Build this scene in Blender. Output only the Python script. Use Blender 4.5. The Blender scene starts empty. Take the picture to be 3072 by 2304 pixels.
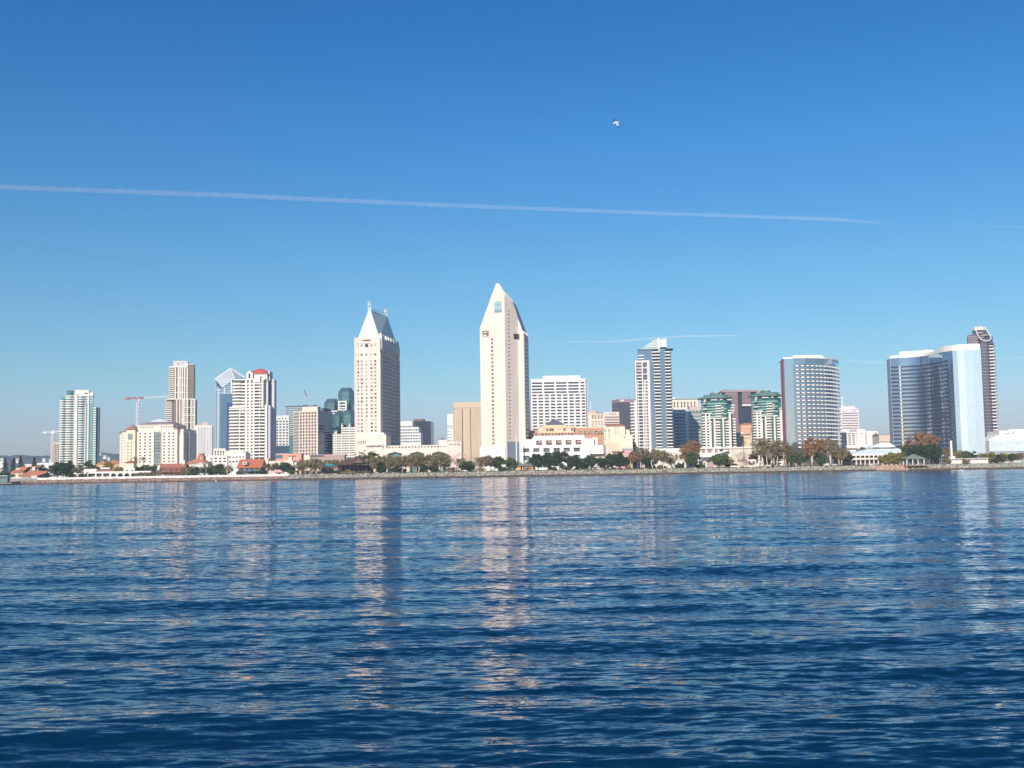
import bpy, bmesh, math, random
import numpy as np
from mathutils import Vector, Matrix
random.seed(7); RNG = np.random.default_rng(11)
sc = bpy.context.scene
rad = math.radians
# ---------------------------------------------------------------- camera
F = 3300.0; EYE = 4.0; PITCH = math.atan((1416-1152)/F); ROLL = rad(0.9)
cd = bpy.data.cameras.new('camera'); cam = bpy.data.objects.new('camera', cd); sc.collection.objects.link(cam)
cd.sensor_fit = 'HORIZONTAL'; cd.sensor_width = 36; cd.lens = 36*F/3072; cd.clip_start = 0.5; cd.clip_end = 80000
CM = Matrix.Rotation(math.pi/2+PITCH, 4, 'X') @ Matrix.Rotation(-ROLL, 4, 'Z')
cam.matrix_world = Matrix.Translation((0, 0, EYE)) @ CM
sc.camera = cam
# ---------------------------------------------------------------- sun and sky
SUN_EL = rad(26); SUN_AZ = rad(19)      # behind the camera, to the left
sd = Vector((-math.sin(SUN_AZ)*math.cos(SUN_EL), -math.cos(SUN_AZ)*math.cos(SUN_EL), math.sin(SUN_EL)))
sl = bpy.data.lights.new('sun', 'SUN'); so = bpy.data.objects.new('sun', sl); sc.collection.objects.link(so)
sl.energy = 4.1; sl.angle = rad(0.5); sl.color = (1.0, 0.91, 0.80); so.rotation_euler = sd.to_track_quat('Z', 'Y').to_euler()
w = bpy.data.worlds.new('World'); sc.world = w; w.use_nodes = True
nt = w.node_tree; nt.nodes.clear()
sky = nt.nodes.new('ShaderNodeTexSky'); sky.sky_type = 'NISHITA'; sky.sun_disc = False
sky.sun_elevation = SUN_EL; sky.sun_rotation = math.pi + SUN_AZ
sky.air_density = 1.0; sky.dust_density = 0.3; sky.ozone_density = 3.0; sky.altitude = 0
hs = nt.nodes.new('ShaderNodeHueSaturation'); hs.inputs['Saturation'].default_value = 1.3; hs.inputs['Value'].default_value = 1.0
bg = nt.nodes.new('ShaderNodeBackground'); bg.inputs[1].default_value = 0.103
wo = nt.nodes.new('ShaderNodeOutputWorld')
tcw = nt.nodes.new('ShaderNodeTexCoord'); spw = nt.nodes.new('ShaderNodeSeparateXYZ'); rp = nt.nodes.new('ShaderNodeValToRGB'); mxw = nt.nodes.new('ShaderNodeMix'); mxw.data_type = 'RGBA'; mxw.blend_type = 'MULTIPLY'; mxw.inputs[0].default_value = 1
el = rp.color_ramp.elements; ST = [(0, (.62, .62, .86)), (.047, (.64, .65, .84)), (.09, (.64, .745, .79)), (.177, (.69, .81, .84)), (.292, (.55, .80, .92)), (.386, (.38, .73, .90)), (1, (.38, .70, .90))]
el[0].position = 0; el[1].position = 1; el[0].color = (*ST[0][1], 1); el[1].color = (*ST[-1][1], 1)
for p_, c_ in ST[1:-1]: q_ = el.new(p_); q_.color = (*c_, 1)
nt.links.new(tcw.outputs['Generated'], spw.inputs[0]); nt.links.new(spw.outputs[2], rp.inputs[0])
nt.links.new(sky.outputs[0], hs.inputs['Color']); nt.links.new(hs.outputs[0], mxw.inputs[6]); nt.links.new(rp.outputs[0], mxw.inputs[7]); nt.links.new(mxw.outputs[2], bg.inputs[0]); nt.links.new(bg.outputs[0], wo.inputs[0])
sc.view_settings.view_transform = 'Standard'; sc.view_settings.look = 'None'
sc.view_settings.exposure = 0.35; sc.view_settings.gamma = 1.0
sc.cycles.max_bounces = 6; sc.cycles.diffuse_bounces = 2; sc.cycles.glossy_bounces = 3; sc.cycles.volume_bounces = 0
# ---------------------------------------------------------------- helpers
GZ = 5.0
def ray(u, v):
    d = CM.to_3x3() @ Vector((u-1536, -(v-1152), -F)); return d
def W(u, v, D):
    d = ray(u, v); t = D/d.y; return d.x*t, EYE+d.z*t
Z = {'1': (0, 1060, 3.95), '2': (320, 1060, 3.95), '3': (620, 1060, 3.95), '4': (940, 900, 2.962), '5': (1340, 840, 2.765),
     '6': (1560, 1060, 4.367), 'a': (1860, 1000, 3.95), 'b': (2080, 1140, 5.925), 'c': (2300, 1040, 4.367), 'd': (2620, 960, 3.606),
     's1': (0, 1340, 5.53), 's2': (400, 1340, 5.53), 's3': (800, 1320, 5.53), 's4': (1500, 1320, 5.53), 's5': (1900, 1300, 5.53),
     's6': (2300, 1300, 5.53), 's7': (2700, 1280, 5.946), '0': (0, 0, 1)}
def R(k, x, y):
    a, b, s = Z[k]; return a+x/s, b+y/s
def link(o, parent=None):
    sc.collection.objects.link(o)
    if parent is not None: o.parent = parent
    return o
def tag(o, label=None, cat=None, group=None, kind=None):
    if label: o['label'] = label
    if cat: o['category'] = cat
    if group: o['group'] = group
    if kind: o['kind'] = kind
    return o
class MB:
    def __init__(s): s.v = []; s.f = []; s.m = []
    def add(s, vs, fs, mi=0):
        n = len(s.v); s.v += [tuple(p) for p in vs]; s.f += [tuple(i+n for i in f) for f in fs]; s.m += [mi]*len(fs); return s
    def hexa(s, c, mi=0):   # c: 4 bottom (ccw from above), 4 top
        return s.add(c, [(3, 2, 1, 0), (4, 5, 6, 7), (0, 1, 5, 4), (1, 2, 6, 5), (2, 3, 7, 6), (3, 0, 4, 7)], mi)
    def box(s, x0, x1, y0, y1, z0, z1, mi=0):
        return s.hexa([(x0, y0, z0), (x1, y0, z0), (x1, y1, z0), (x0, y1, z0), (x0, y0, z1), (x1, y0, z1), (x1, y1, z1), (x0, y1, z1)], mi)
    def prism(s, poly, z0, z1, mi=0):      # poly ccw from above
        n = len(poly); s.add([(x, y, z0) for x, y in poly]+[(x, y, z1) for x, y in poly],
              [tuple(range(n-1, -1, -1)), tuple(range(n, 2*n))]+[(i, (i+1) % n, n+(i+1) % n, n+i) for i in range(n)], mi); return s
    def frustum(s, x0, x1, y0, y1, z0, X0, X1, Y0, Y1, z1, mi=0):
        return s.hexa([(x0, y0, z0), (x1, y0, z0), (x1, y1, z0), (x0, y1, z0), (X0, Y0, z1), (X1, Y0, z1), (X1, Y1, z1), (X0, Y1, z1)], mi)
    def hip(s, x0, x1, y0, y1, z0, z1, mi=0, ov=0.0):
        x0 -= ov; x1 += ov; y0 -= ov; y1 += ov; w = x1-x0; d = y1-y0
        if w >= d: a = (x0+d/2, (y0+y1)/2, z1); b = (x1-d/2+.01, (y0+y1)/2, z1); return s.add(
            [(x0, y0, z0), (x1, y0, z0), (x1, y1, z0), (x0, y1, z0), a, b], [(3, 2, 1, 0), (0, 1, 5, 4), (1, 2, 5), (2, 3, 4, 5), (3, 0, 4)], mi)
        a = ((x0+x1)/2, y0+w/2, z1); b = ((x0+x1)/2, y1-w/2+.01, z1)
        return s.add([(x0, y0, z0), (x1, y0, z0), (x1, y1, z0), (x0, y1, z0), a, b], [(3, 2, 1, 0), (0, 1, 4), (1, 2, 5, 4), (2, 3, 5), (3, 0, 4, 5)], mi)
    def gable(s, x0, x1, y0, y1, z0, z1, mi=0, ov=0.0):   # ridge along x
        x0 -= ov; x1 += ov; y0 -= ov; y1 += ov; ym = (y0+y1)/2
        return s.add([(x0, y0, z0), (x1, y0, z0), (x1, y1, z0), (x0, y1, z0), (x0, ym, z1), (x1, ym, z1)],
                     [(3, 2, 1, 0), (0, 1, 5, 4), (2, 3, 4, 5), (1, 2, 5), (3, 0, 4)], mi)
    def obox(s, ox, oy, ang, a0, a1, o0, o1, z0, z1, mi=0):    # a: along face, o: outward
        ca, sa = math.cos(ang), math.sin(ang)
        P = lambda a, o, z: (ox+a*ca+o*sa, oy+a*sa-o*ca, z)
        return s.hexa([P(a0, o1, z0), P(a1, o1, z0), P(a1, o0, z0), P(a0, o0, z0), P(a0, o1, z1), P(a1, o1, z1), P(a1, o0, z1), P(a0, o0, z1)], mi)
    def ribbon(s, poly, z0, z1, o0, o1, mi=0):   # open solid strip following poly, outward to the right-hand side
        n = len(poly); N = []
        for i in range(n):
            a = Vector(poly[max(i-1, 0)]); b = Vector(poly[min(i+1, n-1)]); d = (b-a).normalized(); N.append((d.y, -d.x))
        vs = []
        for o, z in ((o0, z0), (o1, z0), (o1, z1), (o0, z1)):
            vs += [(p[0]+q[0]*o, p[1]+q[1]*o, z) for p, q in zip(poly, N)]
        fs = []
        for i in range(n-1):
            for k in range(4):
                k2 = (k+1) % 4; fs.append((k*n+i, k*n+i+1, k2*n+i+1, k2*n+i))
        fs += [(0, n, 2*n, 3*n), (4*n-1, 3*n-1, 2*n-1, n-1)]
        return s.add(vs, fs, mi)
    def tube(s, pts, rr, n=7, mi=0):
        pts = [Vector(p) for p in pts]; k = len(pts); vs = []
        for i, p in enumerate(pts):
            d = (pts[min(i+1, k-1)]-pts[max(i-1, 0)]).normalized()
            a = d.cross(Vector((0, 1, 0)) if abs(d.y) < .9 else Vector((1, 0, 0))).normalized(); b = d.cross(a)
            for j in range(n):
                t = 2*math.pi*j/n; vs.append(p+(a*math.cos(t)+b*math.sin(t))*rr[i])
        fs = [(i*n+j, i*n+(j+1) % n, (i+1)*n+(j+1) % n, (i+1)*n+j) for i in range(k-1) for j in range(n)]
        fs += [tuple(range(n-1, -1, -1)), tuple(range((k-1)*n, k*n))]
        return s.add(vs, fs, mi)
    def obj(s, name, mats, parent=None, smooth=False):
        me = bpy.data.meshes.new(name)
        if not isinstance(mats, (list, tuple)): mats = [mats]
        me.from_pydata(s.v, [], s.f)
        for m in mats: me.materials.append(m)
        if len(mats) > 1: me.polygons.foreach_set('material_index', np.array(s.m, dtype=np.int32))
        if smooth: me.polygons.foreach_set('use_smooth', np.ones(len(me.polygons), dtype=bool))
        me.update()
        return link(bpy.data.objects.new(name, me), parent)
# ---------------------------------------------------------------- materials
_mats = {}
def M(name, col=None, rough=.85, metal=0., noise=.10, scale=.25, spec=.3, vary=0., streak=False):
    if name in _mats: return _mats[name]
    m = bpy.data.materials.new(name); m.use_nodes = True; nt = m.node_tree; b = nt.nodes['Principled BSDF']
    b.inputs['Roughness'].default_value = rough; b.inputs['Metallic'].default_value = metal; b.inputs['Specular IOR Level'].default_value = spec
    tc = nt.nodes.new('ShaderNodeTexCoord'); mp = nt.nodes.new('ShaderNodeMapping'); tx = nt.nodes.new('ShaderNodeTexNoise')
    mp.inputs['Scale'].default_value = (1, 1, .15) if streak else (1, 1, 1)
    tx.inputs['Scale'].default_value = scale; tx.inputs['Detail'].default_value = 6; tx.inputs['Roughness'].default_value = .65
    mr = nt.nodes.new('ShaderNodeMapRange'); mr.inputs[1].default_value = .3; mr.inputs[2].default_value = .7
    mr.inputs[3].default_value = 1-noise; mr.inputs[4].default_value = 1+noise
    mx = nt.nodes.new('ShaderNodeVectorMath'); mx.operation = 'SCALE'; mx.inputs[0].default_value = col
    L = nt.links.new; L(tc.outputs['Object'], mp.inputs[0]); L(mp.outputs[0], tx.inputs[0]); L(tx.outputs[0], mr.inputs[0])
    if vary:
        oi = nt.nodes.new('ShaderNodeObjectInfo'); m2 = nt.nodes.new('ShaderNodeMapRange'); m2.inputs[3].default_value = 1-vary; m2.inputs[4].default_value = 1+vary
        mu = nt.nodes.new('ShaderNodeMath'); mu.operation = 'MULTIPLY'
        L(oi.outputs['Random'], m2.inputs[0]); L(m2.outputs[0], mu.inputs[0]); L(mr.outputs[0], mu.inputs[1]); L(mu.outputs[0], mx.inputs['Scale'])
    else: L(mr.outputs[0], mx.inputs['Scale'])
    L(mx.outputs[0], b.inputs['Base Color']); _mats[name] = m; return m
def mirror(name, col, rough=.06, wob=.02, metal=.9, scale=.12):
    m = M(name, col, rough, metal, .05, .1); nt = m.node_tree; b = nt.nodes['Principled BSDF']
    n = nt.nodes.new('ShaderNodeTexNoise'); n.inputs['Scale'].default_value = scale; n.inputs['Detail'].default_value = 2
    g = nt.nodes.new('ShaderNodeNewGeometry'); s1 = nt.nodes.new('ShaderNodeVectorMath'); s1.operation = 'SUBTRACT'; s1.inputs[1].default_value = (.5, .5, .5)
    s2 = nt.nodes.new('ShaderNodeVectorMath'); s2.operation = 'SCALE'; s2.inputs['Scale'].default_value = wob
    s3 = nt.nodes.new('ShaderNodeVectorMath'); s4 = nt.nodes.new('ShaderNodeVectorMath'); s4.operation = 'NORMALIZE'; L = nt.links.new
    tc = nt.nodes.new('ShaderNodeTexCoord'); L(tc.outputs['Object'], n.inputs[0])
    L(n.outputs['Color'], s1.inputs[0]); L(s1.outputs[0], s2.inputs[0]); L(s2.outputs[0], s3.inputs[0]); L(g.outputs['Normal'], s3.inputs[1])
    L(s3.outputs[0], s4.inputs[0]); L(s4.outputs[0], b.inputs['Normal']); return m
white = M('white_stucco', (.80, .78, .74), streak=True); cream = M('cream_stucco', (.76, .66, .54), streak=True, noise=.05)
hcream = M('hotel_cream_stone', (.78, .655, .56), streak=True, noise=.09); tan = M('tan_stone', (.60, .47, .34), streak=True)
yellow = M('yellow_stucco', (.80, .66, .42)); beige = M('beige_concrete', (.66, .56, .46)); pale = M('pale_concrete', (.72, .71, .69), streak=True)
grey = M('grey_concrete', (.42, .42, .42)); brown = M('brown_stone', (.20, .13, .11)); pink = M('pink_stucco', (.66, .42, .36))
redtile = M('red_roof_tile', (.44, .17, .10), scale=1.2, noise=.25); brntile = M('brown_roof_tile', (.30, .16, .13), noise=.2)
slate = M('slate_roof', (.13, .14, .18)); grnroof = M('green_copper_roof', (.12, .21, .195), rough=.5); whiteroof = M('white_metal_roof', (.74, .80, .78), rough=.45)
dkwood = M('dark_shingle', (.10, .06, .045), noise=.25, scale=1); teal = M('teal_canvas', (.02, .32, .30)); orange = M('orange_stucco', (.72, .36, .14))
steelw = M('white_steel', (.8, .8, .8), rough=.5); steelr = M('red_steel', (.48, .17, .17), rough=.5); darkm = M('dark_metal', (.05, .05, .06), rough=.5)
brick = M('salmon_brick', (.55, .30, .20), noise=.2, scale=1); magenta = M('red_mullion_panel', (.30, .07, .09), rough=.5)
glA = M('window_glass_dark', (.035, .045, .06), rough=.12, spec=.7, vary=.5); glB = M('window_glass_brown', (.10, .085, .07), rough=.15, spec=.6, vary=.5)
glC = M('window_glass_pale', (.20, .22, .22), rough=.2, spec=.6, vary=.3); glassW = [glA, glA, glB, glB, glC]
glBlue = mirror('blue_curtain_glass', (.12, .22, .32), .10, .02, .6); glTeal = mirror('teal_curtain_glass', (.13, .245, .25), .12, .03, .55)
glGreen = mirror('green_curtain_glass', (.28, .50, .46), .15, .03, .4); glMir = mirror('silver_mirror_glass', (.42, .50, .58), .06, .04, .85)
glBlack = mirror('black_curtain_glass', (.045, .05, .075), .15, .02, .3); glSky = mirror('sky_glare_glass', (.70, .82, .90), .14, .02, .5); glCurve = mirror('light_mirror_glass', (.34, .43, .56), .05, .05, .85)
ptrim = M('warm_white_trim', (.80, .765, .70), rough=.6, noise=.04)
# ---------------------------------------------------------------- building class
def even(n, a, b, f=.6):
    p = (b-a)/n; return [(a+(i+.5-f/2)*p, a+(i+.5+f/2)*p) for i in range(n)]
class Bld:
    def __init__(s, name, label, cat, u, v, D, th=0., group=None, z=GZ):
        X, zt = W(u, v, D); s.X, s.Y, s.z, s.th = X, D, z, th
        s.e = bpy.data.objects.new(name, None); link(s.e); s.e.location = (X, D, z); s.e.rotation_euler = (0, 0, -th); s.e.empty_display_size = 5
        tag(s.e, label, cat, group); s.acc = {}; s.it = {}
        s.fr = (math.cos(th), -math.sin(th)); s.sd = (math.sin(th), math.cos(th))
    def p(s, u, v, y=0.):      # pixel -> (x, z) on the plane local y
        d = ray(u, v); ox, oy = s.X+s.sd[0]*y, s.Y+s.sd[1]*y
        # t*d.xy = o + x*fr
        det = d.x*(-s.fr[1])+d.y*s.fr[0]; t = (ox*(-s.fr[1])+oy*s.fr[0])/det
        px, py = d.x*t, d.y*t; return (px-ox)*s.fr[0]+(py-oy)*s.fr[1], EYE+d.z*t-s.z
    def ps(s, u, v, x):        # pixel -> (y, z) on the side plane local x
        d = ray(u, v); ox, oy = s.X+s.fr[0]*x, s.Y+s.fr[1]*x
        det = d.x*(-s.sd[1])+d.y*s.sd[0]; t = (ox*(-s.sd[1])+oy*s.sd[0])/det
        px, py = d.x*t, d.y*t; return (px-ox)*s.sd[0]+(py-oy)*s.sd[1], EYE+d.z*t-s.z
    def pl(s, u, v, ax, ay, ang):   # pixel -> (distance along, z) on a vertical plane through local (ax, ay)
        ca, sa = math.cos(ang), math.sin(ang); dx = ca*s.fr[0]+sa*s.sd[0]; dy = ca*s.fr[1]+sa*s.sd[1]
        d = ray(u, v); ox, oy = s.X+s.fr[0]*ax+s.sd[0]*ay, s.Y+s.fr[1]*ax+s.sd[1]*ay
        det = d.x*(-dy)+d.y*dx; t = (ox*(-dy)+oy*dx)/det; px, py = d.x*t, d.y*t; return (px-ox)*dx+(py-oy)*dy, EYE+d.z*t-s.z
    def lw(s, pts):            # world xy -> local
        return [((x-s.X)*s.fr[0]+(y-s.Y)*s.fr[1], (x-s.X)*s.sd[0]+(y-s.Y)*s.sd[1]) for x, y in pts]
    def mb(s, name, mat):
        k = (name, mat.name)
        if k not in s.acc: s.acc[k] = (MB(), mat)
        return s.acc[k][0]
    def part(s, name, mb, mat, parent=None, label=None, smooth=False):
        o = mb.obj(name, mat, parent or s.e, smooth)
        if label: o['label'] = label
        return o
    def many(s, name, mb, mat, area=1.): s.it.setdefault(name, []).append((area, mb, mat))
    def pane(s, ox, oy, ang, a0, a1, z0, z1, mat, name='window', o=.06):
        ca, sa = math.cos(ang), math.sin(ang); P = lambda a, z: (ox+a*ca+o*sa, oy+a*sa-o*ca, z)
        m = MB(); m.add([P(a0, z0), P(a1, z0), P(a1, z1), P(a0, z1)], [(0, 1, 2, 3)]); s.many(name, m, mat, (a1-a0)*(z1-z0))
    def grid(s, ox, oy, ang, w, z0, z1, xs, zs, wm, glass=glassW, proud=.35, name='window', a0=0., wall='wall', weights=None):
        mb = s.mb(wall, wm); e = [a0]+[q for x in xs for q in x]+[w]
        for i in range(0, len(e), 2):
            if e[i+1]-e[i] > .02: mb.obox(ox, oy, ang, e[i], e[i+1], -.05, proud, z0, z1)
        ez = [z0]+[q for x in zs for q in x]+[z1]
        for (x0, x1) in xs:
            for i in range(0, len(ez), 2):
                if ez[i+1]-ez[i] > .02: mb.obox(ox, oy, ang, x0, x1, -.05, proud-.04, ez[i], ez[i+1])
            for (a, b) in zs: s.pane(ox, oy, ang, x0-.01, x1+.01, a-.01, b+.01, random.choice(glass), name)
    def done(s):
        for (n, _), (mb, mat) in s.acc.items(): mb.obj(n, mat, s.e)
        for n, L in s.it.items():
            L.sort(key=lambda q: -q[0])
            for a, mb, mat in L[:100]: mb.obj(n, mat, s.e)
            rest = L[100:]
            if rest:
                mats = []; big = MB()
                for a, mb, mat in rest:
                    if mat not in mats: mats.append(mat)
                    big.add(mb.v, mb.f, mats.index(mat))
                big.obj(n, mats, s.e)['kind'] = 'stuff'
        return s.e
def rooftop(b, x0, x1, y0, y1, z0, z1, mat=grey, n=3):
    mb = MB(); 
    for i in range(n):
        a = random.uniform(x0, x1-2); c = random.uniform(y0, max(y0+.1, y1-3)); mb.box(a, a+random.uniform(1.5, (x1-x0)*.35+1.5), c, c+random.uniform(2, 5), z0, z0+(z1-z0)*random.uniform(.5, 1))
    b.part('roof_plant', mb, mat)
# ================================================================ water
def mk_water():
    NC = 960; HW = 42; ap = -8.0
    rl = [EYE/math.tan(rad(27))]
    while rl[-1] < 917: rl.append(rl[-1]+min(.00085*rl[-1]**2/EYE, .62))
    r = np.array(rl); NR = len(r); th = np.linspace(rad(-HW), rad(HW), NC)
    rr = (r+8.0)[:, None]; x = np.tan(th)[None, :]*rr; y = ap+rr+0*x
    z = np.zeros_like(x); g = np.random.default_rng(5)
    dy = np.gradient(y, axis=0); dx = np.gradient(x, axis=1)
    for i in range(150):
        lam = 0.24*(40**(g.random()**2.0)); k = 2*math.pi/lam
        a = g.normal(0, .24 if lam < 3 else .18); kx, ky = k*math.sin(a), k*math.cos(a)
        amp = .0029*lam*(1.0 if lam < 1.4 else .6)
        need = (abs(kx)*dx+abs(ky)*dy)/2.2
        fade = np.clip(1.3-need, 0, 1)
        p0 = g.random()*6.28
        s = np.sin(kx*x+ky*y+p0+0.35*np.sin(.21*k*(x*.31+y*.13)+p0*3))
        z += amp*fade*s
    for i in range(60):
        lam = 1.7*(4.2**g.random()); k = 2*math.pi/lam; a = g.normal(0, .2); kx, ky = k*math.sin(a), k*math.cos(a); p0 = g.random()*6.28
        z += .0012*lam*np.clip(1.4-(abs(kx)*dx+abs(ky)*dy)/2.4, 0, 1)*np.sin(kx*x+ky*y+p0+.4*np.sin(.13*k*(x*.4+y*.11)+p0*5))
    # boat wake swells rolling in
    for lam, amp, a, c, wd in ((5.2, .06, .06, 24, 3.5), (4.0, .035, -.10, 18, 2.5), (6.0, .05, .03, 34, 3.5), (7.5, .07, -.05, 62, 5), (3.4, .03, .12, 29, 4), (9, .08, .1, 92, 6)):
        k = 2*math.pi/lam; yy = y*math.cos(a)+x*math.sin(a)+1.2*np.sin(x*.09+c)+.5*np.sin(x*.31+c)
        z += amp*np.exp(-((yy-c)/wd)**2)*np.sin(k*yy)*(.75+.35*np.sin(x*.13+c*2))
    m = np.clip((rad(HW-1)-abs(th))/rad(3), 0, 1)[None, :]*np.clip(np.arange(NR)/8., 0, 1)[:, None]*np.clip((NR-1-np.arange(NR))/8., 0, 1)[:, None]
    z *= m
    V = np.stack([x, y, z], -1).reshape(-1, 3); n = NR*NC
    ii = (np.arange(NR-1)[:, None]*NC+np.arange(NC-1)[None, :]).reshape(-1)
    Q = np.stack([ii, ii+1, ii+NC+1, ii+NC], 1)
    V = np.concatenate([V, np.array([(-9000, -9000, 0), (9000, -9000, 0), (9000, 917, 0), (-9000, 917, 0)], float)])
    c0, c1, c2, c3 = 0, NC-1, NC*NR-1, NC*(NR-1)
    Q = np.concatenate([Q, np.array([[n, n+1, c1, c0], [n+1, n+2, c2, c1], [n, c0, c3, n+3]])]).astype(np.int32)
    me = bpy.data.meshes.new('bay_water'); me.vertices.add(len(V)); me.vertices.foreach_set('co', V.astype(np.float32).ravel())
    me.loops.add(Q.size); me.loops.foreach_set('vertex_index', Q.ravel()); me.polygons.add(len(Q)); me.polygons.foreach_set('loop_start', np.arange(0, Q.size, 4, dtype=np.int32))
    me.polygons.foreach_set('use_smooth', np.ones(len(Q), dtype=bool)); me.update(calc_edges=True); me.validate()
    m = bpy.data.materials.new('bay_water'); m.use_nodes = True; nt = m.node_tree; b = nt.nodes['Principled BSDF']
    b.inputs['Base Color'].default_value = (.001, .023, .058, 1); b.inputs['Roughness'].default_value = .03; b.inputs['IOR'].default_value = 1.36
    L = nt.links.new; tc = nt.nodes.new('ShaderNodeTexCoord'); acc = None
    geo = nt.nodes.new('ShaderNodeNewGeometry'); acc = geo.outputs['Normal']
    for sx, sy, amp, det in ((2.0, 8.0, (.05, .50, 0), 4.), (4.5, 16., (.04, .20, 0), 2.), (.12, .55, (.02, .10, 0), 3.)):
        mp = nt.nodes.new('ShaderNodeMapping'); mp.inputs['Scale'].default_value = (sx, sy, 1); mp.inputs['Rotation'].default_value = (0, 0, .05*sx)
        nz = nt.nodes.new('ShaderNodeTexNoise'); nz.inputs['Scale'].default_value = 1; nz.inputs['Detail'].default_value = det
        s1 = nt.nodes.new('ShaderNodeVectorMath'); s1.operation = 'SUBTRACT'; s1.inputs[1].default_value = (.5, .5, .5)
        s2 = nt.nodes.new('ShaderNodeVectorMath'); s2.operation = 'MULTIPLY'; s2.inputs[1].default_value = tuple(2*q for q in amp)
        s3 = nt.nodes.new('ShaderNodeVectorMath'); L(tc.outputs['Object'], mp.inputs[0]); L(mp.outputs[0], nz.inputs[0]); L(nz.outputs['Color'], s1.inputs[0])
        L(s1.outputs[0], s2.inputs[0]); L(s2.outputs[0], s3.inputs[0]); L(acc, s3.inputs[1]); acc = s3.outputs[0]
    # wind patches: calmer and rougher stretches of water
    mp = nt.nodes.new('ShaderNodeMapping'); mp.inputs['Scale'].default_value = (.022, .075, 1); nz = nt.nodes.new('ShaderNodeTexNoise'); nz.inputs['Scale'].default_value = 1; nz.inputs['Detail'].default_value = 4
    mr = nt.nodes.new('ShaderNodeMapRange'); mr.inputs[1].default_value = .35; mr.inputs[2].default_value = .65; mr.inputs[3].default_value = .55; mr.inputs[4].default_value = 1.25
    d1 = nt.nodes.new('ShaderNodeVectorMath'); d1.operation = 'SUBTRACT'; d2 = nt.nodes.new('ShaderNodeVectorMath'); d2.operation = 'SCALE'; d3 = nt.nodes.new('ShaderNodeVectorMath')
    L(tc.outputs['Object'], mp.inputs[0]); L(mp.outputs[0], nz.inputs[0]); L(nz.outputs[0], mr.inputs[0]); L(acc, d1.inputs[0]); L(geo.outputs['Normal'], d1.inputs[1]); L(d1.outputs[0], d2.inputs[0]); L(mr.outputs[0], d2.inputs['Scale']); L(d2.outputs[0], d3.inputs[0]); L(geo.outputs['Normal'], d3.inputs[1]); d4 = nt.nodes.new('ShaderNodeVectorMath'); d4.inputs[1].default_value = (0, -.02, 0); L(d3.outputs[0], d4.inputs[0]); acc = d4.outputs[0]
    s4 = nt.nodes.new('ShaderNodeVectorMath'); s4.operation = 'NORMALIZE'; L(acc, s4.inputs[0]); L(s4.outputs[0], b.inputs['Normal'])
    me.materials.append(m); o = bpy.data.objects.new('bay_water', me); link(o); o['kind'] = 'structure'; o['label'] = 'rippled deep blue bay water'
mk_water()
# ================================================================ land
def crest_noise(x): return .25*math.sin(x*.13)+.15*math.sin(x*.41+1)
g = MB(); g.add([(-9000, 915, 4.7), (9000, 915, 4.7), (9000, 12000, 4.7), (-9000, 12000, 4.7)], [(0, 1, 2, 3)])
gm = M('park_ground', (.30, .27, .20), noise=.3, scale=.05)
o = g.obj('ground', gm); o['kind'] = 'structure'
sh = MB(); sh.add([(-9000, 899, -1.5), (9000, 899, -1.5), (9000, 915.5, 4.69), (-9000, 915.5, 4.69)], [(0, 1, 2, 3)])
o = sh.obj('shore_slope', M('shore_earth', (.20, .16, .12), noise=.3, scale=.3)); o['kind'] = 'structure'
def rocks(name, x0, x1, n, mats, label, seed, zlow=-.2, zhi=4.6):
    rg = np.random.default_rng(seed); ico = bmesh.new(); bmesh.ops.create_icosphere(ico, subdivisions=1, radius=1)
    bv = np.array([v.co[:] for v in ico.verts]); bf = [tuple(v.index for v in f.verts) for f in ico.faces]; ico.free()
    mb = MB()
    for i in range(n):
        t = rg.random(); z = zlow+(zhi-zlow)*t; x = rg.uniform(x0, x1); y = 902.5+13*(z/4.7)-.8
        s = rg.uniform(.35, 1.15)*np.array([rg.uniform(.8, 1.5), rg.uniform(.7, 1.2), rg.uniform(.5, .8)])
        v = bv*(1+rg.normal(0, .16, (len(bv), 1)))*s; a = rg.uniform(0, 6.3); c, q = math.cos(a), math.sin(a)
        v = np.stack([v[:, 0]*c-v[:, 1]*q, v[:, 0]*q+v[:, 1]*c, v[:, 2]], 1)+np.array([x, y, z])
        mb.add(v.tolist(), bf, int(rg.integers(0, len(mats))))
    o = mb.obj(name, mats); tag(o, label, kind='stuff'); return o
def rockmat(name, c1, lowc, zt=1.5):
    m = M(name, c1, noise=.35, scale=.35); nt = m.node_tree; b = nt.nodes['Principled BSDF']; src = b.inputs['Base Color'].links[0].from_socket
    g = nt.nodes.new('ShaderNodeNewGeometry'); sp = nt.nodes.new('ShaderNodeSeparateXYZ'); mr = nt.nodes.new('ShaderNodeMapRange')
    mr.inputs[1].default_value = zt-.3; mr.inputs[2].default_value = zt+.3; mx = nt.nodes.new('ShaderNodeMix'); mx.data_type = 'RGBA'
    L = nt.links.new; L(g.outputs['Position'], sp.inputs[0]); L(sp.outputs[2], mr.inputs[0]); L(mr.outputs[0], mx.inputs[0]); mx.inputs[6].default_value = (*lowc, 1)
    L(src, mx.inputs[7]); L(mx.outputs[2], b.inputs['Base Color']); return m
RM = [rockmat('grey_green_rock', (.30, .30, .225), (.11, .085, .065)), rockmat('tan_rock', (.38, .33, .25), (.12, .09, .07)), rockmat('pale_rock', (.45, .43, .37), (.13, .10, .08))]
RB = [rockmat('brown_rock', (.33, .22, .16), (.14, .10, .085), 1.2), rockmat('rosy_rock', (.42, .28, .22), (.16, .11, .10), 1.2)]
RP = [rockmat('salmon_rock', (.50, .33, .23), (.24, .15, .11), .9), rockmat('light_salmon_rock', (.56, .39, .29), (.25, .17, .12), .9)]
xs = lambda u, v=1420, D=908: W(u, v, D)[0]
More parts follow.
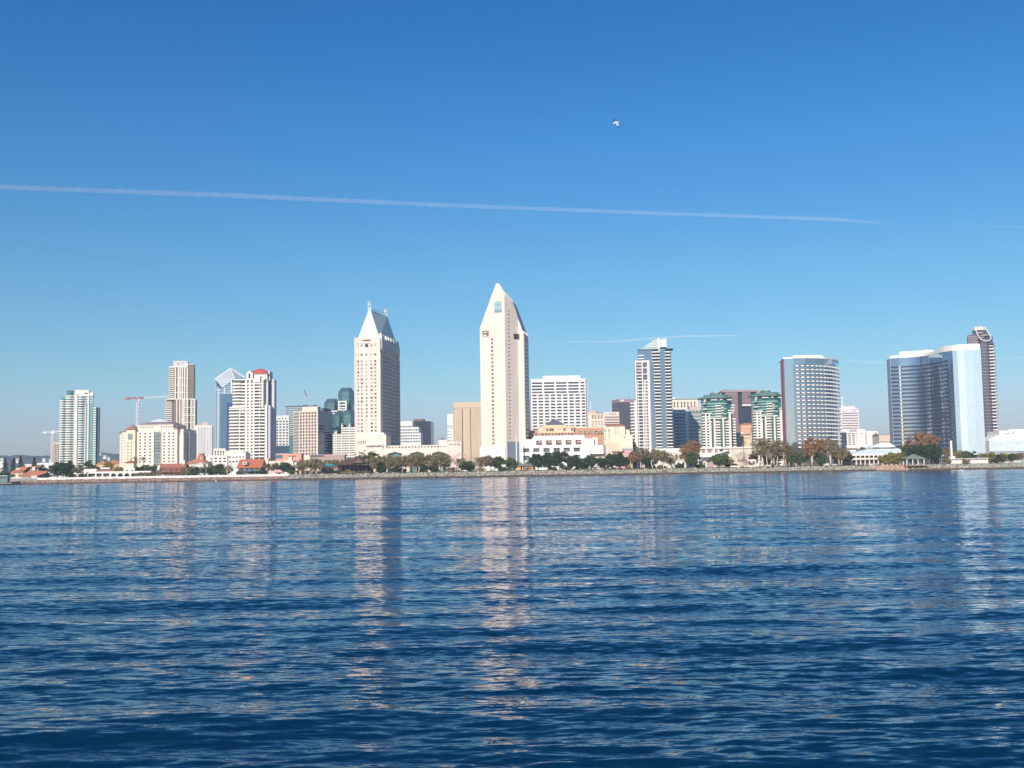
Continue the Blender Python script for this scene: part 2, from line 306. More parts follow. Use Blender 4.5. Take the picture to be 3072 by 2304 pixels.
rocks('riprap', xs(850), xs(2625), 5200, RM, 'grey green boulders of the seawall with a dark brown tide line', 3)
rocks('riprap', xs(40), xs(850), 2300, RB, 'brown boulders under the white promenade wall at the left', 4, zhi=3.4)
rocks('riprap', xs(2720), xs(3600), 2400, RM, 'grey boulders of the seawall below the lawn at the right', 5)
rocks('riprap', xs(-500), xs(40), 900, RB, 'brown boulders behind the moored boat', 6, zhi=3.4)
# salmon coloured wall stub and rocks beside the pier
rocks('riprap', xs(2625), xs(2720), 420, RP, 'salmon pink boulders left of the gazebo pier', 8)
# promenade sea wall (white) at the left
b = Bld('seawall', 'long low white promenade wall along the left shore', 'wall', 92, 1437, 912.5, z=0)
x1 = b.p(868, 1426)[0]; mb = MB(); mb.box(0, x1, 0, 1.2, 3.1, 5.15); b.part('wall', mb, white); mb = MB(); mb.box(-.1, x1+.1, -.12, 1.3, 5.15, 5.35); b.part('coping', mb, ptrim)
b.done()
# hedge on the crest, lawn
def leafmb(mb, c, s, n, rg, leaf, mi=0):
    for _ in range(n):
        d = rg.normal(size=3); d /= np.linalg.norm(d)+1e-9; p = np.array(c)+d*np.array(s)*rg.random()**.45
        a = rg.normal(size=3); a /= np.linalg.norm(a); q = np.cross(a, rg.normal(size=3)); q /= np.linalg.norm(q)+1e-9; l = leaf*rg.uniform(.6, 1.3)
        a *= l; q *= l*.7; mb.add([p-a-q, p+a-q*.6, p+a*.8+q, p-a*.7+q*.8], [(0, 1, 2, 3)], mi)
hm = M('hedge_leaves', (.045, .07, .02), noise=.4, scale=.5); hm2 = M('hedge_leaves_olive', (.10, .10, .03), noise=.4, scale=.5)
rg = np.random.default_rng(21); mb = MB(); x = xs(855)
while x < xs(2620):
    leafmb(mb, (x, 916.2+rg.uniform(-.3, .4), 4.85+.18*rg.random()), (1.2, .5, .32+.2*rg.random()), 16, rg, .3, int(rg.random() < .35)); x += .75
tag(mb.obj('hedge', [hm, hm2]), 'low dark green ground cover along the crest of the seawall', kind='stuff')
lw = MB(); lw.add([(xs(2955), 916.5, 4.9), (xs(3900), 916.5, 4.9), (xs(3900), 948, 5.3), (xs(2955), 948, 5.3)], [(0, 1, 2, 3)])
o = lw.obj('lawn', M('lawn_grass', (.13, .19, .045), noise=.3, scale=.2)); o['kind'] = 'structure'
lw = MB(); lw.add([(xs(92), 914, 5.0), (xs(860), 914, 5.0), (xs(860), 925, 5.03), (xs(92), 925, 5.03)], [(0, 1, 2, 3)])
o = lw.obj('promenade', M('promenade_concrete', (.5, .47, .42), noise=.15)); o['kind'] = 'structure'
# ================================================================ far hills
def hills():
    mb = MB(); n = 260; x0, x1 = -3600, 3800; rows = [(4300, 0), (4700, .55), (5200, 1.), (5900, .9), (6800, .3)]
    def hgt(x):
        t = 112+14*math.sin(x*.0021+1)+9*math.sin(x*.0063)+5*math.sin(x*.017+2)+3*math.sin(x*.05)
        if x > -1300: t *= max(.12, 1-(x+1300)/900)
        return t
    vs = []
    for (y, f) in rows:
        for i in range(n):
            x = x0+(x1-x0)*i/(n-1); vs.append((x*y/5000, y, 4+f*hgt(x)+(random.uniform(-2.5, 2.5) if 0 < f else 0)))
    fs = [(r*n+i, r*n+i+1, (r+1)*n+i+1, (r+1)*n+i) for r in range(len(rows)-1) for i in range(n-1)]
    mb.add(vs, fs); o = mb.obj('hills', M('hill_scrub', (.10, .115, .075), noise=.5, scale=.012), smooth=True); o['kind'] = 'structure'
hills()
rg = np.random.default_rng(33); mb = MB()
for i in range(420):
    x = rg.uniform(-3300, -1350); y = rg.uniform(4650, 5250); t = 100+13*math.sin(x*.0021+1)+7*math.sin(x*.0063)
    leafmb(mb, (x*y/5000, y, 6+t*min(1, .35+(y-4650)/600)), (16, 8, 9), 22, rg, 4)
tag(mb.obj('hill_woodland', M('far_woodland', (.045, .06, .035))), 'hazy dark woodland covering the far hills', kind='stuff')
def hillhouse(u, v, w, h, D, lab, mat=white, roof=None):
    b = Bld('hill_house', lab, 'house', u, v, D, z=W(u, v, D)[1]-h); s = D/F; W_ = w*s; mb = MB(); mb.box(0, W_, 0, 14, -6, h); b.part('wall', mb, mat)
    if roof: mb = MB(); mb.hip(0, W_, 0, 14, h+.01, h+4, ov=1); b.part('roof', mb, roof)
    else: mb = MB(); mb.box(-.5, W_+.5, -.5, 14.5, h, h+1); b.part('roof', mb, grey)
    b.grid(0, 0, 0, W_, .5, h, even(max(2, int(w/5)), 0, W_, .55), [(h*.35, h*.75)], mat, [glA]); b.done()
G = 'pale houses on the far hill'
for q in ((0, 1376, 11, 12, 3900, 'long pale house on the hill at the far left edge'), (127, 1375.5, 9, 8, 4300, 'small white house on the hill left of the unfinished tower'),
          (48, 1377, 9, 9, 4000, 'white house on the hill between two conifer tops'), (309, 1366, 10, 8, 4300, 'white house with brown roof on the hill between green tower and hotel', white, brntile),
          (322, 1371, 8, 7, 4200, 'cream low house lower on the hill beside the hotel', cream, brntile), (291, 1357, 12, 9, 4900, 'pale house on top of the far hill right of the green tower'),
          (147, 1377, 6, 7, 4300, 'tiny white house on the hill next to the unfinished tower')):
    hillhouse(*q)
# ================================================================ towers, left to right
def core(b, poly, z0, z1, mat, name='wall'): b.mb(name, mat).prism(poly, z0, z1)
def rect(x0, x1, y0, y1): return [(x0, y0), (x1, y0), (x1, y1), (x0, y1)]
def wavy(x0, x1, n, d, k=8, ph=0.):
    return [(x0+(x1-x0)*i/(n*k), -d*(.5-.5*math.cos(2*math.pi*(i/k+ph)))) for i in range(n*k+1)]
# -- green balconied condominium tower
def t_green():
    b = Bld('apartment_tower', 'slender green glass tower with wavy white balconies, leftmost tall tower', 'apartment tower', *R('1', 712, 490), 1430, rad(-17))
    X = lambda x, y=600: b.p(*R('1', x, y))[0]; H = lambda y, x=900: b.p(*R('1', x, y))[1]
    xa, xc, xd, xr = X(712), X(885), X(910), X(1098); xs2 = X(1140); top = H(500); t2 = H(628)
    core(b, rect(xa, xr, 0, 26), 0, top, glGreen); core(b, rect(xr, xs2, 1.5, 26), 0, t2, glGreen); core(b, rect(xs2, xs2+3.5, 4, 24), 0, t2-1, M('dark_teal_wall', (.10, .18, .20)))
    mb = MB(); mb.box(xc, xd+1, -2.6, 1, 0, top+2); mb.box(X(1040), X(1056), -1.6, 1, 0, top+1); mb.box(X(1012), X(1020), -1.7, 1, 0, H(620)); b.part('pier', mb, ptrim)
    mb = MB(); mb.box(X(885), X(1050), 1, 20, top, H(432)); mb.box(X(1050), X(1103), 2, 18, top-1, H(462)); b.part('crown', mb, ptrim)
    mb = MB(); mb.box(X(1000), X(1040), -.1+1, 1.0, H(480), H(468)); b.part('crown_vent', mb, darkm)
    dr = MB(); c = (X(822), 9); r = (X(862)-X(780))/2; dr.prism([(c[0]+r*math.cos(t*.393), c[1]+r*math.sin(t*.393)) for t in range(16)], top-.5, H(442)); b.part('glass_drum', dr, glTeal)
    dr = MB(); dr.prism([(c[0]+(r+.5)*math.cos(t*.393), c[1]+(r+.5)*math.sin(t*.393)) for t in range(16)], H(442), H(438)); b.part('drum_roof', dr, slate)
    n = 35; p = top/n
    for i in range(1, n+1):
        z = i*p
        for (a, c2, k, d) in ((xa, X(780), 1, 2.0), (X(780), xc, 1, 2.3), (xd+1, X(1010), 1, 2.3)):
            if i > n-2 and a == xa: continue
            m = MB(); m.ribbon(wavy(a, c2, k, d), z-1.5, z, -.6, 1.0); b.part('balcony', m, ptrim)
        if z < t2:
            m = MB(); m.ribbon([(X(1020), 0), (X(1058), 0)], z-.7, z, -.5, .9); b.part('balcony', m, ptrim)
            m = MB(); m.ribbon([(X(1058), 1.5), (xs2, 1.5)], z-1.5, z, -.6, .9); b.part('balcony', m, ptrim)
        elif z > t2+p: m = MB(); m.ribbon([(X(1012), 0), (xr, 0)], z-.8, z, -.5, .6); b.part('balcony', m, ptrim)
        b.pane(0, 0, 0, xa+.5+random.random()*3, X(860), z-p+.1, z-1.3, random.choice([glTeal, glBlack, glGreen]))
        b.pane(0, 0, 0, X(915)+random.random()*4, X(1000), z-p+.1, z-1.3, random.choice([glTeal, glBlack, glGreen]))
    b.done()
t_green()
# -- tower under construction + its crane
def crane(u, vt, vj, ul, ur, D, lab, c1, c2, group=None, z=GZ, usplit=None):
    X, zt = W(u, vt, D); zj = W(u, vj, D)[1]; e = bpy.data.objects.new('tower_crane', None); link(e); e.location = (X, D, z); tag(e, lab, 'crane', group)
    s = D/F; r = 1.1*s/.36
    def lattice(p0, p1, r, n):
        m = MB(); p0, p1 = Vector(p0), Vector(p1); d = (p1-p0).normalized(); a = Vector((0, 1, 0)); c = d.cross(a).normalized()
        K = [(a*i+c*j)*r for i, j in ((1, 1), (-1, 1), (-1, -1), (1, -1))]; t = r*.30
        for k in K: m.tube([p0+k, p1+k], [t, t], 4)
        for i in range(n):
            q0 = p0+(p1-p0)*(i/n); q1 = p0+(p1-p0)*((i+1)/n)
            for j in range(4): m.tube([q0+K[j], q1+K[(j+1) % 4]], [t*.7, t*.7], 4)
        return m
    H = zj-z; lattice((0, 0, 0), (0, 0, H-1), r, 22).obj('mast', c2, e)
    xl = W(ul, vj, D)[0]-X; xr = W(ur, vj, D)[0]-X; xsp = (W(usplit, vj, D)[0]-X) if usplit else xr*.25
    lattice((xl, 0, H+.5), (0, 0, H+.5), r*.7, 8).obj('counter_jib', c1, e)
    lattice((0, 0, H+.5), (xsp, 0, H+.8), r*.7, 6).obj('jib', c1, e); lattice((xsp, 0, H+.8), (xr, 0, H+2), r*.6, 16).obj('jib', c2, e)
    m = MB(); m.box(-r*1.6, r*1.6, -r*1.6, r*1.6, H-2.5, H-.2); m.obj('slewing_unit', c1, e)
    m = MB(); m.box(r, r*2.6, -r*2, -r*.4, H-3.4, H-1.2); m.obj('cab', steelw, e)
    m = MB(); m.box(xl-.5, xl+3.2*r, -r, r, H-2.2, H+.4); m.obj('counterweight', c1 if c1 is steelr else steelw, e)
    m = MB(); m.tube([(0, 0, H), (0, 0, W(u, vt, D)[1]-z)], [r*.9, r*.3], 5); m.obj('apex', c2, e)
def t_constr():
    b = Bld('unfinished_tower', 'raw concrete tower under construction behind the green tower', 'building', *R('1', 615, 1062), 2300, 0)
    X = lambda x: b.p(*R('1', x, 1100))[0]; H = lambda y: b.p(*R('1', 640, y))[1]; x1 = X(720); t = H(1075)
    core(b, rect(2, x1-2, 3, 26), 0, t, M('raw_concrete_core', (.33, .27, .23)))
    n = 16
    for i in range(n+1):
        m = MB(); z = t*i/n; m.box(0, x1, 0, 29, z-.55, z+.4); b.part('floor_slab', m, M('raw_concrete', (.58, .47, .40)))
    for k in range(7):
        m = MB(); x = x1*k/6; m.box(x-.8, x+.8, .4, 1.8, 0, t-.55); b.part('column', m, M('raw_concrete', (.58, .47, .40)))
    m = MB(); m.box(1, x1-3, 4, 20, t+.5, H(1050)); b.part('lift_core', m, M('raw_concrete', (.58, .47, .40))); b.done()
t_constr()
crane(*R('1', 626, 905), R('1', 0, 935)[1], R('1', 515, 0)[0], R('1', 716, 0)[0], 2330, 'small pale tower crane above the unfinished concrete tower', steelw, steelw, z=GZ)
crane(R('2', 370, 0)[0], R('2', 0, 510)[1], R('2', 0, 535)[1], R('2', 222, 0)[0], R('2', 745, 0)[0], 1500, 'tall red and white tower crane behind the cream hotel', steelr, steelw, z=GZ, usplit=R('2', 445, 0)[0])
# -- cream hotel with bay towers
def t_hotel():
    b = Bld('hotel', 'broad cream hotel with yellow bay, small square windows and brown hip roofs', 'hotel', *R('2', 250, 930), 1060, rad(6))
    X = lambda x, y=1000: b.p(*R('2', x, y))[0]; H = lambda y, x=500: b.p(*R('2', x, y))[1]
    w = X(838); top = H(900); ct = H(850); dep = 34
    z0s = [(H(y+8), H(y-9)) for y in range(1285, 940, -37)]
    wm = M('hotel_stucco', (.77, .68, .59), noise=.04); x1 = X(350)
    # main front
    core(b, rect(x1, w, 0, dep), 0, H(890), wm)
    xg0, xg1 = X(565), X(648)
    b.grid(0, 0, 0, xg0, 0, H(890), [(X(x)-.9, X(x)+.9) for x in (400, 457, 517)], z0s, wm, [glA, glB], a0=x1)
    b.grid(0, 0, 0, w, 0, H(890), [(X(x)-.9, X(x)+.9) for x in (684, 742, 793)], z0s, wm, [glA, glB], a0=xg1)
    m = MB(); m.box(xg0, xg1, -.1, .3, 0, H(935)); b.part('glass_bay', m, M('grey_green_bay_glass', (.22, .29, .30), rough=.2))
    for (a, c) in z0s:
        m = MB(); m.box(xg0, xg1, -1.5, 0, a-1.1, a-.1); b.part('balcony', m, glC)
        m = MB(); m.box(xg0, xg1, -1.6, -.1, a-1.3, a-1.12); b.part('balcony_slab', m, wm)
    mp = b.mb('wall', wm); mp.box(xg0-.6, xg0, -1., 0, 0, H(925)); mp.box(xg1, xg1+.6, -1., 0, 0, H(925))
    # central raised storey with clerestory and roof
    cx0, cx1 = X(362), X(785); core(b, rect(cx0, cx1, .4, dep-2), H(890), H(852), wm)
    b.grid(cx0, .4, 0, cx1-cx0, H(889), H(853), even(14, 2.6, cx1-cx0-.6, .55), [(H(881), H(869))], wm, [glB, glA])
    m = MB(); m.box(cx0-.8, cx1+.8, -.5, dep-1, H(852), H(847)); b.part('cornice', m, ptrim)
    m = MB(); m.frustum(cx0-.2, cx1-.2, .2, dep-2, H(847), X(440), X(690), 9, dep-9, H(808)); b.part('roof', m, M('purple_brown_roof', (.33, .24, .25)))
    m = MB(); m.frustum(X(442), X(688), 9.1, dep-9.1, H(808), X(538), X(560), 15, dep-15, H(772)); b.part('skylight_roof', m, whiteroof)
    m = MB(); c = X(607); z = H(905); r = X(645)-X(570); m.obox(0, 0, 0, c-r*.5, c+r*.5, 0, .5, z, H(860))
    m.add([(c+.55*r*math.cos(t), -.55, z+.35*r*math.sin(t)) for t in [math.pi+i*math.pi/8 for i in range(9)]], [tuple(range(9))]); b.part('medallion', m, wm)
    # yellow bay tower (left)
    ym = M('hotel_yellow', (.80, .68, .48), noise=.04); core(b, [(0, -3), (x1+.3, -3), (x1+.3, 5), (0, 5)], 0, top, ym)
    b.grid(0, -3, 0, x1+.3, 0, H(1030), [(X(266), X(280)), (X(304), X(318))], [q for q in z0s if q[1] < H(1040)], ym, [glB, glA])
    m = MB(); m.box(X(270), X(322), -3.6, -2.9, H(1018), H(950)); b.part('tall_window', m, M('grey_green_bay_glass', (.22, .29, .30), rough=.2), label='tall greenish window of the yellow bay')
    m = MB(); m.hip(-1, x1+1.3, -4, 6, top, H(845), ov=.3); b.part('bay_roof', m, M('brown_red_roof', (.36, .17, .14)))
    # oblique left wing
    xl, _ = b.p(*R('2', 160, 940), y=14); L = math.hypot(xl, 14); an = math.atan2(-14, -xl)
    poly = [(xl, 14), (0, 0), (4, dep), (xl, dep)]; core(b, poly, 0, H(925), wm)
    b.grid(xl, 14, an, L, 0, H(925), [(L*.25, L*.34)], z0s, wm, [glB])
    m = MB(); m.hip(xl, 4, 10, dep, H(925), H(880), ov=.5); b.part('wing_roof', m, M('brown_red_roof', (.36, .17, .14)))
    m = MB(); m.box(X(222), X(262), 12, 18, H(905), H(862)); m.box(X(232), X(240), 13, 14, H(862), H(832)); m.box(X(300), X(325), 14, 18, H(860), H(830)); b.part('roof_plant', m, darkm)
    # right side: shaded wing and corner turret
    core(b, rect(w, w+4.5, 3, dep), 0, H(905), wm); xr = w+4.5
    b.grid(xr, 3, math.pi/2, dep-3, 0, H(905), even(6, 2, dep-4, .4), z0s, wm, [glA])
    m = MB(); m.box(X(800), w+.3, -.6, 6, H(955), H(905)); b.part('turret', m, ym); m = MB(); m.hip(X(798), w+.8, -1, 6.5, H(905), H(872), ov=.3); b.part('turret_roof', m, M('brown_red_roof', (.36, .17, .14)))
    # annex on the right, side shade put into its greyer colour
    core(b, rect(xr, X(922), 12, dep-4), 0, H(935, 880), M('hotel_shaded_wing', (.62, .56, .56)))
    b.grid(xr, 12, 0, X(922)-xr, 0, H(935, 880), even(2, .6, X(922)-xr-.4, .35), z0s[:9], M('hotel_shaded_wing', (.62, .56, .56)), [glA]); b.done()
t_hotel()
# -- tall striped tower
def t_striped():
    b = Bld('apartment_tower', 'tall slim tower with cream vertical ribs and stepped shoulder behind the cream hotel', 'apartment tower', *R('2', 700, 548), 1330, rad(-12))
    X = lambda x, y=600: b.p(*R('2', x, y))[0]; H = lambda y, x=850: b.p(*R('2', x, y))[1]
    rib = M('cream_rib', (.78, .72, .62)); dk = M('brown_infill', (.23, .17, .15)); w = X(1052); t1 = H(548); t2 = H(165)
    core(b, rect(X(800), w, 0, 26), 0, t1, dk); core(b, rect(X(700), X(800), 3, 26), 0, t1, dk)
    u0, u1 = X(738, 300), X(1028, 300); core(b, rect(u0, u1, 2, 24), t1, t2, dk)
    core(b, rect(X(958, 200), u1, 3.5, 20), t2, H(132), dk, 'wall'); m = MB(); m.box(X(956, 200), u1+.8, 2.6, 21, H(132), H(126)); b.part('roof_slab', m, rib)
    m = MB(); m.box(X(785, 120), X(957, 120), 5, 20, t2+1, H(84)); b.part('penthouse', m, M('pale_penthouse', (.62, .58, .58)))
    for x, y in ((850, 112), (850, 128), (898, 112)):
        b.pane(0, 5, 0, X(x-8, 120), X(x+8, 120), H(y+4), H(y-4), glA)
    m = MB(); m.box(u0-.6, X(958, 200), .4, 20, t2, t2+1.2); b.part('roof_slab', m, rib)
    for x in (805, 840, 862, 888, 915, 945): m = MB(); x = X(x, 300); m.box(x, x+1.7, .6, 2.1, t1, t2); b.part('rib', m, rib)
    for y in (290, 377, 465): m = MB(); m.box(X(800, 300), X(957, 300), .9, 2.1, H(y+4), H(y-3)); b.part('band', m, rib)
    n = 17; p = (t2-t1)/n
    for i in range(n):
        z = t1+p*(i+1); m = MB(); m.ribbon([(u0, 8), (u0+.3, 2), (X(798, 300), 2)], z-1.15, z-.1, -.3, 1.1); b.part('balcony', m, rib)
        m = MB(); m.ribbon([(X(962, 300), 2), (u1, 2.2), (u1+.6, 12)], z-.9, z-.2, -.3, .9+.4*(i < 11)); b.part('balcony', m, M('shaded_olive_slab', (.42, .37, .27)))
    m = MB(); m.box(X(700), X(1058), -.9, 20, t1, t1+1); b.part('band', m, rib)
    n2 = round(t1/p); p2 = t1/n2
    for i in range(n2):
        z = p2*(i+1)
        if i < n2: m = MB(); m.ribbon([(X(700)-.4, 9), (X(702), 3), (X(775), 3)], z-1.15, z-.1, -.3, 1.2); b.part('balcony', m, rib)
        m = MB(); m.box(X(920), X(962), -1.1, .3, z-1.2, z-.25); b.part('balcony', m, rib)
        m = MB(); m.box(X(1008), w, -.9, .3, z-1.2, z-.25); b.part('balcony', m, rib)
    for x in (832, 868, 897, 915, 960, 1000, 1042): m = MB(); x = X(x); m.box(x-.7, x+.7, -.8, .2, 0, t1); b.part('rib', m, rib)
    for y in (640, 730, 817, 905, 992, 1083, 1175): m = MB(); m.box(X(920), w, -1., .3, H(y+4), H(y-3)); b.part('band', m, rib)
    for i in range(n2): b.pane(0, 0, 0, X(966), X(996), p2*i+.3, p2*i+2.5, glA)
    b.done()
t_striped()
def t_smallwhite():
    b = Bld('apartment_building', 'plain white mid rise with small windows between striped tower and glass tower', 'apartment building', *R('2', 1045, 865), 1280, rad(-12))
    X = lambda x: b.p(*R('2', x, 900))[0]; H = lambda y: b.p(*R('2', 1150, y))[1]; w = X(1250); t = H(862)
    core(b, rect(0, w, 0, 20), 0, t, pale); zs = [(H(y+5), H(y-6)) for y in range(1215, 880, -27)]
    b.grid(0, 0, 0, w, 0, t, [(X(1086), X(1098)), (X(1116), X(1138)), (X(1155), X(1172)), (X(1192), X(1204)), (X(1222), X(1236))], zs, pale, [glA, glC, glB])
    m = MB(); m.box(X(1120), X(1203), 4, 12, t, H(818)); b.part('penthouse', m, M('rosy_penthouse', (.58, .48, .46))); m = MB(); m.box(X(1060), X(1115), 5, 14, t, H(835)); b.part('roof_plant', m, grey)
    m = MB(); m.box(-.3, w+.3, -.5, .2, t, t+.9); b.part('parapet', m, ptrim); b.done()
t_smallwhite()
# -- faceted glass tower with crystal crown
def t_crystal():
    b = Bld('glass_tower', 'blue glass tower with a faceted silver crystal crown', 'glass tower', *R('3', 88, 330), 1700, rad(0))
    P = lambda x, y, yy=0: b.p(*R('3', x, y), y=yy)
    X = lambda x, y=600: P(x, y)[0]; H = lambda y, x=250: P(x, y)[1]
    xl, xm, xr = X(78), X(135), X(420); t = H(400); silver = M('silver_crown_panel', (.62, .66, .68), rough=.35, metal=.3, noise=.05)
    poly = [(xl, 16), (xm, 0), (X(330), 0), (xr, 12), (xr, 48), (xl, 48)]
    core(b, poly, 0, t, glBlue); lg = M('pale_blue_spandrel', (.48, .56, .62), rough=.4)
    for i in range(33):      # banded left facets
        z = 6+i*(t-8)/33; m = MB(); m.ribbon([(xl, 16), (xm, 0), (X(165), 0)], z, z+1.5, -.2, .5+.7*(i % 1 == 0)); b.part('band', m, lg)
    m = MB(); m.ribbon([(xm-.8, .9), (xm+1.6, 0)], 0, t, -.1, .9); b.part('mullion', m, lg); m = MB(); m.box(xl-.3, xl+1.2, 15, 17, 0, H(330)); b.part('mullion', m, lg)
    m = MB(); m.box(X(205), X(216), -1, .1, H(480), t); b.part('mullion', m, silver); m = MB(); m.box(X(287), X(300), -1, .1, H(470), H(310)); b.part('mullion', m, silver)
    m = MB(); m.box(X(165), X(310), -.5, .1, H(474), H(478)); b.part('band', m, silver)
    for y in (350, 372, 395, 418, 440, 458): m = MB(); m.box(X(218), X(330), -.35, .1, H(y+5), H(y-2)); b.part('band', m, lg)
    for y in (425, 445, 462): m = MB(); m.box(X(140), X(205), -.35, .1, H(y+4), H(y-2)); b.part('band', m, lg)
    m = MB(); m.box(X(165), X(310), -.25, .1, 6, H(480)); b.part('curtain_wall', m, glBlue); m = MB(); m.box(X(240), X(310), -.5, .1, 6, H(590)); b.part('curtain_wall', m, mirror('dark_reflection_glass', (.05, .09, .26), .1, .02, .4), label='centre strip with a dark reflection put into its blue')  # dark reflection on the front is coloured in as a deeper blue strip
    # crown
    A = (*P(105, 300, 14)[:1], 14, P(105, 300, 14)[1]); Bq = (*P(285, 176, 22)[:1], 22, P(285, 176, 22)[1]); C = (P(335, 292)[0], -.6, P(335, 292)[1]); Dq = (P(190, 400)[0], -.6, P(190, 400)[1])
    E = (P(470, 296, 12)[0], 12, P(470, 296, 12)[1]); Bk = (X(285), 48, Bq[2]-4); LL = (xm, 0, t-.5)
    m = MB(); m.add([A, Dq, C, Bq, E, Bk, (xl, 46, A[2])], [(0, 1, 2, 3), (2, 4, 3), (3, 4, 5), (0, 3, 5, 6)]); b.part('crown', m, silver)
    ln = M('crown_seam', (.36, .42, .50))
    def lerp(p, q, t): return tuple(p[i]+(q[i]-p[i])*t for i in range(3))
    m = MB()
    for k in range(1, 5):
        p, q = lerp(A, Dq, k/5), lerp(Bq, C, k/5); m.tube([(p[0], p[1]-.4, p[2]), (q[0], q[1]-.4, q[2])], [.32, .32], 4)
    for k in range(1, 4):
        p, q = lerp(Bq, C, k/4), lerp(Bq, E, k/4); m.tube([(p[0], p[1]-.5, p[2]), (q[0], q[1]-.5, q[2])], [.32, .32], 4)
    b.part('crown_seams', m, ln)
    m = MB()
    for p, q in ((A, Dq), (Dq, C), (Bq, C), (A, Bq), (Bq, E)): m.tube([(p[0], p[1]-.3, p[2]), (q[0], q[1]-.3, q[2])], [.95, .95], 5)
    b.part('crown_edges', m, M('crown_edge_frame', (.66, .70, .76), rough=.4))
    m = MB(); xx = X(330); m.add([(xm, 0, t), Dq, (Dq[0], 20, t), A, (xl, 16, t), (xl, 40, t), (xl, 40, A[2])], [(0, 1, 3), (4, 0, 3), (5, 4, 3, 6)]); m.add([(Dq[0], .0, t), (X(470), .0, t), (X(470), 0, E[2]), (C[0], 0, C[2]-.3)], [(0, 1, 2, 3)]); b.part('upper_glass', m, glBlue)
    m = MB(); m.box(X(330), xr-1, .5, 30, t-1, H(310)); b.part('rear_block', m, glBlue); b.done()
t_crystal()
# -- white balconied tower with red roof
def t_redroof():
    b = Bld('apartment_tower', 'white balconied tower with red pyramid roof and arched gable', 'apartment tower', *R('3', 275, 650), 1100, rad(-2))
    X = lambda x, y=800: b.p(*R('3', x, y))[0]; H = lambda y, x=500: b.p(*R('3', x, y))[1]
    wm = ptrim; w = X(715); t1 = H(645); t2 = H(318); p = H(668)-H(705.5)
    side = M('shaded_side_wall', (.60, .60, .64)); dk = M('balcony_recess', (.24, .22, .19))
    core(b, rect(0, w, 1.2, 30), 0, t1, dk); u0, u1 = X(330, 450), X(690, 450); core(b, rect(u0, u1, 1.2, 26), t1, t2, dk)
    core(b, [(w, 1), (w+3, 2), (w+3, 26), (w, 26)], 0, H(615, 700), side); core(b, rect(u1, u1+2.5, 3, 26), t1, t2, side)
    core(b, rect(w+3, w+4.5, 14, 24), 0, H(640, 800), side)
    # piers (px columns)
    for (a, c, z0, z1) in ((455, 482, 0, H(640)), (500, 525, 0, t2), (548, 566, 0, t2), (690, 716, 0, H(612)), (650, 672, t1, t2), (455, 478, t1, t2), (386, 396, 0, t1), (624, 630, 0, t2)):
        m = MB(); m.box(X(a), X(c), -.6, 1.3, z0, z1); b.part('pier', m, wm)
    n = int(t2/p)
    for i in range(1, n+1):
        z = i*p
        if z < t1:
            m = MB(); m.ribbon([(-1.2, 9), (-.2, 1), (4, 0), (X(455), 0)], z-1.35, z, -1.1, .9); b.part('balcony', m, wm)
            m = MB(); m.box(X(566), X(692), -1.3, 1.2, z-1.35, z); b.part('balcony', m, wm)
            m = MB(); m.box(X(482), X(500), -.3, 1.25, z-1.6, z); m.box(X(525), X(548), -.3, 1.25, z-1.6, z); b.part('spandrel', m, wm)
        else:
            m = MB(); m.ribbon([(u0-1.6, 8), (u0-1.4, 1), (u0+3, 0), (X(400, 450), 0)], z-1.35, z, -1.1, .9); b.part('balcony', m, wm)
            m = MB(); m.box(X(400, 450), X(500, 450), -.3, 1.25, z-1.5, z); m.box(X(525, 450), X(548, 450), -.3, 1.25, z-1.5, z); b.part('spandrel', m, wm)
            m = MB(); m.box(X(566, 450), X(655, 450), -1.2, 1.2, z-1.35, z); b.part('balcony', m, wm)
        b.pane(0, 1.2, 0, X(400), X(450), z+.1, z+p-1.5, random.choice([glB, glC, glA])); b.pane(0, 1.2, 0, X(640), X(688), z+.1, z+p-1.5, random.choice([glB, glA]))
        b.pane(0, 1.2, 0, X(575), X(618), z+.1, z+p-1.5, random.choice([glB, glC, glA]))
        if z < H(640): b.pane(w+4.5, 14, math.pi/2, 3, 7, z-1.6, z-.2, glA)
        if z > t1: b.pane(u1+2.5, 3, math.pi/2, 8, 13, z-1.9, z-.3, glA)
    m = MB(); m.box(-.4, X(470), -.9, 6, t1, t1+1.1); b.part('parapet', m, wm); m = MB(); m.box(X(385), X(465), -.9, 5, H(640), H(618)); m.box(X(395), X(405), -1.2, -.9, H(690), H(640)); m.box(X(425), X(436), -1.2, -.9, H(690), H(640)); b.part('corner_turret', m, wm)
    m = MB(); m.box(u0-.5, X(560, 310), -.9, 24, t2, H(303)); b.part('parapet', m, wm)
    m = MB(); m.box(X(565, 300), X(635, 300), -1.4, 6, H(345), H(268)); m.box(X(585, 300), X(592, 300), -1.7, -1.4, H(345), H(285)); m.box(X(608, 300), X(615, 300), -1.7, -1.4, H(345), H(285)); b.part('upper_turret', m, wm)
    m = MB(); m.box(X(650, 300), X(690, 300), -.8, 10, t2, H(298)); b.part('parapet', m, wm)
    # gabled element
    g0, g1, gc = X(472, 250), X(545, 250), X(508, 250); m = MB(); m.box(g0, g1, -.2, 14, t2, H(235)); m.add([(g0, -.2, H(235)), (g1, -.2, H(235)), (gc, -.2, H(205)), (g0, 14, H(235)), (g1, 14, H(235)), (gc, 14, H(205))], [(0, 1, 2), (0, 2, 5, 3), (1, 4, 5, 2), (4, 3, 5)]); g = b.part('gable', m, wm)
    m = MB(); a0, a1 = X(497, 250), X(518, 250); ac = (a0+a1)/2; r = (a1-a0)/2; zz = H(250)
    m.add([(a0, -.35, H(295)), (a1, -.35, H(295))]+[(ac+r*math.cos(i*math.pi/8), -.35, zz+r*math.sin(i*math.pi/8)) for i in range(9)], [tuple(range(11))]); b.part('arched_window', m, glA, g)
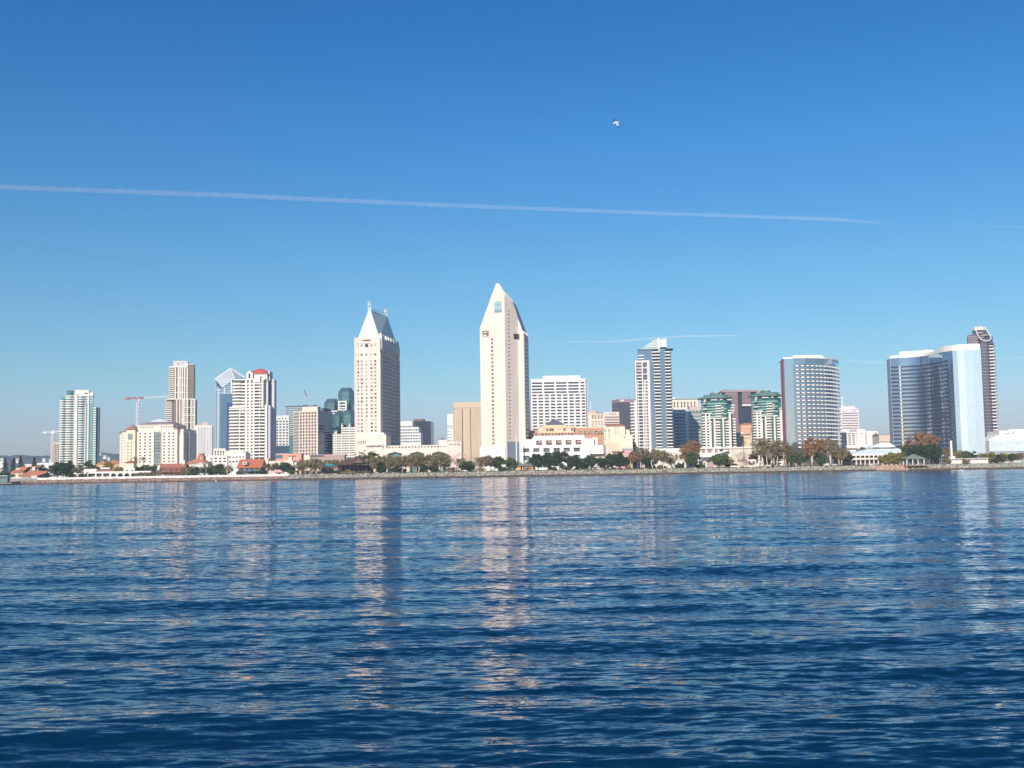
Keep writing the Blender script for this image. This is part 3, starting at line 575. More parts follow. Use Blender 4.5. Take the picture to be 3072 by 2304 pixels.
    m = MB(); m.box(X(548, 250), X(712, 250), 3, 20, t2, H(238)); b.part('penthouse', m, M('rosy_cream_wall', (.72, .62, .56))); core(b, rect(X(712, 250), X(735, 250), 6, 22), t2, H(205, 720), side)
    m = MB(); xc = X(618, 200); m.add([(X(520, 238)+.5, 1.5, H(214)), (X(722, 240), 1.5, H(238)), (X(728, 240), 21, H(212)), (X(528, 238), 21, H(208)), (xc, 10, H(168)), (X(560, 238), 1.2, H(238))], [(0, 5, 4), (5, 1, 4), (1, 2, 4), (2, 3, 4), (3, 0, 4)]); b.part('roof', m, M('bright_red_roof', (.62, .10, .06), noise=.1))
    core(b, rect(X(735, 250), X(780, 300), 10, 22), 0, H(296, 760), side); b.done()
t_redroof()
def podium_white():
    b = Bld('condominium_block', 'low terraced white block with square windows at the foot of the red roofed tower', 'building', *R('2', 1210, 1230), 1040, rad(4))
    X = lambda x: b.p(*R('2', x, 1250))[0]; H = lambda y: b.p(*R('2', 1400, y))[1]
    for (a, c, yt, y, rows, nc) in ((1210, 1430, 1215, 0, [(1290, 1270), (1255, 1235)], 4), (1250, 1390, 1135, 4, [(1205, 1185), (1180, 1150)], 4), (1390, 1600, 1165, 5, [(1215, 1195), (1250, 1230)], 5), (1430, 1640, 1180, 2, [(1295, 1275), (1240, 1225)], 5)):
        core(b, rect(X(a), X(c), y, 16), 0, H(yt), ptrim)
        b.grid(X(a), y, 0, X(c)-X(a), 0, H(yt)-.02, even(nc, .5, X(c)-X(a)-.5, .6), [(H(q), H(r)) for q, r in rows], ptrim, [glB, glA])
        m = MB(); m.box(X(a)-.3, X(c)+.3, y-.8, y+2, H(yt), H(yt)+.7); b.part('parapet', m, ptrim)
    b.done()
podium_white()
def t_grid(name, lab, k, x0, x1, yt, D, th, cols, rows, wm, gl, yb=1300, dep=22, wf=.6, hf=.5, proud=.4, extra=None, cat='office building', yl=None):
    b = Bld(name, lab, cat, *R(k, x0, yt), D, th); xm = (x0+x1)/2
    X = lambda x: b.p(*R(k, x, yt+80))[0]; H = lambda y: b.p(*R(k, xm, y))[1]; w = X(x1); t = H(yt)
    core(b, rect(0, w, 0, dep), 0, t, wm)
    zb = H(yb); ztop = H(yl) if yl else t-.8; p = (ztop-zb)/rows; zs = [(zb+(i+.5-hf/2)*p, zb+(i+.5+hf/2)*p) for i in range(rows)]
    b.grid(0, 0, 0, w, 0, t, even(cols, .4, w-.4, wf), zs, wm, gl, proud)
    if extra: extra(b, X, H, w, t)
    m = MB(); m.box(-.4, w+.4, -.6, dep+.3, t, t+.9); b.part('parapet', m, wm); b.done(); return b
def ex(b, X, H, w, t):
    m = MB(); m.box(X(818), X(975), -.9, -.45, H(1185), H(1095)); b.part('lower_glass', m, glBlue)
    for i, x in enumerate((853, 895, 935)): m = MB(); m.box(X(x-6), X(x+6), -.9, -.45, H(782), H(768)); b.part('top_window', m, glA)
t_grid('office_building', 'white gridded mid rise with deep square windows between red roofed tower and tan office', '3', 812, 976, 745, 1420, rad(-10), 4, 9, pale, [glA, glA, glB], yb=1095, hf=.5, extra=ex, yl=790)
def t_teal_curve():
    b = Bld('office_building', 'pale green glass building with a curved roofline behind the tan office', 'office building', *R('3', 920, 630), 1620, 0)
    X = lambda x: b.p(*R('3', x, 700))[0]; H = lambda y, x=1000: b.p(*R('3', x, y))[1]; w = X(1300)
    pl = [(0, 22), (1, 8), (6, 2), (20, 0), (w*.6, 2), (w, 9)]
    core(b, pl+[(w, 34), (0, 34)], 0, H(632), glTeal)
    for y in (640, 660, 682, 704, 726, 748, 770, 792, 815, 838, 860, 885, 910, 935, 960): m = MB(); m.ribbon(pl, H(y+9), H(y), -.2, .5); b.part('band', m, M('pale_green_band', (.50, .56, .54)))
    m = MB(); m.ribbon(pl, H(632), H(622), -6, 1.2); b.part('roof_slab', m, slate)
    m = MB(); m.box(X(1130), X(1170), 6, 12, H(622), H(606)); m.box(X(1250), X(1288), 6, 14, H(622), H(612)); b.part('roof_plant', m, slate); b.done()
t_teal_curve()
def t_tanoffice():
    b = Bld('office_building', 'tan office block with square windows, angled corner and dark glass side', 'office building', *R('3', 1098, 690), 1330, rad(11))
    X = lambda x: b.p(*R('3', x, 800))[0]; H = lambda y: b.p(*R('3', 1200, y))[1]; wm = M('tan_office_stone', (.74, .60, .49), noise=.05); w = X(1318); t = H(678)
    xl, _ = b.p(*R('3', 1032, 800), y=13); dep = 46; ys, _ = b.ps(*R('3', 1488, 800), w); dep = max(20, min(ys, 90)); 
    core(b, [(xl, 13), (0, 0), (w, 0), (w, dep), (xl, dep)], 0, t, wm); rows = [(H(y+13), H(y-13)) for y in range(1230-40, 690, -37)]
    rows = sorted(rows); b.grid(0, 0, 0, w, 0, t, even(6, .2, w-1.4, .62), rows, wm, [glB, glA, glB])
    L = math.hypot(xl, 13); an = math.atan2(-13, -xl); b.grid(xl, 13, an, L, 0, t, [(.5, L-.8)], rows, wm, [M('grey_strip_glass', (.30, .27, .27), rough=.2)])
    b.grid(w, 0, math.pi/2, dep, 0, t, [(1.2, dep-.6)], rows, M('grey_blue_spandrel', (.42, .46, .52)), [glBlack], proud=.2, name='window_band', wall='side_wall')
    m = MB(); m.box(X(1118), X(1300), 4, 14, t, H(630)); b.part('penthouse', m, wm); m = MB(); m.box(X(1330), X(1365), 8, 30, t, t+3); b.part('roof_plant', m, darkm); b.done()
t_tanoffice()
# -- cluster of green glass hexagonal towers
def t_emerald():
    b = Bld('glass_tower', 'cluster of emerald glass hexagonal towers behind the striped stepped block', 'glass tower', *R('4', 78, 900), 1720, 0)
    X = lambda x, y=900: b.p(*R('4', x, y))[0]; H = lambda y, x=250: b.p(*R('4', x, y))[1]
    def hexa(x0, x1, yt, yd, y0, rise=5.):
        a, c = X(x0), X(x1); r = (c-a)/2; m = MB(); cx = (a+c)/2; pts = [(cx+r*math.cos(k*math.pi/3+math.pi), y0+r+r*math.sin(k*math.pi/3+math.pi)) for k in range(6)]
        m.prism(pts, 0, H(yd)); v = [(x, y, H(yd)) for x, y in pts]; top = [(cx+(x-cx)*.62, y0+r+(y-y0-r)*.62+1, H(yt)) for x, y in pts]
        m.add(v+top, [(i, (i+1) % 6, 6+(i+1) % 6, 6+i) for i in range(6)]+[tuple(range(6, 12))]); h = b.part('glass_shaft', m, glTeal)
        f = MB()
        for k in range(6):
            p = pts[k]; f.tube([(p[0], p[1]-.3, 0), (p[0], p[1]-.3, H(yd))], [.35, .35], 4); q = top[k]; f.tube([(p[0], p[1]-.3, H(yd)), q], [.35, .35], 4)
        for k in range(int(H(yd)/7)): f.ribbon([pts[5], pts[0], pts[1], pts[2]][:4] if False else [pts[0], pts[1], pts[2], pts[3]], k*7+3, k*7+3.6, -.1, .3)
        b.part('mullions', f, M('dark_green_mullion', (.05, .13, .16)), h)
    hexa(195, 335, 768, 805, 20); hexa(78, 212, 870, 912, 8); hexa(306, 440, 892, 930, 10); hexa(180, 252, 1000, 1035, -6); hexa(238, 372, 980, 1020, -8); hexa(165, 240, 1120, 1150, -14)
    for (x0, x1, ys) in ((213, 293, (900, 930, 955, 975)), (150, 210, (985, 1005))):
        for y in ys: m = MB(); m.box(X(x0)+(y % 3), X(x1), 6, 12, H(y+5), H(y-5)); b.part('terrace', m, ptrim)
    for x, y in ((222, 895), (285, 893)): m = MB(); m.box(X(x-6), X(x+6), 5, 9, H(980), H(y)); b.part('pier', m, ptrim)
    b.done()
t_emerald()
def t_stepped():
    b = Bld('apartment_building', 'stepped white block with dark horizontal stripes and small pinnacles, left of the pyramid roofed tower', 'apartment building', *R('4', 170, 1190), 1360, rad(3))
    X = lambda x: b.p(*R('4', x, 1250))[0]; H = lambda y: b.p(*R('4', 270, y))[1]; dk = M('stripe_recess', (.16, .15, .15))
    segs = [(170, 190, 1185), (190, 208, 1165), (208, 250, 1185), (250, 265, 1100), (265, 318, 1128), (318, 332, 1100), (332, 350, 1125), (350, 380, 1128)]
    p = (21/2.962)*1360/F
    for a, c, yt in segs:
        t = H(yt); core(b, rect(X(a), X(c), 1, 20), 0, t-.4, dk); k = 0; z = 0.
        while z < t:
            m = MB(); m.box(X(a), X(c), -.1-.15*(a in (190, 250, 318)), 1.1, z, min(z+1.75, t)); b.part('floor_band', m, ptrim); z += p
    for a in (186, 204, 250, 318): m = MB(); m.box(X(a), X(a+6), -.7, 1, 0, H(1105 if a > 240 else 1168)); b.part('pier', m, ptrim); m = MB(); q = X(a+3); m.tube([(q, 2, H(1105 if a > 240 else 1168)), (q, 2, H(1096 if a > 240 else 1158))], [.9, .2], 5); b.part('pinnacle', m, ptrim)
    b.done()
t_stepped()
# -- pyramid roofed hotel tower
def t_hyatt2():
    b = Bld('hotel_tower', 'cream hotel tower with steep silver pyramid roof and shaded ribbed side', 'hotel tower', *R('4', 366, 345), 1003, rad(8))
    X = lambda x, y=600: b.p(*R('4', x, y))[0]; H = lambda y, x=480: b.p(*R('4', x, y))[1]; w = X(594); t = H(348); dep, _ = b.ps(*R('4', 767, 800), w); dep = min(max(dep, 50), 80)
    core(b, rect(0, w, 0, dep), 0, t, hcream)
    ys = [405, 487, 545, 575, 608, 641, 673, 706, 739, 770, 803, 836, 870, 901, 935, 968, 1000, 1033, 1067, 1099, 1132, 1163]
    zs = sorted((H(y+9), H(y-10)) for y in ys); zs2 = zs+[]
    for c0, c1 in ((390, 411), (422, 442), (507, 529), (541, 562)): pass
    fx = [(X(390), X(409)), (X(421), X(441)), (X(467), X(481)), (X(507), X(528)), (X(541), X(561))]
    b.grid(0, 0, 0, w, 0, t, fx, zs, hcream, [glC, glC, glB, M('hotel_pale_window', (.42, .44, .42), rough=.25)], proud=.3)
    m = MB(); m.box(X(368), X(378), -.9, .2, 0, t+1.5); m.box(w-X(378), w+.1, -.9, .2, 0, t+1.5); m.box(X(454), X(462), -.5, .2, 0, H(430)); m.box(X(485), X(493), -.5, .2, 0, H(430)); b.part('pilaster', m, hcream)
    m = MB(); c = X(475); z = H(405); m.add([(c+1.7*math.cos(i*math.pi/8), -.5, z+1.7*math.sin(i*math.pi/8)) for i in range(16)], [tuple(range(16))]); b.part('round_window', m, glB)
    m = MB(); m.box(-.3, w+.3, -.8, 2, H(385), H(378)); b.part('string_course', m, hcream); m = MB(); m.box(X(440), X(512), -1.1, -.8, H(362), H(355)); b.part('loggia', m, glB)
    # shaded long side with ribs and windows
    sm = hcream; sx = even(15, 8, dep-4, .62); sz = [(z+.3, z+2.3) for z in [i*(H(500)/30)+2 for i in range(30)]]
    b.grid(w, 0, math.pi/2, dep, 0, H(470), sx, sz, sm, [glA, glB, M('side_window', (.13, .13, .15), rough=.2)], proud=.5, wall='side_wall')
    b.grid(w, 0, math.pi/2, dep, H(470)+2, t-.1, even(9, 12, dep-10, .5), [(H(430), H(408))], sm, [glA], proud=.5, wall='side_wall')
    m = MB()
    for i in range(12):     # shallow arch over the side windows
        a, c = 13+i*(dep-22)/12, 13+(i+1)*(dep-22)/12; f = lambda y: H(470)+2.6*math.sin(math.pi*(y-13)/(dep-22)); m.hexa([(w, a, f(a)), (w+1.6, a, f(a)), (w+1.6, c, f(c)), (w, c, f(c)), (w, a, f(a)+1.4), (w+1.6, a, f(a)+1.4), (w+1.6, c, f(c)+1.4), (w, c, f(c)+1.4)])
    b.part('arch', m, hcream)
    for i in range(8):
        y = 3+i*(dep-5)/7.6; m = MB(); m.box(w-1.5, w+1.3, y-1.1, y+1.1, t-9, t+3.6); m.box(w-1.2, w+.7, y-.7, y+.7, t+3.6, t+5); b.part('parapet_fin', m, ptrim)
    m = MB(); m.box(0, w, -.6, 1, t, t+1.4); b.part('parapet', m, hcream)
    # roof
    rm = M('silver_green_roof', (.60, .67, .61), rough=.5, metal=.1, noise=.06, streak=True); sx0, sx1 = X(392, 335), X(585, 335); ax0, za = b.p(*R('4', 489, 95), y=14); ax1 = b.p(*R('4', 510, 95), y=14)[0]; d0, d1 = 1.2, dep*.93
    r0, r1 = 6, dep*.64
    r1 = dep*.72; xe, ze = b.p(*R('4', 646, 162), y=r1); ze = za; hw = (ax1-ax0)/2; m = MB(); m.hexa([(sx0, d0, t+.6), (sx1, d0, t+.6), (sx1, d1, t+.6), (sx0, d1, t+.6), (ax0, r0+8, za), (ax1, r0+8, za), (xe+hw, r1, za), (xe-hw, r1, za)]); rf = b.part('roof', m, rm)
    m = MB(); m.box(sx0-.4, sx1+.6, d0-.6, d0, t, t+1.5); b.part('eave', m, M('green_eave', (.30, .46, .40)), rf)
    m = MB(); m.box(sx1-1, sx1+.6, 5, 9, t-1, t+6); b.part('dormer', m, rm, rf)
    cx = (ax0+ax1)/2; m = MB()
    for i in range(13):
        y = r0+8+i*(r1-r0-8)/12; cc = cx+(xe-cx)*i/12; m.box(cc-.2, cc+.2, y-.2, y+.2, za, za+2.4)
    m.tube([(cx, r0+8, za+2.5), (xe, r1, za+2.5)], [.2, .2], 4); b.part('ridge_railing', m, ptrim, rf)
    for y, h in ((r0+8, 8), (r1-1, 6)): cx = cx if h == 8 else xe; m = MB(); [m.box(cx+a-.16, cx+a+.16, y+c-.16, y+c+.16, za-.5, za+h) for a in (-1.1, 1.1) for c in (-1, 1)]; m.box(cx-1.3, cx+1.3, y-1.3, y+1.3, za+h*.6, za+h*.6+.4); m.box(cx-1.3, cx+1.3, y-1.3, y+1.3, za+h-.5, za+h); b.part('finial_frame', m, ptrim, rf)
    b.done()
    # podium in front
    b = Bld('hotel_podium', 'cream podium with a row of tall slots at the foot of the pyramid roofed tower', 'building', *R('4', 386, 1230), 985, rad(8))
    X = lambda x, y=1260: b.p(*R('4', x, y))[0]; H = lambda y, x=480: b.p(*R('4', x, y))[1]; w = X(648)
    core(b, rect(0, w, 0, 17), 0, H(1228), hcream); b.grid(0, 0, 0, w, 0, H(1228), even(5, X(395), X(470), .45), [(H(1285), H(1250))], hcream, [glB])
    m = MB(); m.frustum(X(500), w, 1, 16, H(1228), X(575), X(610), 5, 12, H(1178)); b.part('roof', m, M('pale_green_gable', (.68, .70, .62)))
    m = MB(); m.box(X(505), w, -.4, 16, H(1232), H(1204)); b.part('attic', m, hcream)
    m = MB(); m.box(X(386), X(620), -2, 0, 0, H(1282)); b.part('terrace', m, hcream); 
    for i in range(6): x = X(475+i*24); b.pane(0, -2, 0, x, x+3, H(1310), H(1294), glC)
    b.done()
t_hyatt2()
def podium_long():
    b = Bld('convention_podium', 'long low cream podium with teal arched openings between the two cream towers', 'building', *R('4', 560, 1300), 975, 0)
    X = lambda x, y=1300: b.p(*R('4', x, y))[0]; H = lambda y, x=800: b.p(*R('4', x, y))[1]; w = X(1240+60)
    core(b, rect(X(575), w, 2, 40), 0, H(1345), hcream); core(b, rect(X(645), w, 9, 40), H(1345), H(1290), hcream)
    b.grid(X(645), 9, 0, w-X(645), H(1344), H(1291), even(22, 1, w-X(645)-1, .55), [(H(1312), H(1300))], hcream, [glB, glC, glA], proud=.25)
    m = MB(); m.box(X(620), w, .4, 2.4, H(1345), H(1318)); b.part('balustrade', m, hcream)
    for a, c in ((655, 800), (850, 1000), (1040, 1190)):
        m = MB(); xa, xb = X(a), X(c); zz = H(1355); m.add([(xa, 1.8, 0), (xb, 1.8, 0), (xb, 1.8, zz-3)]+[(xa+(xb-xa)*(.5+.5*math.cos(i*math.pi/10)), 1.8, zz-3+3*math.sin(i*math.pi/10)) for i in range(11)]+[(xa, 1.8, zz-3)], [tuple(range(15))]); b.part('arched_opening', m, mirror('teal_window_wall', (.16, .30, .30), .15, .02, .3))
    for a in (620, 820, 1015, 1205):
        m = MB(); x = X(a); m.frustum(x-3, x+4, -2, 2, 0, x-3, x+4, -2, 2, H(1365)); m.frustum(x-3, x+4, -2, 2, H(1365), x-11, x+12, -1, 2, H(1345)) ; b.part('flared_pier', m, hcream)
    core(b, rect(X(1195), X(1320), -6, 20), 0, H(1262, 1260), hcream); core(b, rect(X(1105), X(1185), 12, 22), H(1290), H(1238, 1140), hcream)
    b.grid(X(1195), -6, 0, X(1320)-X(1195), 0, H(1262, 1260), even(9, 1, X(1320)-X(1195)-1, .5), [(H(1300), H(1285))], hcream, [glC, glB], proud=.2)
    m = MB(); m.box(X(1110), X(1116), 13, 14, H(1262), H(1230)); m.box(X(1120), X(1160), 13, 18, H(1240), H(1232)); b.part('roof_plant', m, darkm); b.done()
podium_long()
def t_whitestep():
    b = Bld('office_building', 'white stepped office with dark window rows right of the pyramid roofed tower', 'office building', *R('4', 772, 1085), 1420, rad(3))
    X = lambda x: b.p(*R('4', x, 1200))[0]; H = lambda y: b.p(*R('4', 850, y))[1]
    for (a, c, yt, rows, nc) in ((772, 882, 1082, [1125, 1155, 1180, 1207, 1232, 1258], 7), (882, 938, 1130, [1155, 1180, 1207, 1232, 1258], 4), (938, 955, 1182, [1207, 1232, 1258], 1)):
        x0, x1 = X(a), X(c); core(b, rect(x0, x1, 0, 22), 0, H(yt), pale)
        b.grid(x0, 0, 0, x1-x0, 0, H(yt), even(nc, .3, x1-x0-.3, .72), sorted((H(y+6), H(y-6)) for y in rows), pale, [glA, glB, glA])
    m = MB(); m.box(X(780), X(870), 3, 14, H(1082), H(1076)); b.part('parapet', m, pale); b.done()
    b = Bld('office_building', 'dark blue black glass box with a brown rooftop box, behind the white stepped office', 'office building', *R('4', 868, 1078), 1720, rad(3))
    X = lambda x: b.p(*R('4', x, 1200))[0]; H = lambda y: b.p(*R('4', 950, y))[1]; w = X(1043); core(b, rect(0, w, 0, 40), 0, H(1078), glBlack, 'curtain_wall')
    m = MB(); [m.box(i*w/9, i*w/9+.4, -.3, 0, 0, H(1078)) for i in range(10)]; b.part('mullions', m, M('navy_mullion', (.06, .06, .09)))
    m = MB(); m.box(X(890), X(973), 6, 30, H(1078), H(1056)); b.part('rooftop_box', m, brown); b.done()
t_whitestep()
# -- brown ribbed block left of tallest tower
def t_tanblock():
    b = Bld('office_building', 'white slab edge building just left of the tan ribbed block', 'office building', *R('5', 5, 1110), 1500, 0)
    X = lambda x: b.p(*R('5', x, 1200))[0]; H = lambda y: b.p(*R('5', 30, y))[1]; core(b, rect(0, X(60), 0, 20), 0, H(1112), white); b.grid(0, 0, 0, X(60), 0, H(1112), even(3, .5, X(45), .6), [(H(y+4), H(y-4)) for y in (1330, 1305, 1280, 1255, 1230)], white, [glC, glB]); m = MB(); m.box(-.5, X(60), -.6, 5, H(1218), H(1208)); b.part('ledge', m, grey); b.done()
    b = Bld('hotel_block', 'windowless looking tan ribbed block left of the tallest tower', 'building', *R('5', 48, 1030), 1360, rad(2))
    X = lambda x: b.p(*R('5', x, 1200))[0]; H = lambda y: b.p(*R('5', 160, y))[1]; tm = M('tan_ribbed_stone', (.62, .48, .35), noise=.08, streak=True); w = X(300); t = H(1016)
    core(b, [(0, 5), (X(72), 0), (w, 0), (w, 30), (0, 30)], 0, t, tm)
    m = MB()
    for x in list(range(78, 130, 9))+list(range(208, 285, 9)): m.box(X(x), X(x)+.7, -.5, .1, 0, H(1060))
    b.part('rib', m, tm); m = MB()
    for x in range(150, 196, 7): m.box(X(x), X(x)+.6, .1-.35, .1, 0, H(1082))
    b.part('rib', m, tm)
    for x in (131, 198): m = MB(); m.box(X(x)-.5, X(x)+.6, -.25, .1, 0, H(1070)); b.part('slot_window', m, M('slot_shadow_glass', (.12, .09, .07), rough=.3))
    m = MB(); m.box(X(72)-2, w, -.7, 1, H(1060), t+.4); b.part('cornice', m, tm); b.done()
t_tanblock()
# -- tallest tower
def t_hyatt1():
    b = Bld('hotel_tower', 'tallest tower, plain cream with a pointed wedge top and slit windows', 'hotel tower', *R('5', 275, 400), 1005, rad(9.5))
    X = lambda x, y=400, yy=0: b.p(*R('5', x, y), y=yy)[0]; H = lambda y, x=300, yy=0: b.p(*R('5', x, y), y=yy)[1]
    zs = H(400, 275); xa0, xa1 = X(405, 38), X(440, 38); za = H(38, 420); xf = X(478, 160); zf = H(160, 478); zb = H(455, 630, 50)
    hc = hcream; AB = rad(52); yP0 = b.pl(*R('5', 592, 700), xf, 0, AB)[0]; xP, yP = xf+yP0*math.cos(AB), yP0*math.sin(AB); n = yP
    def FB(x, y): q, z = b.pl(*R('5', x, y), xf, 0, AB); return (xf+q*math.cos(AB), q*math.sin(AB), z)
    def FP(x, y): q, z = b.p(*R('5', x, y), y=yP); return (q, yP, z)
    S1, A1, A2, C1 = (0, 0, zs), (xa0, 0, za), (xa1, 0, za), (xf, 0, zf); T1, RE, Q1, P1 = FB(486, 112), FB(545, 178), FB(572, 250), FB(592, 322)
    P2, P3 = FP(626, 430), FP(636, 440); xR = P3[0]; dep = yP+27; zR = P3[2]; sh = (xR, dep, zR)
    P1b = (P1[0], P1[1], P1[2]); m = b.mb('wall', hc); back = dep
    # verticals, anticlockwise from the front left
    m.add([(0, 0, 0), (xf, 0, 0), C1, A2, A1, S1], [(0, 1, 2, 3, 4, 5)])
    m.add([(xf, 0, 0), (xP, yP, 0), P1, Q1, RE, T1, C1], [(0, 1, 2, 3, 4, 5, 6)])
    m.add([(xP, yP, 0), (xR, yP, 0), P3, P2, P1], [(0, 1, 2, 3, 4)])
    m.add([(xR, yP, 0), (xR, dep, 0), sh, P3], [(0, 1, 2, 3)])
    B1, B2 = (RE[0]-1, dep, RE[2]), (0, dep, zs)
    m.add([(xR, dep, 0), (0, dep, 0), B2, B1, sh], [(0, 1, 2, 3, 4)]); m.add([(0, dep, 0), (0, 0, 0), S1, B2], [(0, 1, 2, 3)])
    m.add([S1, A1, B1, B2], [(0, 1, 2, 3)]); m.add([A1, A2, T1, RE, B1], [(0, 1, 2, 3, 4)]); m.add([A2, C1, T1], [(0, 1, 2)])
    m.add([RE, Q1, P1, P2, P3, sh, B1], [(0, 1, 2, 3, 4, 5, 6)])
    m = MB()
    for i in range(9): t_ = i/8; q = [T1[k]+(RE[k]-T1[k])*t_ for k in range(3)]; m.box(q[0]-.4, q[0]+.3, q[1]-.3, q[1]+.5, q[2]-.1, q[2]+1.1)
    m.box(xa0+.2, xa1-.2, .3, 4, za-.5, za+1); b.part('roof_edge_posts', m, ptrim)  # railing posts along the roof edge and a cap on the apex
    for i in range(7): m = MB(); y = yP+1+i*25/6; m.box(xR-.6, xR+.5, y-.5, y+.5, zR-.3, zR+1.8); b.part('parapet_fin', m, ptrim)
    m = MB(); m.box(xR+.01, xR+.5, yP+.6, dep, 0, zR-2); b.part('side_panel', m, M('golden_side_panel', (.74, .60, .46)))
    m = MB()
    for i in range(30): z = 12+i*(zR-18)/30; m.box(xR+.5, xR+.62, yP+4, dep-2, z, z+1.2)
    b.part('side_window_band', m, glA)
    # windows
    wx = X(378); k = 0
    for y in [493]+list(range(523, 1380, 32)):
        xx = X(376+12*(y-490)/880, y); a = H(y+9, 380); c = H(y-9, 380); b.pane(0, 0, 0, xx-1.0, xx+1.1, a, (a+c)/2-.1, glB); b.pane(0, 0, 0, xx-.9, xx+1.0, (a+c)/2+.1, c, glB)
    m = MB(); m.box(X(395, 220), X(457, 220), -.12, .1, H(270, 420), H(177, 420)); wn = b.part('sky_window', m, mirror('pale_teal_glass', (.36, .58, .55), .1, .02, .3)); m = MB(); m.box(X(395, 220), X(457, 220), -.2, -.1, H(270, 420), H(247, 420)); m.box(X(424, 220), X(427, 220), -.25, -.1, H(247, 420), H(177, 420)); m.box(X(395, 220), X(457, 220), -.25, -.1, H(209, 420), H(205, 420)); b.part('mullion', m, M('grey_green_frame', (.22, .30, .30)), wn)
    def hole(x0, x1, y0, y1, yy, dark, name):
        m = MB(); a, c, z0, z1 = X(x0, y0, yy), X(x1, y0, yy), H(y1, x0, yy), H(y0, x0, yy)
        m.add([(a, yy-.05, z0), (c, yy-.05, z0), (c, yy-.05, z1), (a, yy-.05, z1)], [(0, 1, 2, 3)]); o = b.part(name, m, dark)
        m = MB(); m.box(a-.5, c+.5, yy-.5, yy-.02, z1, z1+.5); m.box(a-.5, a, yy-.5, yy-.02, z0, z1); m.box(c, c+.5, yy-.5, yy-.02, z0, z1); m.box(a, c, yy-.5, yy-.02, z0-.5, z0); b.part('frame', m, hc, o)
        return a, c, z0, z1
    a, c, z0, z1 = hole(297, 349, 422, 470, 0, M('brown_opening', (.22, .15, .11)), 'square_opening')
    m = MB(); m.add([(a+1, -.15, z0+3), (c-1.2, -.15, z0+3.8), (c-1.2, -.15, z1-1), (a+1, -.15, z1-1.2)], [(0, 1, 2, 3)]); m.box(a+.3, c-2, -.3, -.1, z0+.4, z0+1.6); b.part('lit_screen_wall', m, hc)
    c_, s_ = math.cos(AB), math.sin(AB); q0, z0 = b.pl(*R('5', 556, 490), xf, 0, AB); q1, z1 = b.pl(*R('5', 592, 448), xf, 0, AB); m = MB(); m.obox(xf, 0, AB, q0, q1, -.5, .12, z0, z1); b.part('square_opening', m, darkm); m = MB(); m.obox(xP, yP, 0, 0, 1.6, -.5, .1, z0, z1); b.part('square_opening', m, darkm)
    # little recessed windows on the side face
    for y in range(255, 1340, 31):
        yy, z = b.pl(*R('5', 514+12*(y-255)/1080, y), xf, 0, AB)
        for k, (da, dc) in enumerate(((-1.1, -.3), (.2, 1.0))): m = MB(); m.obox(xf, 0, AB, yy+da, yy+dc, -.1, .12, z-.45, z+.45); b.many('side_window', m, glB, 1-k*.1)
    # base
    zb2 = H(1385, 380); m = MB(); m.box(X(290, 1385)-1.5, xf-1.0, -1.2, .2, 0, zb2); b.part('base_block', m, ptrim); m = MB(); m.box(X(402, 1400), X(432, 1400), -1.4, -1.2, H(1423, 400), H(1417, 400)); b.part('base_slot', m, grey)
    m = MB(); m.obox(xf, 0, AB, .6, yP0-.4, -.2, .5, 0, H(1340, 520)); b.part('base_wall', m, M('grey_blue_glass_wall', (.23, .28, .33), rough=.4)); b.done()
t_hyatt1()
b = Bld('apartment_tower', 'narrow blue grey tower edge just peeping out right of the tallest tower', 'building', *R('5', 676, 985), 1600, 0); w_ = b.p(*R('5', 697, 1000))[0]; h_ = b.p(*R('5', 690, 985))[1]
core(b, rect(-6, w_, 0, 18), 0, h_, M('blue_grey_wall', (.28, .34, .42))); b.grid(-6, 0, 0, w_+6, 0, h_, even(5, 0, w_+5.5, .6), [(i*3.6+1, i*3.6+2.8) for i in range(int(h_/3.6)-1)], M('blue_grey_wall', (.28, .34, .42)), [glBlue]); b.done()
for u, yt, D, lab in ((575, 1295, 962, 'tall white flagpole in front of the tallest tower, left one of two'), (605, 1310, 985, 'white flagpole beside the square windowed podium, right one of two')):
    q = R('5', u+2, yt); X0, zt = W(*q, D); m = MB(); m.tube([(0, 0, 0), (0, 0, zt-GZ)], [.62, .45], 10); e = bpy.data.objects.new('flagpole', None); link(e); e.location = (X0, D, GZ); tag(e, lab, 'flagpole', 'white poles by the tallest tower'); m.obj('pole', steelw, e); m = MB(); m.box(-1.6, 1.6, -1.6, 1.6, 0, .8); m.obj('base', ptrim, e)
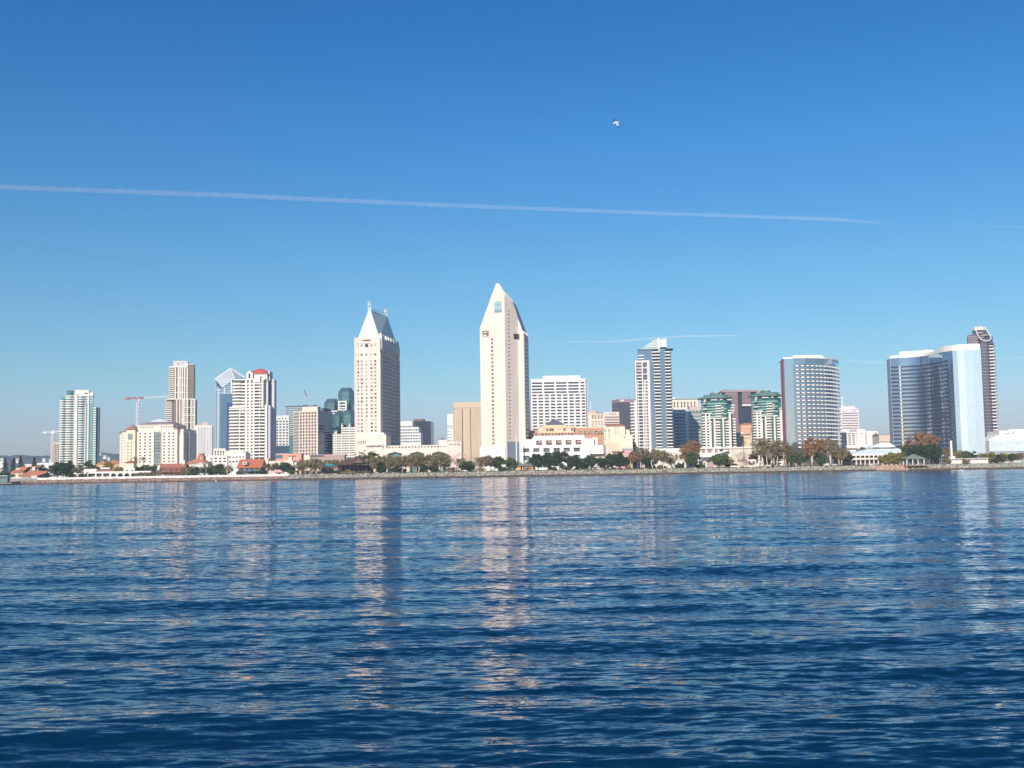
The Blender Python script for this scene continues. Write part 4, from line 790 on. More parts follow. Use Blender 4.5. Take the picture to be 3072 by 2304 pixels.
# -- white office with horizontal windows
def t_whitegrid():
    b = Bld('office_building', 'broad white office slab with rows of short dark windows, right of the tallest tower', 'office building', *R('6', 140, 350), 1500, rad(-2))
    X = lambda x, y=500: b.p(*R('6', x, y))[0]; H = lambda y, x=500: b.p(*R('6', x, y))[1]; w = X(860); wm = M('white_office_panel', (.78, .76, .73), noise=.03); t = H(345)
    core(b, rect(0, w, 0, 34), 0, t, wm); core(b, rect(w, X(888), 3, 34), 0, t, M('shaded_office_side', (.55, .52, .54)))  # right side strip: its shade is put into the greyer colour
    zt = H(378); p = (H(378)-H(984-3))/15.; zr = [(zt-i*p-2.25, zt-i*p) for i in range(0, 22) if zt-i*p > 5]
    z4 = (zr[3][0]+zr[4][1])/2
    ga = [(155, 290), (315, 450), (473, 610), (633, 770), (793, 845)]; gb = [(160+k*80.5, 160+k*80.5+58) for k in range(9)]
    b.grid(0, 0, 0, w, z4, t, [(X(a), X(c)) for a, c in ga], sorted(zr[:4]), wm, [glA, glA, glB], proud=.8)
    b.grid(0, 0, 0, w, 0, z4, [(X(a), X(min(c, 850))) for a, c in gb], sorted(zr[4:]), wm, [glA, glA, glB], proud=.8)
    m = MB(); m.box(X(305), X(790), 3, 28, t, H(290)); b.part('penthouse', m, wm)
    m = MB(); [m.box(X(310+k*48), X(310+k*48)+.6, 2.6, 3, t, H(290)) for k in range(11)]; b.part('rib', m, wm); m = MB(); m.box(-.3, w+.3, -1, 1, t, t+1.2); b.part('parapet', m, wm); b.done()
t_whitegrid()
def t_mid():
    b = Bld('office_building', 'cream building with an orange tan rooftop drum and tall brown windows', 'office building', *R('6', 892, 795), 1450, rad(2))
    X = lambda x: b.p(*R('6', x, 850))[0]; H = lambda y: b.p(*R('6', 980, y))[1]; w = X(1100)
    core(b, rect(0, w, 0, 26), 0, H(795), cream); b.grid(0, 0, 0, w, 0, H(795), [(X(a), X(a+24)) for a in (940, 978, 1020, 1058)], sorted([(H(862), H(805)), (H(905), H(888)), (H(935), H(920)), (H(962), H(948)), (H(992), H(978))]), cream, [M('bronze_window', (.38, .26, .16), rough=.3)], proud=.6)
    m = MB(); c = (X(962), 12); r = (X(1035)-X(900))/2; m.prism([(c[0]+r*math.cos(t*.314), c[1]+.6*r*math.sin(t*.314)) for t in range(20)], H(795), H(752)); b.part('rooftop_drum', m, M('orange_tan_drum', (.66, .44, .26)))
    m = MB(); m.tube([(X(932), 9, H(752)), (X(932), 9, H(625))], [.5, .25], 5); m.box(X(922), X(940), 8.8, 9.2, H(638), H(633)); b.part('antenna', m, steelw); b.done()
    b = Bld('office_building', 'beige office with dark brown stripes left of the dark tower', 'office building', *R('6', 1095, 768), 1520, 0)
    X = lambda x: b.p(*R('6', x, 850))[0]; H = lambda y: b.p(*R('6', 1180, y))[1]; w = X(1300); bm = M('beige_stripe_panel', (.70, .60, .54)); core(b, rect(0, w, 0, 26), 0, H(768), bm)
    b.grid(0, 0, 0, w, 0, H(768), [(X(1108), w-.5)], [(H(y+7), H(y-7)) for y in (985, 955, 932, 907, 872, 837)], bm, [M('brown_strip_window', (.16, .09, .08), rough=.2)], name='window_band'); b.pane(0, 0, 0, X(1160), X(1262), H(799), H(793), glA, o=.5); b.done()
    b = Bld('office_building', 'dark slab tower with a pinkish top band and small pale sign', 'office building', *R('6', 1290, 598), 1640, rad(-14))
    X = lambda x: b.p(*R('6', x, 700))[0]; H = lambda y, x=1300: b.p(*R('6', x, y))[1]; w = X(1560); core(b, rect(0, w, 0, 30), 0, H(640), M('dark_tower_glass', (.10, .095, .12), rough=.25), 'curtain_wall')
    m = MB(); m.box(-.4, w, -.4, 30, H(640), H(600)); b.part('top_band', m, M('mauve_band', (.36, .25, .26)))
    m = MB(); [m.box(i*w/16, i*w/16+.5, -.3, 0, 0, H(640)) for i in range(17)]; b.part('fins', m, M('dark_fin', (.09, .08, .09)))
    m = MB(); z = H(632); h = H(604)-H(632); x = X(1306); ww = X(1370)-x    # small illegible pale sign
    m.box(x, x+ww*.4, -.8, -.45, z, z+h*.28); m.box(x+ww*.12, x+ww*.3, -.8, -.45, z+h*.4, z+h*.7); m.box(x+ww*.42, x+ww*.66, -.8, -.45, z+h*.05, z+h*.95); m.box(x+ww*.7, x+ww*.86, -.8, -.45, z+h*.05, z+h*.9); m.box(x+ww*.88, x+ww, -.8, -.45, z+h*.05, z+h*.25); b.part('sign', m, M('pale_sign_letters', (.85, .80, .62)))
    m = MB(); m.tube([(X(1462), 10, H(600)), (X(1462), 10, H(556))], [.3, .2], 4); b.part('antenna', m, darkm); b.done()
t_mid()
def t_brickhotel():
    b = Bld('brick_pavilion', 'salmon brick and cream pavilion building with a dark hip roof above the white podium', 'building', *R('6', 130, 1010), 1036, 0)
    X = lambda x: b.p(*R('6', x, 1000))[0]; H = lambda y: b.p(*R('6', 500, y))[1]; ym = M('pale_ochre_stone', (.70, .56, .38))
    core(b, rect(0, X(240), 2, 26), 0, H(1005), brick); core(b, rect(X(240), X(705), 0, 26), 0, H(965), brick); core(b, rect(X(705), X(1095), 4, 28), 0, H(985), brick)
    b.grid(X(240), 0, 0, X(705)-X(240), H(1045), H(965), [(X(x)-X(240), X(x+28)-X(240)) for x in (310, 345, 385, 415, 490, 520, 568, 598, 640, 670)], [(H(1020), H(982))], ym, [M('cream_window_blind', (.62, .55, .42)), glB], proud=.6, wall='front')
    b.grid(X(705), 4, 0, X(1095)-X(705), 0, H(985), [(X(x)-X(705), X(x+46)-X(705)) for x in (775, 845, 915, 980, 1040)], [(H(1180), H(1110)), (H(1085), H(1062)), (H(1055), H(1022))], brick, [mirror('green_bay_glass', (.22, .38, .32), .15, .03, .2), glB], proud=.7)
    b.grid(0, -2, 0, X(1095), H(1075), H(1040), even(22, 1, X(1090), .55), [(H(1070), H(1048))], brick, [glC, glB, glA], proud=.5, wall='parapet_gallery'); m = MB(); m.box(0, X(1095), -2, 1, 0, H(1041)); b.part('lower_storey', m, brick)
    for x0, x1 in ((235, 450), (470, 710)): m = MB(); m.box(X(x0), X(x1), -1, 2, H(965), H(952)); m.box(X(x0)+1, X(x1)-1, -.8, 2, H(1045), H(1038)); b.part('cornice', m, ym)
    m = MB(); m.frustum(X(325), X(600), 2, 22, H(938), X(425), X(490), 9, 15, H(868)); b.part('roof', m, slate); m = MB(); m.box(X(445), X(465), 11, 13, H(868), H(855)); b.part('finial', m, slate); m = MB(); m.box(X(320), X(605), 1, 24, H(965), H(938)); b.part('drum', m, ym)
    m = MB(); m.box(X(700), X(1100), 3, 8, H(985), H(972)); b.part('cornice', m, ym); b.done()
t_brickhotel()
def podium_square():
    b = Bld('hotel_podium', 'bright white podium with deep square openings in three tiers behind the dark round trees', 'building', *R('6', 0, 1215), 1000, 0)
    X = lambda x: b.p(*R('6', x, 1150))[0]; H = lambda y: b.p(*R('6', 500, y))[1]; wm = M('bright_white_stucco', (.84, .82, .78), noise=.03); gl = [M('opening_brown_glass', (.17, .12, .10), rough=.3), M('opening_grey_glass', (.17, .18, .18), rough=.3), M('opening_shade_glass', (.13, .14, .15), rough=.3)]
    core(b, rect(X(50), X(970), 4, 30), 0, H(1120), wm)
    m = MB(); m.frustum(X(150), X(860), 4, 30, H(1121), X(190), X(840), 4.5, 30, H(1075)); b.part('attic', m, wm)
    b.grid(X(50), 4, 0, X(970)-X(50), H(1210), H(1121), [(X(x)-X(50), X(x+78)-X(50)) for x in (214, 343, 470, 598, 728)], [(H(1200), H(1138))], wm, gl, proud=2.2)
    for x in (214, 343, 470, 598, 728): m = MB(); m.add([(X(x)+2, 3.7, H(1165)), (X(x+74), 3.7, H(1160)), (X(x+74), 3.7, H(1142)), (X(x+20), 3.7, H(1145))], [(0, 1, 2, 3)]); m.box(X(x+6), X(x+76), 2.4, 3.6, H(1172), H(1168)); b.part('awning', m, M('coral_awning', (.70, .42, .32)))
    core(b, rect(X(10), X(905), -2, 4), 0, H(1216), wm)
    b.grid(X(10), -2, 0, X(905)-X(10), 0, H(1216), [(X(x)-X(10), X(x+82)-X(10)) for x in (38, 170, 303, 436, 567, 698, 830) if x+82 < 905]+[], [(H(1400), H(1335)), (H(1292), H(1240))], wm, gl, proud=2)
    m = MB(); c = [(X(905), 0), (X(1100), 0)]; m.prism([(X(900), -3), (X(1085), -3), (X(1120), 1), (X(1120), 12), (X(900), 12)], H(1325), H(1212)); b.part('curved_bay', m, wm); core(b, rect(X(940), X(1180), 2, 14), 0, H(1240), beige); core(b, rect(X(960), X(1025), 6, 22), 0, H(1105), cream)
    b.done()
podium_square()
def t_cream():
    b = Bld('residence_block', 'pale cream block with a red tile strip roof right of the white podium', 'building', *R('6', 1095, 940), 1120, rad(3))
    X = lambda x: b.p(*R('6', x, 1050))[0]; H = lambda y: b.p(*R('6', 1200, y))[1]; ym = M('pale_yellow_stucco', (.80, .72, .56), noise=.04)
    core(b, rect(0, X(1375), 0, 30), 0, H(955), ym); core(b, rect(X(1375), X(1440), 4, 30), 0, H(1000), ym); core(b, rect(X(1300), X(1470), -4, 12), 0, H(1075), ym)
    b.grid(0, 0, 0, X(1300), 0, H(955), [(X(1110), X(1122)), (X(1160), X(1174))], sorted([(H(y+6), H(y-6)) for y in (1150, 1125, 1100, 1075, 1048)]+[(H(1028), H(995))]), ym, [glB])
    b.grid(0, 0, 0, X(1375), H(1066), H(955), even(4, X(1220), X(1370), .4), [(H(y+4), H(y-4)) for y in (1050, 1025, 1000)], ym, [M('pale_blind_window', (.62, .58, .50))], proud=.35, a0=X(1300)+.05, name='window', wall='upper_wall')
    for x, y in ((1365, 1098), (1365, 1112), (1425, 1012), (1400, 1050)): b.pane(0, -4, 0, X(x-6), X(x+6), H(y+5), H(y-5), glB, o=.1)
    m = MB(); m.frustum(X(1125), X(1375), -1, 30, H(955), X(1150), X(1340), 6, 24, H(925)); b.part('roof', m, redtile); m = MB(); m.gable(X(1020), X(1130), 1, 12, H(965), H(938)); b.part('side_roof', m, cream)
    m = MB(); m.box(0, X(1300), -3, 0, 0, H(1165)); b.part('base', m, M('ochre_base', (.72, .60, .42))); b.done()
    b = Bld('shop_building', 'low pink shop front with striped gable beside the dark round trees', 'building', *R('6', 1230, 1290), 985, 0); X = lambda x: b.p(*R('6', x, 1300))[0]; H = lambda y: b.p(*R('6', 1300, y))[1]
    core(b, rect(0, X(1370), 2, 12), 0, H(1290), pink); core(b, rect(X(1370), X(1470), 0, 14), 0, H(1262), M('pale_pink_wall', (.72, .55, .52))); m = MB(); m.gable(X(1355), X(1485), -1, 15, H(1262), H(1235)); b.part('roof', m, ptrim)
    m = MB(); [m.box(X(1378+k*15), X(1385+k*15), -.2, 0, 0, H(1275)) for k in range(6)]; b.part('stripes', m, M('rose_stripe', (.55, .22, .25))); m = MB(); m.box(-1, X(1372), 0, 13, H(1290), H(1282)); b.part('roof', m, redtile); b.done()
t_cream()
# -- white framed glass tower
def t_frame():
    b = Bld('apartment_tower', 'slim glass tower with white framed left bay and a curved pointed top', 'apartment tower', *R('a', 182, 330), 1150, rad(5))
    X = lambda x, y=600, yy=0: b.p(*R('a', x, y), y=yy)[0]; H = lambda y, x=300: b.p(*R('a', x, y))[1]; dk = M('recess_violet_glass', (.16, .14, .18), rough=.2); gb = mirror('slate_blue_glass', (.21, .30, .40), .08, .02, .6)
    x0, x1, w = X(182), X(352), X(612); tf = H(322); t2 = H(195); p = (H(470, 430)-H(2*470-508, 430)) if False else (37.6/3.95)*1150/F
    core(b, rect(x0, x1, 1, 28), 0, tf-1, dk); core(b, rect(X(212, 250), X(545), 2, 28), 0, t2, gb); core(b, rect(X(545), w, 5, 28), 0, H(188), dk)
    # frame bay
    m = MB(); m.box(x0, x0+1.2, -.5, 1.2, 0, tf); m.box(x1-2.2, x1, -.5, 1.2, 0, tf); m.box(X(262), X(274), -.35, 1.1, 0, tf-1.5); b.part('frame', m, ptrim)
    m = MB(); m.box(x0+1.2, x1-2.2, -.48, 1.1, tf-2, tf-.02); b.part('frame', m, ptrim)
    n = int(tf/p); 
    for i in range(1, n):
        z = i*p; hi = z > H(560)
        if hi and (i % 2): m = MB(); m.box(X(205), X(262), -.9, 1.1, z-.9, z); b.part('balcony', m, ptrim); continue
        m = MB(); m.box(x0+1.2, X(262), -.3, 1.1, z-.95, z); m.box(X(274), x1-2.2, -.3, 1.1, z-.95, z); b.part('floor_band', m, ptrim)
        if not hi: m = MB(); [m.box(X(q), X(q+7), -.25, 1.1, z, z+p-.96) for q in (208, 284, 300)]; b.part('post', m, ptrim)
        if not hi: b.pane(0, 1, 0, X(222), X(262), z+.2, z+p-1, random.choice([glA, glB]))
    # balcony stacks
    for i in range(1, int(t2/p)+1):
        z = i*p; yy = 470; a = X(385 if z > H(350) else (405 if z > H(900) else 412)); m = MB(); m.box(a, X(482), -.6, 2, z-1.0, z); b.part('balcony', m, ptrim); b.pane(0, 2, 0, a+.6, X(478), z+.1, z+p-1.3, random.choice([glA, glA, glB]), o=.1)
        m = MB(); m.ribbon([(X(540), 4.6), (X(542), 1.5), (X(605), 1.5), (X(618), 4), (X(620), 12)], z-1.0, z, -.9, .4); b.part('balcony', m, ptrim); b.pane(0, 5, 0, X(547), X(605), z+.1, z+p-1.3, random.choice([glA, glA, glB]), o=.1)
        if z > tf+1 and z < H(240): m = MB(); m.box(X(215, 250), X(285, 250), 0, 2, z-1.1, z); b.part('balcony', m, ptrim)
    # left low wing
    xl = X(118); tw = H(795); core(b, rect(xl+1, x0, 6, 24), 0, tw, dk); 
    for i in range(1, int(tw/p)+1): z = i*p; m = MB(); m.ribbon([(xl, 12), (xl+.3, 5), (x0+.3, 5)], z-1.15, z, -1.2, .5); b.part('balcony', m, ptrim)
    m = MB(); m.box(X(165), x0+.2, 1.5, 5, 0, tw); b.part('frame', m, ptrim); 
    m = MB(); m.box(X(348), X(362), 0.6, 2.2, 0, tf); b.part('side_frame', m, M('rosy_frame_side', (.55, .42, .40)))
    # top
    m = MB(); xa, xb, xc = X(250, 180), X(448, 100), X(543, 100); z0 = H(190)
    m.add([(xa, 3, z0), (xb, 3, z0), (xb, 3, H(62, 448)), (X(400, 90), 3, H(80, 400)), (X(340, 120), 3, H(118, 340)), (X(290, 150), 3, H(155, 290)),
           (xa, 22, z0), (xb, 22, z0), (xb, 22, H(62, 448)), (X(400, 90), 22, H(80, 400)), (X(340, 120), 22, H(118, 340)), (X(290, 150), 22, H(155, 290))],
          [(0, 1, 2, 3, 4, 5), (11, 10, 9, 8, 7, 6), (2, 8, 9, 3), (3, 9, 10, 4), (4, 10, 11, 5), (5, 11, 6, 0)]); tp = b.part('curved_crown', m, mirror('pale_green_crown_glass', (.45, .56, .52), .2, .02, .2))
    m = MB()
    for yv, xs_ in ((80, 398), (100, 372), (118, 345), (138, 318), (158, 290)): m.box(X(xs_, yv), xb, 2.4, 3, H(yv+5), H(yv-1))
    b.part('louvre', m, ptrim, tp); m = MB(); m.box(xb, X(472, 100), 1.6, 22, t2-1, H(58, 448)); b.part('spine', m, ptrim, tp)
    m = MB(); m.box(X(472, 100), xc, 3, 20, H(150), H(62, 500)); b.part('crown_box', m, M('pale_green_panel', (.60, .64, .56)), tp); m = MB(); m.box(X(470, 100), xc+.8, 2.4, 21, H(150)-1.2, H(150)); m.box(xc-.4, xc+.6, 2.4, 21, H(150), H(58, 500)); b.part('crown_frame', m, ptrim, tp)
    m = MB(); m.box(X(212, 250), X(480), 1, 20, t2, t2+.8); m.box(X(545), w+3, 2, 22, H(188), H(183)); b.part('roof_slab', m, slate)
    b.done()
t_frame()
def t_behind():
    b = Bld('office_building', 'cream topped building with narrow slot windows behind the white framed glass tower', 'office building', *R('a', 600, 785), 1450, 0); X = lambda x: b.p(*R('a', x, 850))[0]; H = lambda y: b.p(*R('a', 750, y))[1]; w = X(925)
    core(b, rect(0, w, 0, 24), 0, H(785), cream); b.grid(0, 0, 0, w, H(900), H(785), [(X(x-8), X(x+8)) for x in (645, 685, 730, 765, 805, 845, 885)], [(H(878), H(850)), (H(845), H(812))], cream, [glB]); m = MB(); m.box(-.5, w+.5, -.8, 10, H(785), H(778)); b.part('cornice', m, brown); m = MB(); m.box(X(920), X(985), 4, 20, 0, H(835)); b.part('side_wing', m, cream); m = MB(); m.box(X(630), X(660), 5, 10, H(778), H(755)); b.part('roof_plant', m, ptrim); b.done()
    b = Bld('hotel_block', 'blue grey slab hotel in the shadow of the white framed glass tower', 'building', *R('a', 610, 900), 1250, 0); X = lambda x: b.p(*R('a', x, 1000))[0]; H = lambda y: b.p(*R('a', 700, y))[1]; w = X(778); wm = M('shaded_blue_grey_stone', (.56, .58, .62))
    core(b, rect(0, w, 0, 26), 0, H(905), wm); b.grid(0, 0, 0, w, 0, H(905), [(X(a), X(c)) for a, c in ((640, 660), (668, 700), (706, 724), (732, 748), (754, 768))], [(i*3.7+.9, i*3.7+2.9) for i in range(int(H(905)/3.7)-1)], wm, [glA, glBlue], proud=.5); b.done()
    b = Bld('office_building', 'grey terraced glass office between the framed glass tower and the left green roofed tower', 'office building', *R('a', 775, 890), 1300, 0); X = lambda x: b.p(*R('a', x, 1000))[0]; H = lambda y: b.p(*R('a', 880, y))[1]; w = X(985); wm = M('grey_green_panel', (.46, .46, .42))
    core(b, rect(X(800), w, 2, 30), 0, H(898), wm); core(b, rect(0, X(812), 0, 22), 0, H(905), pale)
    for yv in range(930, 1360, 42): m = MB(); m.box(X(815), w-.5, 1.5, 2.1, H(yv+16), H(yv)); b.part('window_band', m, mirror('grey_green_strip_glass', (.26, .38, .36), .12, .03, .4))
    b.grid(X(812), 2, 0, w-X(812), H(942), H(898), even(4, 1, w-X(812)-1, .5), [(H(932), H(915))], wm, [glA], proud=.3); m = MB(); m.box(X(840), X(985), 6, 24, H(898), H(862)); b.part('penthouse', m, M('mauve_penthouse', (.55, .46, .46))); b.done()
    b = Bld('office_building', 'purple brown office tower with tall dark glass centre between the green roofed towers', 'office building', *R('b', 560, 185), 1720, rad(3)); X = lambda x: b.p(*R('b', x, 400))[0]; H = lambda y: b.p(*R('b', 850, y))[1]; w = X(1130); pm = M('plum_brick', (.30, .205, .21), noise=.08)
    core(b, rect(0, X(790), 0, 40), 0, H(175), pm); core(b, rect(X(790), X(870), 4, 40), 0, H(175), glBlack, 'curtain_wall'); core(b, rect(X(870), X(1020), 0, 40), H(450), H(175), pm); core(b, rect(X(870), w, 3, 40), 0, H(450)-.1, glBlack, 'curtain_wall'); core(b, rect(X(1020), w, 4, 40), H(450), H(175), glBlack, 'curtain_wall')
    m = MB(); m.box(-5, w+3, -1.5, 30, H(212), H(180)); b.part('cornice', m, M('rosy_cornice', (.38, .27, .26))); m = MB(); m.box(X(862), X(1025), -1.4, 3, H(462), H(438)); b.part('white_ledge', m, ptrim)
    b.grid(0, 0, 0, X(790), 0, H(215), even(6, X(640), X(785), .45), [(H(y+7), H(y-7)) for y in range(900, 230, -24)], pm, [glA, glB], proud=.4, a0=X(630)); b.grid(X(870), 0, 0, X(1020)-X(870), H(440), H(215), even(6, .5, X(1020)-X(870)-.5, .45), [(H(y+7), H(y-7)) for y in range(425, 230, -24)], pm, [glA], proud=.4, wall='pier_wall'); m = MB(); m.box(X(540), X(660), 3, 20, H(175), H(168)); b.part('roof_plant', m, slate); b.done()
    b = Bld('apartment_building', 'orange ochre block with curved red roof between the two green roofed towers', 'building', *R('b', 845, 785), 1340, 0); X = lambda x: b.p(*R('b', x, 900))[0]; H = lambda y: b.p(*R('b', 960, y))[1]; om = M('orange_ochre_stucco', (.68, .40, .24)); w = X(1110)
    core(b, rect(0, w, 0, 22), 0, H(800), om); m = MB(); pts = [(X(850), H(800)), (w-.2, H(800)), (w-.2, H(778)), (X(1000), H(768)), (X(910), H(766)), (X(860), H(785))]; k = len(pts); m.add([(x, -.2, z) for x, z in pts]+[(x, 20, z) for x, z in pts], [tuple(range(k)), tuple(range(2*k-1, k-1, -1))]+[((i+1) % k, i, k+i, k+(i+1) % k) for i in range(k)]); b.part('roof', m, redtile)
    b.grid(0, 0, 0, w, 0, H(800), even(5, X(1000), w-.5, .4), [(H(y+5), H(y-5)) for y in range(1130, 860, -22)], om, [glB], proud=.25, a0=X(990)); m = MB(); m.box(X(1005), w, -2, 0, H(862), H(850)); b.part('balcony', m, cream); b.done()
    b = Bld('apartment_building', 'cream terraced building with brown bands in front of the ochre block', 'building', *R('b', 755, 940), 1180, 0); X = lambda x: b.p(*R('b', x, 1000))[0]; H = lambda y: b.p(*R('b', 880, y))[1]; core(b, rect(0, X(1090), 4, 22), 0, H(1055), M('pale_grey_green_wall', (.66, .66, .56))); core(b, rect(0, X(1020), 2, 18), 0, H(962), M('ochre_cream_wall', (.72, .56, .38))); core(b, rect(X(1020), X(1095), 0, 18), 0, H(945), beige)
    for yv in (980, 1010, 1035): m = MB(); m.box(0, X(1020), 1.2, 2.2, H(yv+5), H(yv-6)); b.part('band', m, cream)
    m = MB(); m.box(0, X(1020), .8, 14, H(975), H(962)); b.part('roof_band', m, brown); m = MB(); m.box(X(740), X(900), 4, 12, H(962), H(925)); b.part('attic', m, ptrim); b.pane(0, 0, 0, X(1060), X(1080), H(1180), H(1060), glB); b.done()
t_behind()
# -- twin towers with green roofs
def t_twin(k, dx, dy, lab, D, sc_=1.):
    f = lambda x, y: (x+dx, y+dy); b = Bld('apartment_tower', lab, 'apartment tower', *R('b', *f(170, 600)), D, 0, 'twin towers with green tiered roofs')
    X = lambda x, y=700: b.p(*R('b', *f(x, y)))[0]; H = lambda y, x=450: b.p(*R('b', *f(x, y)))[1]; w = X(750 if k == 0 else 720); gg = mirror('emerald_balcony_glass', (.09, .25, .23), .15, .04, .3); p = (48.5/5.925)*D/F
    t1 = H(590); t2 = H(325); c = w/2
    def oct(x0, x1, y0, y1, k=.28): d = (x1-x0)*k; e = (y1-y0)*k; return [(x0, y0+e), (x0+d, y0), (x1-d, y0), (x1, y0+e), (x1, y1-e), (x1-d, y1), (x0+d, y1), (x0, y1-e)]
    core(b, oct(1, w-1, 1, 26), 0, H(680), glTeal, 'glass_body'); core(b, oct(1.5, w-1.5, 2, 26), H(680), t2, gg, 'glass_body')
    m = MB(); m.prism(oct(-2, X(735), -2, 28), t2, t2+1.2); b.part('eave', m, grnroof); m = MB(); m.prism(oct(X(190), X(715), 0, 26), t2+1.2, H(290)); m.prism(oct(X(245), X(665), 3, 24), H(290), H(255)); m.prism(oct(X(360), X(520), 6, 20), H(255), H(215)); b.part('roof', m, grnroof)
    m = MB(); m.box(X(415), X(455), 8, 12, H(215), H(203)); b.part('roof_vent', m, ptrim)
    # upper balconies: white ovals and green glass bands
    for i in range(8):
        z = H(680)+(i+1)*p*.95
        if z < t2-2: m = MB(); m.ribbon([(1.2, 12), (1.5, 8), (9*w/45, 1.5), (X(600), 1.5)] if i % 2 else [(1.2, 11), (9*w/45, 1.3), (X(520), 1.3)], z-1.6, z-.3, -.2, .9); b.part('glass_balcony', m, mirror('pale_green_rail', (.30, .52, .47), .2, .03, .2))
        if z < H(430): m = MB(); m.ribbon([(X(405), 0), (X(425), -1.2), (X(480), -1.2), (X(500), 0)], z-1.1, z, -1.5, 1.1); b.part('balcony', m, ptrim)
    for x0, x1, yv in ((320, 435, 352), (480, 525, 350), (610, 690, 352), (195, 235, 352), (195, 230, 378), (190, 225, 412), (500, 540, 490), (500, 540, 540), (500, 540, 588), (675, 745, 450), (670, 740, 497), (620, 740, 545), (170, 250, 515)):
        m = MB(); m.box(X(x0), X(x1), -1.0, 3.5, H(yv+9), H(yv-7)); b.part('balcony', m, ptrim)
    # lower white part
    n = int(t1/p)+1
    for i in range(1, n):
        z = i*p
        if z < t1: m = MB(); m.ribbon([(.2, 9), (.4, 3), (X(215), 1.2)], z-1.25, z, -.6, .9); b.part('balcony', m, ptrim); m = MB(); m.box(X(235), X(280), -.4, 2, z-1.5, z-.2); b.part('spandrel', m, ptrim)
        if z < H(700): m = MB(); m.box(X(370), X(470), -2.2, 1.5, z-1.3, z); b.part('balcony', m, ptrim); b.pane(0, -1, 0, X(384), X(462), z+.1, z+p-1.4, random.choice([glB, glA]), o=.3); m = MB(); m.box(X(565), X(640), -1.2, 2, z-1.3, z); b.part('balcony', m, ptrim)
        if z < H(640) and k == 0: m = MB(); m.box(X(705), X(755), 1, 6, z-1.3, z); b.part('balcony', m, ptrim)
    for (x0, x1, yt, y0) in ((210, 236, 605, -.6), (276, 300, 600, -.8), (285, 312, 745, -1.6), (356, 382, 690, -1.8), (512, 538, 690, -1.8), (628, 662, 592, -2.2), (640, 650, 590, -2.5)):
        m = MB(); m.box(X(x0), X(x1), y0, 3, 0, H(yt)); b.part('pier', m, ptrim)
    for (x0, x1, yt, y0) in ((165, 330, 590, -.9), (250, 590, 680, -1.9), (610, 710, 585, -2.4), (255, 325, 738, -2)): m = MB(); m.box(X(x0), X(x1), y0, 8, H(yt+10), H(yt-8)); b.part('cap_slab', m, ptrim)
    m = MB(); m.box(X(380), X(385), -.9, 1.5, 0, H(700)); m.box(X(384), X(462), -.7, 1.3, 0, H(700)); b.part('balcony_back', m, M('brown_recess', (.26, .17, .14))); b.done()
t_twin(0, 0, 0, 'white tower with green tiered roof, left one of the twins', 1120)
t_twin(1, 910, -42, 'white tower with green tiered roof, right one of the twins, next to the oval tower', 1100)
